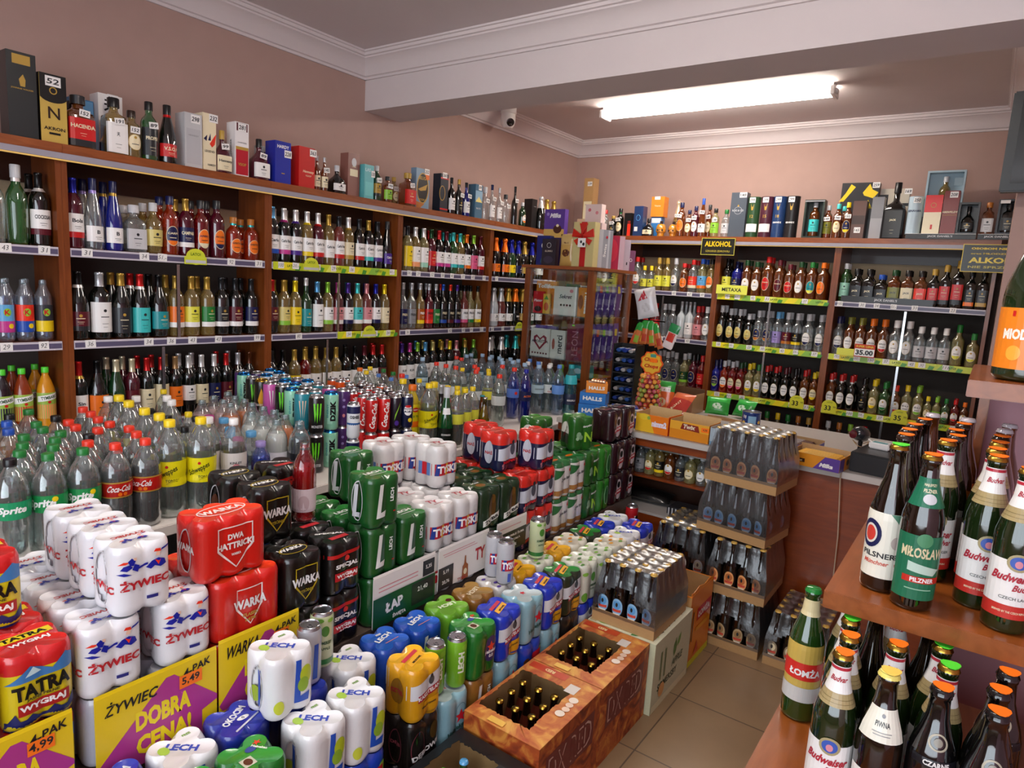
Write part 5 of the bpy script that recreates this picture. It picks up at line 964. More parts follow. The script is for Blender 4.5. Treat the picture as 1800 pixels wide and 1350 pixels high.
EN = dict(u=(lambda: can('4a2a6a', [('E', 0, .12, .006, .006, 'lilac'), ('E', 0, .09, .006, .006, 'lilac'), ('E', 0, .05, .006, .008, 'rose')]), 'purple energy drink can'),
 m=(lambda: can('8cd0b0', [('P', [(-.018, .03), (.004, .03), (.004, .14), (-.018, .14)], 'mint'), ('T', 'DZIK', .006, .088, .024, 'black', {'rot': 90, 'b': .06, 'w': .09}), ('T', 'ENERGY', -.017, .088, .008, 'teal', {'rot': 90, 'w': .06})], top='2a80c8'), 'mint green energy drink can with blue lid'),
 k=(lambda: can('121212', clawM), 'black energy drink can with green claw mark'), g=(lambda: can('1a1610', [('P', [(0, .13), (.016, .07), (0, .03), (-.016, .07)], 'e8a820'), ('T', 'ROCKSTAR', 0, .05, .010, 'white', {'w': .05})], top='gold'), 'black and gold star energy drink can'),
 p=(lambda: can('c85aa8', [('P', [(-.014, .13), (-.008, .13), (-.004, .05)], 'white'), ('P', [(.0, .13), (.006, .13), (.003, .05)], 'white'), ('P', [(.012, .13), (.018, .13), (.008, .05)], 'white')]), 'pink energy drink can with white claws'),
 t=(lambda: can('2a8a9a', [('P', [(-.014, .13), (-.008, .13), (-.004, .05)], 'skin'), ('P', [(.0, .13), (.006, .13), (.003, .05)], 'skin'), ('P', [(.012, .13), (.018, .13), (.008, .05)], 'skin')]), 'teal energy drink can with pale claws'),
 b=(lambda: can('d8dce0', [('R', -.02, .04, .02, .12, 'sky')], top='2a80c8'), 'pale energy drink can with blue lid'),
 c=(lambda: can('c81a18', [('T', 'Coca-Cola', .003, .078, .026, 'white', {'rot': 82, 'sh': .3, 'b': .035, 'w': .115})], .156, .028), 'red cola can with white script'),
 z=(lambda: can('1c1420', [('P', [(-.012, .04), (.012, .11), (.018, .13), (-.008, .07)], 'lime'), ('E', 0, .03, .010, .012, 'purple')], .156, .028), 'black drink can with green streak'),
 n=(lambda: can('141a3c', [('E', 0, .085, .020, .024, 'white'), ('R', -.020, .076, .020, .094, '141a3c'), ('T', 'PEPSI', 0, .085, .012, 'white', {'b': .05, 'w': .038}), ('E', 0, .104, .014, .006, 'red'), ('E', .01, .04, .010, .010, 'yellow')], .156, .028), 'navy cola can with round emblem and lemons'),
 f=(lambda: can('e85a18', [('E', 0, .09, .018, .018, 'orange')], .156, .028), 'orange drink can'),
 Q=(lambda: can('e0e4e8', [('R', -.04, .0, .04, .07, '2a5a9a'), ('R', -.04, .11, .04, .14, 'navy'), ('T', 'OSHEE', 0, .095, .014, 'charcoal', {'b': .04, 'w': .04})], .156, .028), 'white and blue vitamin drink can'))
for p in EC+CC:
    x, y, k, r = p; f, d = EN[k]; h = .168 if k in 'umkgptb' else .156
    for lay in (0, 1): put(f(), 'drink_can', (x, y, TZ+.0006+lay*(h+.0008)), R_(62+rb.uniform(-12, 12)), d, 'can', 'drink cans stacked two high on the white table', ('upper' if lay else 'lower')+' layer on white table')
# ======================= multipacks ========================================
def T_(s, v, h, c, w=.1, u=0, **o): return ('T', s, u, v, h, c, {'w': w, 'b': .045, **o})
couple = lambda u, v, k: [('P', [(u+x*k, v+y*k) for x, y in pts], c) for pts, c in (
  ([(-.052, .010), (-.040, .006), (-.028, .012), (-.034, .020), (-.046, .018)], 'deepblue'), ([(-.056, .022), (-.042, .022), (-.034, .026), (-.046, .028)], 'brightred'), ([(-.058, .001), (-.046, .003), (-.030, -.004), (-.046, -.004)], 'deepblue'),
  ([(-.034, .018), (-.026, .016), (-.022, .026), (-.030, .034), (-.038, .028)], 'deepblue'), ([(-.026, .028), (-.020, .026), (-.020, .033), (-.026, .034)], 'e8c0a8'), ([(-.030, .008), (-.018, .0), (-.014, .014), (-.024, .020)], 'deepblue'), ([(-.016, .006), (.004, .010), (.004, .015), (-.016, .011)], 'deepblue'),
  ([(.0, .004), (.012, .016), (.026, .020), (.040, .014), (.044, .002), (.030, -.002), (.018, .004), (.010, -.002)], 'deepblue'), ([(.018, .018), (.026, .004), (.032, .018), (.028, .012)], 'brightred'), ([(.020, .026), (.028, .024), (.030, .034), (.022, .036)], 'e8c0a8'), ([(.016, .036), (.032, .034), (.030, .041), (.020, .042)], 'brightred'), ([(.030, .036), (.050, .040), (.052, .045), (.034, .041)], 'deepblue'))]
shield = lambda v, h, w, c: [('P', [(-w/2, v), (-w/2+.003, v), (-w/2+.003, v-h*.5), (-.0, v-h+.004), (0, v-h), (-w/2, v-h*.55)], c), ('P', [(w/2, v), (w/2-.003, v), (w/2-.003, v-h*.5), (.0, v-h+.004), (0, v-h), (w/2, v-h*.55)], c), ('R', -w/2, v-.003, w/2, v, c)]
D = {}
D['zywiec'] = ('white four-pack of beer cans, red lettering and blue dancing couple', lambda: multipack(2, 2, 'e6e6ea', 'f4f4f8', couple(.002, .105, 1.05)+[T_('ŻYWIEC', .078, .026, 'b8202c', .108), ('R', .002, .032, .026, .040, '2a2a78')], [T_('ŻYWIEC', .07, .024, 'c83038', .10)], [T_('ŻYWIEC', .012, .018, 'c03a34', .075, rot=180)]+couple(.0, -.03, .6), hole=(1, .085, .026, .06)))
D['tatra'] = ('yellow blue and red four-pack of beer cans, black lettering', lambda: multipack(2, 2, 'd8c41a', 'd42420', [('P', [(-.062, .108), (-.02, .140), (.02, .120), (.045, .146), (.062, .135), (.062, .108)], '3f7ab8'), ('P', [(-.03, .118), (-.015, .137), (.0, .122)], 'ice'), ('R', -.064, .0, .064, .026, '1c2460'), ('P', [(-.064, .02), (-.05, .044), (-.04, .02), (-.02, .034), (.0, .02), (.02, .036), (.04, .02), (.06, .046), (.064, .02)], '1c2460'), T_('TATRA', .088, .032, 'black', .105, rot=3), ('R', -.045, .036, .05, .062, 'a81c1c'), T_('WYGRAJ', .049, .016, 'white', .085), T_('JASNE PEŁNE', .068, .008, '4a4418', .06)], [('E', 0, .08, .025, .04, 'lilac')], [('R', -.052, .008, .052, .034, 'e8d020'), T_('TATRA', .021, .018, 'black', .085), T_('WYGRAJ', -.012, .018, 'white', .075)], zones=[(.128, 'c81e20')]))
wk = lambda s1, s2, c1, c2: shield(.135, .105, .075, c2)+[T_(s1, .092, .026, 'e4e4e4', .095 if len(s1) < 7 else .10), T_(s2, .06, .010, c1, .045)]
D['warka_red'] = ('bright red six-pack of beer cans, white shield and lettering', lambda: multipack(3, 2, 'cc1e16', 'f0401e', [(o[0], *o[1:]) for o in wk('WARKA', 'CLASSIC', 'gold', 'e8d8d4')]+[T_('1478', .046, .009, 'gold', .03)], [T_('WARKA', .09, .02, 'white', .08)], [T_('WARKA', 0, .026, 'f4e8e4', .12), ('O', 0, 0, .068, .034, .004, 'f4e8e4')]))
D['dwa'] = ('bright red six-pack with two words in white shield', lambda: multipack(3, 2, 'cc1e16', 'f0401e', shield(.140, .115, .10, 'e8d8d4')+[T_('DWA', .112, .016, 'e8e0dc', .045), T_('HATTRICKI', .088, .018, 'e8e0dc', .105), T_('WARKA', .064, .007, 'e8e0dc', .028)], [T_('WARKA', .09, .02, 'white', .08)], [T_('WARKA', 0, .026, 'f4e8e4', .12), ('O', 0, 0, .068, .034, .004, 'f4e8e4')], hole=(1, .08, .024, .055)))
D['warka_blk'] = ('black four-pack of strong beer, yellow shield and white lettering', lambda: multipack(2, 2, '0f0e0c', '1c1c1c', wk('WARKA', 'STRONG', '9a8a20', 'b8a020'), [('E', 0, .08, .02, .03, 'brown')], [T_('WARKA', .008, .02, 'white', .09), ('O', 0, -.002, .045, .028, .003, 'b8a020')], hole=(1, .08, .024, .055)))
D['specjal'] = ('black four-pack with red stripe and white lettering', lambda: multipack(2, 2, '100e0e', '161414', [('P', [(-.066, .118), (.066, .128), (.066, .138), (-.066, .130)], 'b81c1c'), ('E', -.0, .112, .009, .009, 'c83028'), T_('SPECJAL', .09, .017, 'white', .085), ('R', -.045, .046, .042, .072, 'b01c24'), T_('WYGRAJ', .059, .014, 'white', .078), T_('4-PAK', .049, .006, 'white', .05)], [], [T_('SPECJAL', .02, .014, 'white', .09, rot=-30), ('R', -.03, -.03, .035, -.01, 'c03038')]))
lech = lambda c, tc='e8ece8': [('P', [(-.042, .035), (-.030, .145), (-.014, .145), (-.024, .052), (.000, .056), (-.004, .036)], tc), ('T', 'LECH', .022, .105, .014, tc, {'rot': 88, 'w': .045, 'b': .04}), ('R', .028, .046, .038, .050, 'red')]
D['lech'] = ('green four-pack of beer cans, tall white letter L', lambda: multipack(2, 2, '14501f', '2c7a34', lech(0), [('P', [(-.022, .03), (-.014, .14), (.0, .14), (-.006, .046), (.014, .05), (.010, .032)], 'c8ccd0')], [T_('LECH', .006, .018, 'white', .07), ('R', -.03, -.018, .04, -.015, 'white')], hole=(1, .085, .024, .062)))
tys = [('R', -.066, .052, .066, .098, 'b81c2c')]+[('P', [(x, .052), (x+.012, .052), (x+.018, .098), (x+.004, .098)], c) for x, c in ((-.062, '1c3a8c'), (-.02, 'e8b020'), (.018, '1c3a8c'), (.044, 'e8b020'))]+[T_('TYSKIE', .075, .030, 'f4f0f0', .112)]
D['tyskie'] = ('white four-pack of beer cans, red blue and yellow name band', lambda: multipack(2, 2, 'dad8d8', 'ecebeb', tys+[('E', .028, .122, .012, .010, 'c8c6c6'), ('P', [(-.05, .01), (.01, .0), (.0, .03)], 'c8c8ca')], [('R', -.03, .05, .03, .10, '5a80c0'), ('R', -.012, .05, .012, .10, 'c82030')], [T_('TY', .0, .028, 'b83040', .045, rot=-20), ('R', -.02, -.028, .03, -.025, 'b83040')]))
D['zubr'] = ('dark green four-pack, brown bison and tilted white name plate', lambda: multipack(2, 2, '16301a', '1c3c20', [('E', .0, .088, .022, .05, '5a3c14'), ('E', .004, .125, .013, .018, '6a4818'), ('P', [(-.05, .018), (.05, .045), (.05, .070), (-.05, .043)], 'e8e8e0'), T_('ŻUBR', .044, .018, 'black', .085, rot=15)], [], [('R', -.045, -.025, .045, .03, '2a4c20'), ('E', 0, .0, .024, .018, '8a5c20'), T_('ŻUBR', .03, .010, 'white', .05)]))
D['harnas'] = ('navy and silver four-pack with red top, red name', lambda: multipack(2, 2, '16183c', 'd83020', [('P', [(-.066, .05), (.066, .05), (.066, .125), (-.066, .10)], 'c4c8d4'), ('P', [(-.05, .05), (-.03, .08), (-.01, .05)], 'lightgrey'), ('E', .016, .095, .014, .026, '4a4c58'), ('E', .018, .125, .008, .009, 'charcoal'), ('R', -.03, .030, .058, .052, '2a1420'), T_('HARNAŚ', .046, .018, 'd02028', .088, rot=4), ('T', '6,0%', -.045, .025, .010, 'rose', {'rot': 90})], [('E', 0, .08, .024, .05, 'b8bcc8'), T_('NAŚ', .08, .018, 'a81c24', .04)], [T_('HARNAŚ', 0, .014, 'f09080', .07)], zones=[(.118, 'd02a20')]))
D['white_brown'] = ('white and brown four-pack with green top, handwritten style name', lambda: multipack(2, 2, 'e0dedc', '2a7a3c', [('R', -.066, 0, .066, .04, 'a8743a'), ('P', [(-.066, .14), (.0, .128), (-.066, .09)], '2a6a38'), ('T', 'Żywe Białe', .008, .092, .022, 'charcoal', {'sh': .3, 'w': .07, 'rot': 8}), ('E', .045, .128, .014, .009, 'red')], [], [('E', 0, 0, .03, .012, 'orange')], zones=[(.148, '2a6a38')]))
D['namyslow'] = ('bright green four-pack with white hop flowers and tall letter N', lambda: multipack(2, 2, '1f5c1c', '3a8a2c', [('E', -.025, .08, .014, .016, '8ab08a'), ('E', -.012, .068, .012, .012, '7aa07a'), ('E', -.032, .062, .009, .009, '9ac09a'), ('T', 'N', .03, .07, .05, '9ac83a', {'b': .03}), ('T', 'Namysłów', .02, .125, .013, 'white', {'sh': .3, 'rot': 12, 'w': .05})], [('E', 0, .09, .036, .048, 'e4e4dc'), ('R', -.034, .03, .034, .082, '102a14'), T_('NAMYSŁÓW', .09, .014, 'maroon', .065, rot=60)], [T_('NAMYSŁÓW', 0, .014, '8ac85a', .08)]))
D['green_plain'] = ('mid green four-pack with dark oval', lambda: multipack(2, 2, '2a7a24', '3a8a2c', [('E', .02, .08, .018, .05, '1c5a2a'), ('O', .02, .08, .018, .05, .003, '9ac89a')], [], [('E', 0, 0, .03, .01, 'orange')]))
D['maroon'] = ('dark maroon four-pack with white oval and red banner', lambda: multipack(2, 2, '2a0c16', '1c1424', [('E', .01, .08, .026, .055, 'c8b8bc'), ('E', .012, .105, .012, .018, 'black'), ('P', [(-.03, .045), (.045, .062), (.045, .088), (-.03, .07)], 'b01c2c'), T_('OKOCIM', .067, .010, 'white', .06, rot=12)], [], [('R', -.04, -.01, .04, .01, '6a2030')]+[('E', x, y, .004, .004, 'lightgrey') for x in (-.05, -.02, .01, .04) for y in (-.05, .05)]))
# lower rows
def kasz(base, topc, low=None): return lambda: multipack(2, 2, base if low is None else low, topc, [('P', [(-.066, .075), (.066, .090), (.066, .150), (-.066, .120)], 'd8d8dc'), ('R', -.02, .0, .045, .06, 'e8a818'), ('E', .010, .118, .010, .014, '4a4c50'), ('E', .010, .132, .005, .006, 'charcoal'), ('P', [(-.045, .066), (.058, .082), (.058, .104), (-.045, .088)], 'b02038'), T_('KASZTELAN', .085, .013, 'white', .09, rot=9), T_('NIEPASTERYZOWANE', .045, .006, 'charcoal', .06)], [('E', 0, .09, .026, .04, '8a6018'), T_('SZTEL', .09, .014, 'a01c30', .05)], [('P', [(-.04, -.03), (.035, -.01), (.04, .014), (-.035, -.006)], 'f0b030'), ('P', [(-.04, .0), (.035, .018), (.035, .032), (-.04, .014)], 'd03848'), T_('MIODOWE', -.012, .008, 'black', .045, rot=14)])
D['kasz_blue'] = ('bright blue and silver four-pack, crimson slanted name band', kasz('2038b8', '1c34c0'))
D['kasz_yellow'] = ('yellow and white four-pack, crimson slanted name band', kasz('d89a18', 'f4b820'))
D['kasz_green'] = ('four-pack with green top, dark bottom and crimson name band', kasz('2a3020', '2a8a38'))
D['lech_blue'] = ('plain blue four-pack of alcohol-free beer cans', lambda: multipack(2, 2, '1c48a8', '2a62c8', lech(0), [], [T_('LECH', .008, .020, 'white', .07, rot=12), T_('FREE', .03, .008, 'white', .02), ('R', -.02, -.026, .035, -.023, 'rose')]))
D['lech_lime'] = ('lime green four-pack of flavoured beer cans', lambda: multipack(2, 2, '6aa82a', '7ab83a', lech(0), [], [T_('LECH', .0, .020, 'e8f4d8', .07, rot=170), ('E', .03, .02, .012, .010, 'maroon')]))
D['lech_brown'] = ('golden brown four-pack, tall white letter L', lambda: multipack(2, 2, '8a5c24', 'a8803a', lech(0)+[('E', -.045, .06, .012, .012, 'e86a28')], [('E', 0, .06, .02, .02, 'e86a28')], [T_('LECH', 0, .02, 'e8dcc0', .07, rot=190)]))
lf = [('P', [(.0, .03), (.004, .145), (.018, .145), (.016, .045), (.044, .050), (.040, .026)], '2450b8'), ('E', .032, .10, .018, .026, 'b8c82a'), ('E', .024, .075, .016, .020, '8cb030'), ('E', -.045, .04, .012, .018, 'c8d040'), ('T', 'FREE', .052, .12, .007, 'grey', {'rot': 90})]
D['lech_white'] = ('white four-pack of lime-flavoured beer, blue letter and limes', lambda: multipack(2, 2, 'e4e4e6', 'f2f2f6', lf, [('E', -.01, .06, .018, .022, '9ab030'), ('P', [(.0, .03), (.002, .13), (.016, .13), (.014, .03)], '2450b8')], [T_('LECH', .0, .022, '3a50b8', .075, rot=-52), ('E', -.034, .018, .012, .016, 'a8cc50'), T_('FREE', .036, .008, '8ab060', .02, u=.03)], hole=(1, .08, .022, .055)))
D['okocim_blue'] = ('royal blue four-pack, white lettering', lambda: multipack(2, 2, '1c2c90', '2a3cb0', [T_('OKOCIM', .09, .02, 'white', .1)], [], [T_('OKOCIM', .012, .020, 'e8ecf4', .085, rot=28), ('E', .012, -.010, .016, .008, 'f0f0f0'), ('T', '0', .012, -.010, .010, 'navy'), ('P', [(-.03, -.05), (.05, -.022), (.05, -.016), (-.03, -.044)], 'c8ccdc')]))
D['heineken_green'] = ('translucent green four-pack with red star and small labels', lambda: multipack(2, 2, '1c6a24', '2f9434', [('E', .02, .09, .034, .045, '3a2a60'), ('P', [(.02, .118), (.026, .104), (.038, .102), (.029, .094), (.032, .082), (.02, .088), (.008, .082), (.011, .094), (.002, .102), (.014, .104)], 'e84028'), T_('Heineken', .082, .013, 'white', .062, u=.02), T_('0.0', .066, .012, 'white', .02, u=.02)], [], [('R', -.03, -.03, .0, .0, 'c8c8b0'), ('E', -.015, -.015, .010, .012, 'brown'), ('E', .012, .018, .014, .010, '3a4a98'), ('P', [(.035, .04), (.038, .032), (.046, .032), (.040, .027), (.042, .02), (.035, .025), (.028, .02), (.030, .027), (.024, .032), (.032, .032)], 'e84028'), T_('Heineken', .01, .008, 'e8f0e0', .04, u=.03, rot=-60)]))
D['heineken_silver'] = ('frosty silver blue four-pack with red star', lambda: multipack(2, 2, '8ab4c0', 'c8d8dc', [('O', .018, .09, .026, .045, .002, '4a7a88'), ('P', [(.018, .115), (.025, .098), (.040, .096), (.029, .086), (.033, .070), (.018, .080), (.003, .070), (.007, .086), (-.004, .096), (.011, .098)], 'd02030'), ('T', 'Heineken', .0, .055, .015, '2a5048', {'w': .085, 'b': .03, 'rot': 8})], [('R', -.02, .05, .02, .09, 'a8c8d0')], [('P', [(0, .012), (.004, .004), (.012, .003), (.006, -.003), (.008, -.011), (0, -.006), (-.008, -.011), (-.006, -.003), (-.012, .003), (-.004, .004)], 'd02030')]))
D['debowe'] = ('black and brown four-pack of dark beer, white lettering', lambda: multipack(2, 2, '1a1512', '1c1816', [('O', -.034, .085, .024, .055, .002, '6a3038'), ('E', .03, .115, .018, .028, '4a3410'), T_('DĘBOWE', .062, .022, 'e4e0dc', .11, rot=10), ('E', .02, .02, .03, .02, 'lightgrey')], [('O', 0, .08, .026, .055, .003, '6a3038'), T_('DĘB', .09, .014, '8a4048', .04)], [], zones=[]))
D['debowe_white'] = ('black and white four-pack of dark beer', lambda: multipack(2, 2, 'c8c4c0', '1c1816', [('E', .03, .12, .02, .03, '4a4a4c')], [], [], zones=[(.05, '26201c')]))
D['radler'] = ('blue and red four-pack with fruit drawings', lambda: multipack(2, 2, '1c40b0', '2a50c0', [('E', -.04, .10, .014, .016, 'brown'), ('E', -.045, .05, .014, .014, 'orange'), ('E', .045, .12, .016, .018, 'lime'), ('P', [(-.01, .06), (.02, .03), (.045, .06), (.045, .13), (-.01, .12)], 'c01c2c'), T_('WARKA', .09, .018, 'white', .07, u=.012, rot=8)], [], []))
D['somersby'] = ('white apple cider four-pack with green leaf pattern', lambda: multipack(2, 2, 'dcdccc', 'e4e8d8', [('E', .012, .105, .013, .020, '5a9440'), ('T', 'SOMERSBY', .012, .068, .010, '1c4a28', {'w': .05, 'b': .04}), ('T', 'APPLE', .012, .052, .007, '1c4a28'), ('E', -.045, .03, .014, .02, '6aa83a'), ('E', .05, .025, .014, .018, '4a8a30'), ('E', -.048, .13, .012, .008, '8cc04a'), ('E', .048, .14, .012, .007, '8cc04a')], [('E', 0, .03, .02, .016, '6aa83a'), ('E', .01, .12, .02, .012, '8cc04a')], [('E', x, y, .012, .007, c) for x, y, c in ((-.04, .03, '6aa83a'), (.0, .045, '8cc04a'), (.042, .02, '4a8a30'), (-.03, -.02, '8cc04a'), (.02, -.04, '6aa83a'), (.045, -.03, '8cc04a'), (0, 0, '5a7a50'), (-.05, -.045, '4a8a30'))]))
D['somersby_orange'] = ('white cider four-pack with orange and leaf pattern', lambda: multipack(2, 2, 'e0dccc', 'ece6d4', [('E', .012, .10, .014, .020, '5a9440'), ('T', 'SOMERSBY', .012, .066, .010, '1c4a28', {'w': .05, 'b': .04}), ('E', .03, .04, .014, .014, 'e8942a'), ('E', -.04, .13, .012, .010, 'e8a83a')], [('E', 0, .04, .02, .02, 'e8942a')], [('E', x, y, .012, .008, c) for x, y, c in ((-.04, .03, 'e8a83a'), (.0, .045, '8cc04a'), (.042, .02, 'e8942a'), (-.03, -.02, 'e8a83a'), (.02, -.04, '6aa83a'), (.045, -.03, 'e8a83a'), (0, 0, 'd88a2a'))]))
D['somersby_purple'] = ('white cider four-pack with purple berry pattern', lambda: multipack(2, 2, 'd8d4d0', 'dcd8d8', [], [], [('E', x, y, .010, .007, 'purple') for x, y in ((-.04, .03), (.0, .045), (.042, .02), (-.03, -.02), (.02, -.04), (.045, -.03), (-.05, -.05), (.05, .05))]))
D['yellow_plain'] = ('golden yellow four-pack, seen mostly from above', D['kasz_yellow'][1])
D['zywiec_plain'] = ('plain silver white four-pack', lambda: multipack(2, 2, 'b8bcc8', 'd0d2d8', [('R', .05, .03, .06, .05, 'charcoal')]))
LEV = {3: .840, 2: .672, 1: .504}
def pk(k, x, y, z, place='', rot=90, jit=1.5, lab=None):
    d, f = D[k]; p = f(); nm = 'six_pack_of_cans' if k in ('dwa', 'warka_red') else 'four_pack_of_cans'
    z = z if z not in LEV else LEV[z]
    put_pack(p, (x, y, z+.0008), R_(rot+rb.uniform(-jit, jit)), lab or d, 'multipacks of beer cans', place, nm)
U = 'on upper stepped row'
lvn = {3: 'top layer of tall display', 2: 'second layer of tall display', 1: 'third layer of tall display'}; lvn = {k: v.replace(' of ', ', ') for k, v in lvn.items()}
def up(k, cols, y, lv, **a):
    for c in cols: pk(k, -1.569-.1398*c, y, lv, lvn[lv], **a)
# tall display: y positions along the table, column 0 at the aisle
up('tatra', [1], .46, 3); up('tatra', [0, 1], .50, 2); up('tatra', [0, 1], .36, 2) ; up('tatra', [0], .50, 1)
up('zywiec', [0, 1, 2], .715, 3); up('zywiec', [0, 1, 2], .645, 2); up('zywiec', [0], .815, 2); up('zywiec', [1, 2, 3], .80, 2); up('zywiec_plain', [0], .645, 1); up('zywiec_plain', [0], .80, 1); up('zywiec', [3], .645, 2)
up('dwa', [.15], .955, 3); up('warka_red', [0], .985, 2); up('warka_red', [1.05], .985, 2, lab='bright red six-pack lying behind, white oval lettering on top'); up('warka_red', [0], .985, 1)
up('warka_blk', [1, 2.1], 1.165, 3); up('warka_blk', [0, 1], 1.165, 2); up('warka_blk', [0], 1.165, 1)
up('specjal', [2.1], 1.325, 3); up('specjal', [0, 1], 1.315, 2); up('specjal', [0], 1.315, 1)
up('lech', [0], 1.475, 3); up('lech', [1.8], 1.60, 3); up('lech', [0, 1, 2], 1.475, 2); up('lech', [0, 1], 1.62, 2); up('lech', [0], 1.475, 1); up('lech', [0], 1.62, 1)
up('tyskie', [1.0, 2.0], 1.935, 3); up('tyskie', [2.05], 1.79, 3); up('tyskie', [0, 1, 2], 1.765, 2); up('tyskie', [0, 1, 2], 1.91, 2); up('tyskie', [0], 1.765, 1); up('tyskie', [0], 1.91, 1)
up('zubr', [0, 1, 2], 2.05, 2); up('zubr', [0, 1, 2], 2.188, 2); up('zubr', [0], 2.05, 1); up('zubr', [0], 2.188, 1)
up('harnas', [.75], 2.30, 3); up('harnas', [.05], 2.45, 3); up('harnas', [1.8], 2.36, 3); up('harnas', [0, 1, 2], 2.326, 2); up('harnas', [0, 1], 2.464, 2); up('harnas', [0], 2.326, 1); up('harnas', [0], 2.464, 1)
up('namyslow', [1.15], 2.68, 3, lab='bright green four-pack standing behind the red topped packs'); up('white_brown', [0, 1], 2.602, 2); up('white_brown', [0, 1], 2.74, 2); up('white_brown', [0], 2.602, 1); up('white_brown', [0], 2.74, 1)
up('namyslow', [.35], 2.885, 3, rot=60); up('namyslow', [0, 1], 2.88, 2); up('namyslow', [0], 2.88, 1); up('green_plain', [0, 1], 3.02, 2); up('green_plain', [0], 3.02, 1)
pk('maroon', -1.60, 3.17, 3, lvn[3]); up('maroon', [0, 1], 3.17, 2); up('maroon', [0], 3.17, 1); up('maroon', [0, 1], 3.31, 2) ; up('maroon', [0], 3.31, 1)
pk('maroon', -1.59, 3.31, 3, lvn[3])
# red drink bottle standing on the packs
q = at(552, 905, .84); put(petsoda('ice', ('c8101c', 'liquid'), .72, 'd8c8cc', [(0, 'E', 0, .03, .018, .026, 'c0a8ac')], h=.27, r=.037, kind='y', style='sport', z=(.14, .44), body='e0404a'), 'sports_drink_bottle', (-1.745, 1.455, .8408-.0), 0, 'red sports drink bottle standing among the black and green packs', 'bottle') if False else put(petsoda('ice', ('c8101c', 'liquid'), .72, 'd8c8cc', [(0, 'E', 0, .03, .018, .026, 'c0a8ac')], h=.255, r=.037, kind='y', style='sport', z=(.14, .44), body='e0404a'), 'sports_drink_bottle', (-1.735, 1.33, .8415), R_(50), 'red sports drink bottle standing on the black packs beside green ones', 'bottle')
# lower display, tops at z ~ .52
LW = {3: .353, 2: .185, 1: .017}
lwn = {3: 'top layer of low display', 2: 'middle layer of low display', 1: 'bottom layer of low display'}; lwn = {k: v.replace(' of ', ', ') for k, v in lwn.items()}
mat_ = MB().box(-.07, -1.3, 0, .07, 1.3, .016, mat('kraft', 'paper')); o = part('cardboard_mat', mat_.mesh('m', 0), None, (-1.268, 1.8, 0)); tag(o, 'flat brown cardboard mat under the low display beside the crates', 'mat')
def lo(k, x, y, lv=3, **a): pk(k, x, y, LW[lv], lwn[lv], **a)
F, Bk = -1.268, -1.412
for k, y in (('okocim_blue', .60), ('lech_white', .745), ('okocim_blue', .885), ('lech_white', 1.25), ('lech_blue', 1.395), ('lech_blue', 1.54), ('lech_lime', 1.69), ('lech_brown', 1.835), ('somersby_purple', 1.975), ('yellow_plain', 2.115), ('somersby', 2.25), ('yellow_plain', 2.39), ('somersby_orange', 2.53), ('kasz_green', 2.67), ('kasz_blue', 2.81), ('lech_white', 2.95)):
    lo(k, Bk, y, rot=90 if k not in ('okocim_blue', 'lech_blue') else 60, jit=2) if False else lo(k, Bk, y)
lo('okocim_blue', Bk, 1.07); pk('lech_white', -1.375, .985, LW[3]+.1695, 'standing one layer above the blue pack')
LAY = [('heineken_green', .83, 'radler', 'debowe'), ('lech_white', 1.01, 'lech_white', 'lech_white'), ('lech_white', 1.15, 'radler', 'debowe'), ('kasz_yellow', 1.375, 'debowe', 'debowe_white'), (None, 1.515, 'heineken_silver', 'okocim_blue'), ('heineken_green', 1.655, 'lech_brown', 'debowe'), ('kasz_blue', 1.80, 'heineken_silver', 'heineken_silver'), ('heineken_silver', 1.945, 'radler', 'namyslow'), ('kasz_blue', 2.085, 'heineken_silver', 'heineken_silver'), ('kasz_green', 2.225, 'debowe_white', 'debowe'), ('somersby', 2.365, 'kasz_blue', 'debowe_white'), ('somersby', 2.505, 'kasz_blue', 'kasz_blue'), ('somersby_orange', 2.645, 'kasz_blue', 'kasz_blue'), ('kasz_blue', 2.93, 'kasz_blue', 'okocim_blue'), ('lech_white', 2.785, 'kasz_blue', 'okocim_blue')]
for a, y, b, c in LAY:
    if a: lo(a, F, y, 3)
    lo(b, F, y, 2); lo(c, F, y, 1)
lo('heineken_green', F, .69, 3, lab='green four-pack at the near end of the low display'); lo('radler', F, .69, 2); lo('debowe', F, .69, 1)
# single cans standing about
limec = lambda: can('7ab82a', [('T', 'LECH', 0, .09, .022, 'ecf4dc', {'rot': 90, 'b': .05, 'w': .07}), ('E', .012, .14, .012, .010, 'lime')])
somc = lambda: can('c8d4a8', [('E', 0, .115, .012, .016, '4a8a30'), ('T', 'SOMERSBY', 0, .08, .010, '1c4a28', {'w': .042, 'b': .04}), ('T', 'APPLE', 0, .062, .008, '1c4a28'), ('E', -.015, .148, .010, .006, '6aa83a'), ('E', .015, .146, .010, .006, '8cc04a')], bands=[(.014, .03, '2f7a3a')])
tysc = lambda: can('b4b4ba', [('R', -.034, .055, .034, .098, 'b81c2c'), ('P', [(-.03, .055), (-.02, .055), (-.014, .098), (-.026, .098)], '1c3a8c'), ('T', 'TYSKIE', .002, .076, .028, 'f4f0f0', {'b': .05, 'w': .066}), ('R', -.008, .012, .006, .045, '3a50b0')])
silc = lambda: can('b8bcc4', [('P', [(.0, .02), (.004, .12), (.018, .12), (.014, .02)], '2450b8')])
zt = LW[3]+.168
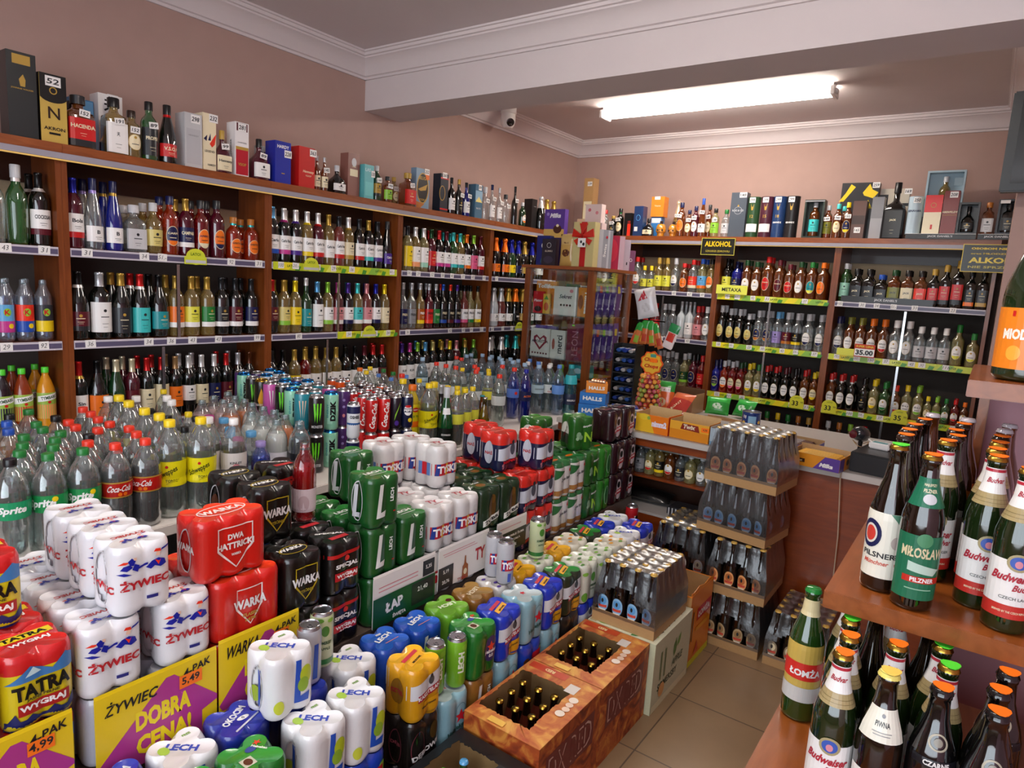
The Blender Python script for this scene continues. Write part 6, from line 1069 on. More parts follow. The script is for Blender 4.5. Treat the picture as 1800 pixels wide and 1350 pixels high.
for f, x, y, z, l in ((limec, -1.275, 1.48, LW[2]+.169+.168*0, 'lime green beer can with silver lid, taller of the pair' if 0 else 'lime green beer can beside yellow pack, front one of pair'), (limec, -1.25, 1.555, LW[2]+.169, 'lime green beer can beside green pack, rear one of pair'),
    (tysc, -1.37, 1.97, zt, 'silver beer can with red name band, standing in front'), (tysc, -1.44, 1.99, zt, 'silver beer can with red name band, behind its twin'), (somc, -1.412, 2.25, zt, 'tall pale green apple cider can standing on patterned pack'),
    (somc, -1.455, 1.32, zt, 'pale green apple cider can beside black packs'), (silc, -1.345, 1.10, zt, 'silver beer can with blue stripe between white pack and cider can')):
    if l.startswith('silver beer can with blue'): z = LW[3]
    if 'apple cider can beside' in l: x, y, z = -1.445, 1.175, zt 
    if 'blue stripe' in l: x, y, z = -1.405, 1.10, zt
    put(f(), 'beer_can', (x, y, z+.0016), R_(70), l, 'can', None)
q = at(1095, 925, .504); put(can('b81c24', [('T', 'OKOCIM', 0, .08, .014, 'white', {'rot': 90}), ('E', .01, .09, .012, .03, 'black')]), 'beer_can', (-1.41, 3.17, .3545), R_(60), 'red beer can at far end of low display', 'can')
bx = BX(.15, .2, .353, 'a07a50', kind='paper'); o = put(bx, 'carton', (-1.40, 3.205, 0), 0, 'brown carton under the single red can', 'carton')
# ---- hanging price boards
def board(y0, y1, ztop, h, base, ops, lab, lip=.06, lipc=None, X=-1.4965):
    L = y1-y0; mb = MB(); mb.box(0, -.002, -h, L, 0, 0, mat(base, 'print')).box(0, -.002, 0, L, lip*.0, .0016, mat(lipc or base, 'print'))
    mb.add([(0, -.002, 0), (L, -.002, 0), (L, .0, .010), (0, .0, .010)], [(0, 1, 2, 3)], mat(lipc or base, 'print'))
    deco(mb, ops(L, h), lambda u, v, o: (u, -.0021-o, v-h)); o = part('price_board', mb.mesh('pb', 0), None, (X, y0, ztop), R_(90)); return tag(o, lab, 'price board')
def dobra(top, price):
    def f(L, h):
        c = L*.55
        return [('P', [(.0, h*.18), (c, h*.92), (c+.02, h*.92), (L, h*.42), (L, h*.36), (L*.86, h*.30), (L*.86, 0), (L*.2, 0), (L*.2, h*.10), (.01, h*.10)], 'b0388a'),
         ('T', 'DOBRA', L*.53, h*.54, .05, 'f0d81a', {'b': .05, 'w': L*.46}), ('T', 'CENA!', L*.53, h*.24, .05, 'f0d81a', {'b': .05, 'w': L*.46}), ('T', top, L*.28, h*.84, .034, '1c1420', {'w': L*.40, 'sh': .2}), ('T', '4-PAK', L*.82, h*.90, .020, '1c1420', {'w': .07, 'sh': .2, 'rot': 8}),
         ('R', L*.66, h*.70, L*.86, h*.86, 'fluo'), ('T', price, L*.76, h*.78, .022, 'charcoal', {'w': .045})]
    return f
ZB = .676
def yX(px, z, X=-1.4965): return yat(px, X, z)
board(yX(0, .62)-.12, yX(128, .62), ZB, .19, 'e8c81c', dobra('TATRA', '4,99'), 'yellow and pink DOBRA CENA board under blue yellow packs')
board(yX(166, .62), yX(380, .62), ZB, .21, 'e8c81c', dobra('ŻYWIEC', '5,49'), 'yellow and pink DOBRA CENA board under white dancing-couple packs')
board(yX(384, .62), yX(524, .62), ZB+.008, .21, 'e8c81c', dobra('WARKA', '5,19'), 'yellow and pink DOBRA CENA board below red six-packs')
g = lambda L, h: [('R', 0, h*.62, L, h, 'ece8e4'), ('R', L*.08, h*.70, L*.7, h*.72, 'rose'), ('R', L*.08, h*.78, L*.7, h*.80, 'rose'), ('R', L*.78, h*.62, L*.98, h*.95, '202428'), ('T', '5,35', L*.88, h*.80, .016, 'white'), ('R', 0, 0, L, h*.60, '14502a'), ('O', 0, 0, .001, .001, .0005, 'white'), ('T', 'ŁAP', L*.32, h*.34, .036, 'f0f0ec', {'b': .05, 'rot': 6}), ('R', L*.6, h*.1, L*.97, h*.56, '202428'), ('T', '21,40', L*.78, h*.40, .020, 'white', {'b': .02}), ('T', 'ŚWIĘTA', L*.4, h*.1, .02, 'f0f0ec', {'b': .04})]
board(yX(655, .62), yX(764, .62), ZB, .17, 'ece8e4', g, 'white and green board reading ŁAP with prices below green packs')
g2 = lambda L, h: [('R', L*.08, h*.86, L*.7, h*.875, 'rose'), ('R', L*.1, h*.80, L*.75, h*.815, 'rose'), ('T', 'TY', L*.82, h*.5, .05, 'b02434', {'b': .03, 'w': .06}), ('R', L*.0, 0, L*.28, h*.56, '26282c'), ('T', '5,19', L*.14, h*.42, .016, 'white'), ('T', '20,76', L*.14, h*.16, .016, 'white'), ('P', [(L*.45, .0), (L*.58, .0), (L*.57, h*.35), (L*.53, h*.42), (L*.52, h*.62), (L*.50, h*.62), (L*.49, h*.42), (L*.46, h*.35)], '9a5420'), ('E', L*.515, h*.2, .010, .012, 'cream'), ('T', 'TYSKIE', L*.45, h*.06, .012, 'b02434')]
board(yX(770, .62), yX(858, .62), ZB, .15, 'ece8e4', g2, 'white board with drawn beer bottle and red TY letters')
g3 = lambda L, h: [('R', 0, .0, L, h*.66, '1c2a20'), ('R', L*.1, h*.82, L*.8, h*.84, 'rose'), ('T', 'MAŁY DUBBLE ŻUBR', L*.5, h*.52, .012, 'white', {'b': .04, 'w': L*.85}), ('T', 'KUPUJĄC CAŁĄ', L*.45, h*.34, .012, 'white', {'b': .04, 'w': L*.7}), ('T', 'ZGRZEWKĘ', L*.4, h*.16, .012, 'white', {'b': .04, 'w': L*.55})]
board(yX(872, .62), yX(924, .62), ZB, .13, 'ece8e4', g3, 'white and black board below the bison packs')
t = MB().box(-.02, -.0015, -.022, .02, 0, .022, mat('fluo', 'neon')); deco(t, [('T', '17,95', 0, .008, .012, 'charcoal', {'w': .03}), ('T', '4,49', 0, -.010, .012, 'charcoal', {'w': .025})], lambda u, v, o: (u, -.0016-o, v)); o = part('price_sticker', t.mesh('st', 0), None, (-1.4985, 1.225, .63), R_(90)); tag(o, 'small orange price sticker between two black packs', 'price sticker')
# ======================= crates on the floor ===============================
def marble(name, c1, c2, c3):
    m = bpy.data.materials.new(name); m.use_nodes = True; nt = m.node_tree; b = nt.nodes['Principled BSDF']; b.inputs['Roughness'].default_value = .5
    tc = N(m, 'ShaderNodeTexCoord'); no = N(m, 'ShaderNodeTexNoise'); no.inputs['Scale'].default_value = 14; no.inputs['Detail'].default_value = 5; no.inputs['Distortion'].default_value = 1.5
    cr = N(m, 'ShaderNodeValToRGB'); e = cr.color_ramp.elements; e[0].position = .32; e[0].color = lin(c1); e[1].position = .68; e[1].color = lin(c3); x = e.new(.5); x.color = lin(c2)
    nt.links.new(tc.outputs['Object'], no.inputs['Vector']); nt.links.new(no.outputs['Fac'], cr.inputs[0]); nt.links.new(cr.outputs[0], b.inputs['Base Color']); return m
MRED = marble('fiery_carton', '6a2010', 'a84a1c', 'd08838'); MRED2 = marble('light_fiery_carton', 'b0502a', 'c87838', 'e0a850')
def crate(x, y, w, d, h, mside, mtop, side, front, top, lab, opening=(.03, .09, .05, .05), inside='kraft', jag=True, zt=0):
    """open printed beer carton; aisle face is +X. opening = rim widths (-x, +x, -y, +y)"""
    t = thing('beer_crate', (x, y, 0), 0, lab, 'crate', 'beer crates on the floor'); T = .004
    mb = MB(); mi = mat(inside, 'paper')
    mb.box(-w/2, -d/2, 0, w/2, -d/2+T, h, mside).box(-w/2, d/2-T, 0, w/2, d/2, h, mside).box(-w/2, -d/2+T, 0, -w/2+T, d/2-T, h, mside).box(w/2-T, -d/2+T, 0, w/2, d/2-T, h, mside).box(-w/2+T, -d/2+T, 0, w/2-T, d/2-T, .004, mi)
    mb.box(-w/2+T, -d/2+T, .004, -w/2+T+.001, d/2-T, h-.002, mi).box(-w/2+T, d/2-T-.001, .004, w/2-T, d/2-T, h-.002, mi)
    deco(mb, side, lambda u, v, o: (w/2+o, u, v)); deco(mb, front, lambda u, v, o: (u, -d/2-o, v)); part('carton', mb.mesh('carton', 0), t)
    if mtop:
        a, b, c, e = opening; n = 26; tb = MB(); out = []; inn = []
        ox = [-w/2+a, w/2-b]; oy = [-d/2+c, d/2-e]; J = lambda: rb.uniform(-.004, .004) if jag else 0
        def edge(p, q, k): return [(p[0]+(q[0]-p[0])*i/k, p[1]+(q[1]-p[1])*i/k) for i in range(k)]
        O = edge((-w/2, -d/2), (w/2, -d/2), n)+edge((w/2, -d/2), (w/2, d/2), n)+edge((w/2, d/2), (-w/2, d/2), n)+edge((-w/2, d/2), (-w/2, -d/2), n)
        I = edge((ox[0], oy[0]), (ox[1], oy[0]), n)+edge((ox[1], oy[0]), (ox[1], oy[1]), n)+edge((ox[1], oy[1]), (ox[0], oy[1]), n)+edge((ox[0], oy[1]), (ox[0], oy[0]), n)
        I = [(p[0]+J(), p[1]+J()) for p in I]; m = len(O)
        tb.add([(p[0], p[1], h+.0005) for p in O]+[(p[0], p[1], h+.0005) for p in I]+[(p[0], p[1], h+.002) for p in O]+[(p[0], p[1], h+.002) for p in I],
               [(2*m+i, 2*m+(i+1) % m, 3*m+(i+1) % m, 3*m+i) for i in range(m)]+[(i, (i+1) % m, 2*m+(i+1) % m, 2*m+i) for i in range(m)]+[(m+i, m+(i+1) % m, 3*m+(i+1) % m, 3*m+i) for i in range(m)], mtop)
        deco(tb, top, lambda u, v, o: (u, v, h+.0022+o)); part('top_flap', tb.mesh('top', 0), t)
    return t
beer = lambda cap, st='crown': bottle('e', .284, .030, ('140a04', 'glass'), cap, [(.2, .45, '3a1410', 85), (.66, .80, '5a2418', None)], (), capstyle=st)
sideR = [('P', [(-.15, .13), (.15, .13), (.15, .25), (-.15, .25)], '6a1420'), ('T', 'DX RED', 0, .19, .09, 'c09a90', {'w': .27, 'b': -.01}), ('T', 'DX RED', 0, .19, .078, '6a1420', {'w': .25, 'b': .0})]
topR = [('P', [(.02, .15), (-.13, .15), (-.13, .185), (.02, .185)], 'c0401c'), ('T', 'RED', -.05, .168, .016, 'f0d8a0', {'rot': 180, 'b': .04}), ('R', .045, .10, .085, .15, 'd8d0c8'), ('E', .10, .075, .016, .016, 'e8d8c8'), ('E', .102, .045, .013, .013, 'e8c8b0'), ('E', .104, .018, .013, .013, 'e8c8b0'), ('E', .10, -.012, .016, .016, 'e8d8c8'), ('R', -.06, -.185, .0, -.16, 'e8b850')]
for y, l in ((1.725, 'fiery orange beer crate with torn open top, nearer of two'), (2.115, 'fiery orange beer crate with torn open top, beside the white crate')):
    crate(-1.045, y, .285, .386, .30, MRED, MRED2, sideR, [], topR, l, (.012, .075, .055, .075))
    for i in range(3):
        for j in range(4): put(beer('gold'), 'beer_bottle', (-1.145+i*.064, y-.14+j*.068+.01, .0048), rb.uniform(0, 6), 'dark beer bottle with gold crown cap standing inside orange crate', 'bottle', 'bottles inside the orange crates', 'nearer crate' if y < 2 else 'rear crate')
leaf = lambda x, y, s, a, c: ('P', [(x+s*cos(R_(a+b))*k, y+s*sin(R_(a+b))*k) for b, k in ((180, 1), (140, .6), (60, .5), (0, 1), (-60, .5), (-140, .6))], c)
sideS = [('R', -.185, .0, .185, .03, 'dcd8b0'), ('T', 'SOMERSBY', -.04, .09, .03, '1c3a20', {'w': .2, 'b': .02}), leaf(.02, .2, .04, 80, '4a7a38'), leaf(.06, .22, .03, 60, '6a9a40'), ('R', -.13, .12, -.115, .24, '6a7a50'), ('R', -.09, .12, -.075, .24, '6a7a50'), ('E', -.10, .07, .03, .03, 'd8a060'), ('T', 'APPLE', .05, .14, .03, '2a4a28', {'sh': .3})]
crate(-1.03, 2.51, .30, .39, .298, mat('c8c8a8', 'paper'), mat('dcdcc0', 'paper'), sideS, [leaf(-.05, .2, .04, 30, '7aa84a')], [leaf(-.08, -.165, .04, 15, '7ab04a'), leaf(.0, -.16, .035, -10, 'c8d070'), leaf(.06, -.17, .03, 50, '3a7a40'), leaf(.11, -.14, .028, 10, '8cbc50'), ('R', -.145, -.19, -.115, -.15, 'b8a880')], 'white cider crate with green leaf drawings', (.02, .02, .06, .05))
for i in range(3):
    for j in range(4): put(bottle('e', .262, .030, ('0c1a10', 'glass'), 'deepblue', [(.2, .45, 'cream', 85)], (), capstyle='crown'), 'beer_bottle', (-1.12+i*.075, 2.385+j*.075, .0048), rb.uniform(0, 6), 'dark bottle with blue star-like cap inside white cider crate', 'bottle', 'bottles inside the white crate')
sideL = [('R', -.14, 0, .14, .03, 'd8d41a'), ('R', -.05, .20, .13, .26, 'c81c1c'), ('T', 'ŁOMŻA', .04, .23, .04, 'f0e8e0', {'b': .05, 'w': .15}), ('R', -.10, .12, -.09, .26, '4a2410'), ('R', -.12, .12, -.112, .24, '4a2410'), ('R', -.05, .15, .12, .17, 'e8a020'), ('P', [(-.06, .04), (-.02, .10), (.0, .05)], 'c8402a')]
t = crate(-1.03, 2.85, .28, .275, .345, mat('e0821c', 'print'), None, sideL, [('R', -.14, 0, .14, .34, 'b88a58')], [], 'tall orange and yellow beer carton, open and empty', inside='kraft')
part('front_edge', MB().add([(.139, -.138, .345), (.139, .138, .345), (.139, .138, .352), (.139, .08, .362), (.139, .02, .354), (.139, -.05, .368), (.139, -.11, .356), (.139, -.138, .36)]+[(.1365, y, z) for y, z in ((-.138, .345), (.138, .345), (.138, .352), (.08, .362), (.02, .354), (-.05, .368), (-.11, .356), (-.138, .36))], [tuple(range(8)), tuple(range(15, 7, -1))]+[(i, (i+1) % 8, 8+(i+1) % 8, 8+i) for i in range(8)], mat('e0821c', 'print')).mesh('fe', 0), t)
crate(-1.045, 1.325, .285, .386, .245, mat('15171a', 'print'), mat('1a1d20', 'print'), [('T', '8', .05, .12, .09, 'cream', {'b': .05})], [('E', .1, .2, .012, .012, 'gold')], [('T', '8', .085, .03, .055, 'cream', {'b': .07, 'rot': -20}), ('P', [(.11, .09), (.118, .098), (.128, .09), (.12, .08)], 'gold'), ('E', .06, -.02, .012, .006, 'e8b020'), ('E', .09, -.04, .010, .006, 'e8b020'), ('T', 'LAT', .12, -.0, .016, 'lightgrey', {'rot': 70, 'b': .04})], 'black beer crate, nearly empty, with large cream figure eight', (.03, .095, .05, .05))
for x, y, c in ((-1.10, 1.43, 'sky'), (-1.12, 1.36, 'neon'), (-1.08, 1.24, 'blue')): put(bottle('e', .225, .029, ('1c5a28', 'glass'), c, [(.2, .45, 'white', 80)], (), capstyle='crown'), 'beer_bottle', (x, y, .0048), 0, f'green bottle with {dict(sky="pale blue", neon="bright green", blue="dark blue")[c]} cap inside black crate', 'bottle')
# ======================= shrink-wrapped bottle trays =======================
HAZE = mat('charcoal', 'haze')
def beertray(nx, ny, lc, hole):
    key = ('bt', nx, ny, lc, hole)
    if key in PROTO: return PROTO[key]
    p = .0665; w, d = nx*p+.006, ny*p+.006; hw, hd = w/2, d/2
    tr = MB(); mk = mat('b08a5c', 'paper'); tr.box(-hw, -hd, 0, hw, hd, .004, mk).box(-hw, -hd, .004, hw, -hd+.003, .052, mk).box(-hw, hd-.003, .004, hw, hd, .052, mk).box(-hw, -hd+.003, .004, -hw+.003, hd-.003, .052, mk).box(hw-.003, -hd+.003, .004, hw, hd-.003, .052, mk)
    fm = MB(); vs = []; n = 16
    prof = [(.040, 1.010), (.052, 1.008), (.09, 1.0), (.12, .995), (.145, .975), (.165, .945), (.185, .915), (.21, .885), (.232, .868), (.246, .86), (.2525, .835)]
    if hole: prof = sorted(prof+[(.06+.012*i, 1.004-.0006*i) for i in range(1, 6)]+[(.155, .96), (.175, .93)])
    sides = [((-1, -1), (1, -1)), ((1, -1), (1, 1)), ((1, 1), (-1, 1)), ((-1, 1), (-1, -1))]; cnt = []
    for z, s in prof:
        k = max(0, (z-.12)/.13)
        for si, (a, b) in enumerate(sides):
            nn = nx if si % 2 == 0 else ny
            for i in range(n):
                f = i/n; x = a[0]+(b[0]-a[0])*f; y = a[1]+(b[1]-a[1])*f
                pl = (1-abs(cos(pi*f*nn)))*.010*k
                x2, y2 = x*hw*(1-(1-s)*1.0), y*hd*(1-(1-s)*1.0)
                nx_, ny_ = [(0, -1), (1, 0), (0, 1), (-1, 0)][si]
                q = -pl+(random.random()-.5)*.0015
                vs.append((x2+nx_*q, y2+ny_*q, z))
    M = 4*n; fs = []
    for j in range(len(prof)-1):
        zm = (prof[j][0]+prof[j+1][0])/2
        for i in range(M):
            si, f = i//n, (i % n+.5)/n
            if hole and si in (0, 2) and ((f-.45)/.36)**2+((max(zm, .06)-.06)/.105)**2 < 1 and zm > .05: continue
            fs.append((j*M+i, j*M+(i+1) % M, (j+1)*M+(i+1) % M, (j+1)*M+i))
    fm.add(vs, fs, HAZE)
    # crinkled top with a bump over every cap
    g = 5; NX, NY = nx*g, ny*g; tv = []; sx, sy = hw*prof[-1][1], hd*prof[-1][1]
    for j in range(NY+1):
        for i in range(NX+1):
            x, y = -sx+2*sx*i/NX, -sy+2*sy*j/NY; cx = min(max(round((x+hw)/p-.5), 0), nx-1); cy = min(max(round((y+hd)/p-.5), 0), ny-1)
            dd = math.hypot(x*1.1-((cx+.5)*p-nx*p/2), y*1.1-((cy+.5)*p-ny*p/2)); e = (i in (0, NX) or j in (0, NY))
            tv.append((x, y, .2525 if e else .2525+.005*max(0, 1-(dd/.022)**2)-.006*min(1, max(0, dd-.018)/.02)))
    fm.add(tv, [(j*(NX+1)+i, j*(NX+1)+i+1, (j+1)*(NX+1)+i+1, (j+1)*(NX+1)+i) for j in range(NY) for i in range(NX)], HAZE)
    nb = bottle('e', .25, .0315, ('120b08', 'glass'), 'c8a04a', [(.14, .46, '1a100c', 60)], [(0, 'E', 0, .04, .024, .038, lc), (0, 'E', 0, .05, .016, .018, {'8ab8dc': '5a9ad0', 'e6a468': 'c87a48', 'e6a468': 'b86a38', 'b8a078': '9a7a50'}.get(lc, 'cream')), (0, 'E', 0, .052, .005, .009, 'charcoal'), (0, 'R', -.018, .022, .018, .033, 'c84a3a'), (0, 'R', -.014, .008, .014, .016, 'e8e0d8')], capstyle='crown')
    PROTO[key] = (tr.mesh('tray', 0), fm.mesh('film', 60), nb, [((i-(nx-1)/2)*p, (j-(ny-1)/2)*p) for i in range(nx) for j in range(ny)]); return PROTO[key]
def put_tray(x, y, z, nx, ny, lc, hole, lab, rot=0):
    tr, fm, nb, pos = beertray(nx, ny, lc, hole); t = thing('wrapped_beer_tray', (x, y, z+.0006), R_(rot), lab, 'beer tray', 'film-wrapped trays of beer bottles')
    part('cardboard_tray', tr, t); part('shrink_film', fm, t)
    for px, py in pos:
        b = part('bottle', nb[0][1], t, (px, py, .0048), R_(rb.uniform(-25, 25)))
        for q in nb[1:]: part(q[0], q[1], b)
ZT = .2605
put_tray(-.800, 3.185, 0, 4, 5, 'b8a078', True, 'film-wrapped beer tray on the floor with beige labels under orange labelled trays'); put_tray(-.800, 3.185, ZT, 4, 5, 'e6a468', True, 'film-wrapped beer tray with orange labels and arched opening, second from the floor')
put_tray(-.845, 3.20, 2*ZT, 5, 4, '8ab8dc', False, 'film-wrapped beer tray with light blue labels, third from the floor', -8); put_tray(-.825, 3.17, 3*ZT, 5, 4, 'e6a468', False, 'film-wrapped beer tray with orange labels on top of tallest pile', -6)
put_tray(-1.095, 3.215, 0, 4, 5, 'b8a078', True, 'film-wrapped beer tray on the floor behind empty orange carton'); put_tray(-1.095, 3.215, ZT, 4, 5, 'e0dcd8', True, 'film-wrapped beer tray with white labels beside tallest pile')
put_tray(-.505, 3.185, 0, 4, 5, '9a8a70', True, 'single film-wrapped beer tray on the floor before counter panel')
put_tray(-1.035, 2.50, .3006, 4, 5, '8ab8dc', True, 'film-wrapped beer tray with light blue labels on white cider crate')
# ======================= beers on the stepped shelf ========================
def stick(ps, c, h, r=.0135):
    k = ('stk', id(ps), c)
    if k not in PROTO:
        mb = MB(); vs = []; n = 14
        for i in range(n): a = 2*pi*i/n; q = r*(1+.12*sin(3*a)); vs.append((q*cos(a)+.002, q*sin(a), .0))
        mb.add([(x, y, z+h+.0012) for z in (0, .0012) for x, y, _ in vs], [tuple(range(n))[::-1], tuple(range(n, 2*n))]+[(i, (i+1) % n, n+(i+1) % n, n+i) for i in range(n)], mat(c, 'neon')); PROTO[k] = ps+[('price_sticker', mb.mesh('st', 0), [])]
    return PROTO[k]
BH, BR = .265, .0325
def bb(glass, cap, labs, ops, kind='e', h=BH, r=BR, capstyle='crown'): return bottle(kind, h, r, glass, cap, labs, ops, capstyle=capstyle, seg=28)
SH['n'] = ([(0, 0), (.85, 0), (.97, .01), (1, .03), (1, .56), (.97, .61), (.84, .68), (.62, .76), (.47, .83), (.42, .90), (.41, .945), (.45, .95), (.45, .972), (.40, .978), (.40, 1)], .965, .50)
GR = ('16240c', 'glass'); BRN = ('160c06', 'glass')
paul = bb(BRN, 'gold', [(.10, .55, 'e8e4d4', 88)], [(0, 'P', [(-.0, .119), (.05, .119), (.05, .085), (.035, .10), (.02, .095), (.01, .108)], '5a8a70'), (0, 'E', -.030, .078, .020, .026, 'navy'), (0, 'E', -.030, .078, .013, .018, 'd8d4c8'), (0, 'E', -.030, .078, .010, .014, 'c83c30'), (0, 'E', .015, .068, .010, .012, 'c0b0a8'), (0, 'T', 'PILSNER', -.012, .042, .010, 'charcoal', {'b': .02, 'w': .055}), (0, 'T', 'Münchner', -.014, .028, .008, 'c85040', {'sh': .2, 'w': .04})])
milo = bb(BRN, 'gold', [(.08, .50, '1c6a4a', 80), (.68, .86, '1a6a4c', 80)], [(0, 'E', 0, .104, .012, .012, '4a8a60'), (0, 'T', 'MIŁOSŁAW', 0, .082, .018, 'd8c8a0', {'b': .03, 'w': .066, 'arc': -.12}), (0, 'P', [(-.02, .05), (.02, .044), (.03, .055), (.0, .062), (-.02, .066)], 'b8d0c0'), (0, 'R', -.026, .030, .034, .041, 'c02c20'), (0, 'T', 'PILZNER', .004, .0355, .0075, 'white', {'b': .03, 'w': .036}), (0, 'R', -.02, .018, .02, .020, '8ab89a'), (1, 'T', 'NAJLEPSZY', 0, .036, .0055, 'cream', {'w': .022}), (1, 'T', 'PILZNER', 0, .027, .006, 'cream', {'w': .02}), (1, 'E', 0, .014, .0085, .0085, 'lightgrey')], kind='n')
budo = [(0, 'R', -.048, 0, .048, .022, 'c03028'), (0, 'T', 'BREWED BY THE CZECH REPUBLIC', 0, .011, .0035, 'cream', {'w': .05}), (0, 'T', 'CZECH LAGER', .004, .034, .005, '6a6a6a', {'w': .046}), (0, 'T', 'Budvar', .014, .052, .011, 'b02838', {'sh': .3, 'b': .03, 'w': .032}), (0, 'T', 'Budweiser', -.001, .068, .014, 'b02838', {'sh': .3, 'b': .035, 'w': .062, 'arc': -.1}), (0, 'E', .0, .093, .0155, .0145, 'a89a70'), (0, 'E', .0, .093, .0115, .0105, '3a5ab0'), (0, 'E', .0, .091, .005, .006, 'd88a98'), (1, 'R', -.05, .036, .05, .041, 'b82c3c'), (1, 'T', 'Budvar', .0, .022, .009, 'b02838', {'sh': .3, 'b': .03, 'w': .024}), (2, 'R', -.05, .006, .05, .0065, '6a5a30'), (2, 'R', -.05, .012, .05, .0125, '6a5a30')]
budv = bb(GR, 'gold', [(.10, .46, 'ece8e4', 86), (.77, .93, 'ece8e4', 150), (.69, .77, 'a89468', 150)], budo, kind='n')
budv2 = budv
brown = bb(BRN, '2a1c14', [(.10, .42, '3a2a20', 80)], [])
brown2 = bb(('5a2c10', 'glass'), 'c0b8c0', [(.10, .46, 'd8782a', 80)], [])
piwo = bb(BRN, 'e8d870', [(.08, .42, 'e8e4dc', 74), (.62, .80, 'e8e4d4', 70)], [(0, 'T', 'Piwo', -.004, .066, .022, '1c2440', {'b': .0, 'w': .042, 'sh': .1}), (0, 'T', 'miodowe', .0, .042, .012, '1c2440', {'w': .044, 'sh': .1}), (1, 'T', 'PIWNA', 0, .026, .008, 'charcoal', {'w': .020}), (1, 'R', -.012, .014, .012, .015, 'grey'), (1, 'R', -.010, .010, .010, .011, 'grey'), (1, 'E', 0, .038, .003, .003, 'grey')], kind='n')
czar = bb(('0c0b0c', 'glass'), 'black', [(.08, .36, '1c1c24', 80), (.58, .625, '14141a', 60)], [(1, 'T', 'CZARNE', 0, .006, .008, 'e0dcd8', {'b': .04, 'w': .034}), (0, 'T', 'CZARNE', 0, .045, .012, 'c8c4c0', {'b': .03, 'w': .04})], kind='n')
def em(ps):
    mb = MB(); o = outline('n', BH, BR); deco(mb, [('O', 0, .72*BH, .011, .012, .0025, 'a8a08c'), ('E', 0, .72*BH, .005, .006, '8a8478')], lambda u, v, f: (rad(o, v)*sin(u/.02), -(rad(o, v)+f)*cos(u/.02), v), step=.004, base=.001); return ps+[('emblem', mb.mesh('em', 0), [])]
czar = em(czar)
lomz = bb(('1c3a10', 'glass'), 'green', [(.16, .60, 'c8a850', 80), (.80, .92, 'd8c89a', None)], [(0, 'R', -.05, .045, .05, .08, 'd02c24'), (0, 'T', 'ŁOMŻA', .004, .062, .018, 'white', {'b': .04, 'w': .06}), (0, 'R', -.05, .0, .05, .03, 'c8c4c0')], kind='n')
def shelfbeer(lst, z, place):
    P = [[*at(px, py, z+BH)[:2], ps, c, l, .033] for px, py, ps, c, l in lst]
    for _ in range(50):
        for i in range(len(P)):
            for j in range(i):
                dx, dy = P[i][0]-P[j][0], P[i][1]-P[j][1]; L = math.hypot(dx, dy) or 1e-4
                if L < .0675: e = (.0675-L)/2*1.02; dx, dy = dx/L*e, dy/L*e; P[i][0] += dx; P[i][1] += dy; P[j][0] -= dx; P[j][1] -= dy
            if z > 1.1: P[i][0] = max(P[i][0], -.178+.036); P[i][1] = min(max(P[i][1], 1.255+.036), 1.815)
            else: P[i][0] = max(P[i][0], -.245+.036); P[i][1] = min(P[i][1], 1.58)
    for x, y, ps, c, l, _ in P:
        a = math.atan2(x-0, y)   # labels roughly face the aisle
        put(stick(ps, c, BH) if c else ps, 'beer_bottle', (x, y, z), R_(10+rb.uniform(-8, 8)), l, 'bottle', 'beer bottles on the stepped shelf', place)
shelfbeer([(1583, 783, paul, 'neon', 'brown pilsner bottle with cream label and navy red roundel, green stickered gold cap'), (1639, 800, milo, 'fluo', 'brown beer bottle with broad green label and red stripe'), (1755, 803, budv, 'fluo', 'green lager bottle with white and red label, gold cap, front of its rank'), (1812, 826, budv, 'fluo', 'green lager bottle with white and red label cut by picture edge'),
 (1664, 775, budv, 'fluo', 'green lager bottle with white neck label behind the green labelled beer'), (1752, 790, budv, 'fluo', 'green lager bottle second in its rank'), (1755, 778, budv, 'fluo', 'green lager bottle third in its rank'), (1594, 765, brown, 'fluo', 'dark brown beer bottle with orange sticker'), (1597, 756, brown, 'fluo', 'dark brown beer bottle with orange sticker'), (1608, 747, brown, 'fluo', 'dark brown beer bottle with orange sticker'),
 (1625, 738, brown, 'fluo', 'dark brown beer bottle with orange sticker'), (1641, 727, brown2, None, 'amber beer bottle with silvery cap and orange label'), (1684, 766, brown, 'fluo', 'dark brown beer bottle with orange sticker'), (1680, 758, brown, 'fluo', 'dark brown beer bottle with orange sticker'), (1694, 746, brown, 'fluo', 'dark brown beer bottle with orange sticker'), (1706, 722, brown2, None, 'amber beer bottle with silvery cap and orange label'), (1760, 768, brown, 'fluo', 'dark brown beer bottle with orange sticker'), (1767, 755, brown2, None, 'amber beer bottle with silvery cap and orange label'), (1775, 738, brown2, None, 'amber beer bottle with silvery cap and orange label')], 1.14, 'on upper step')
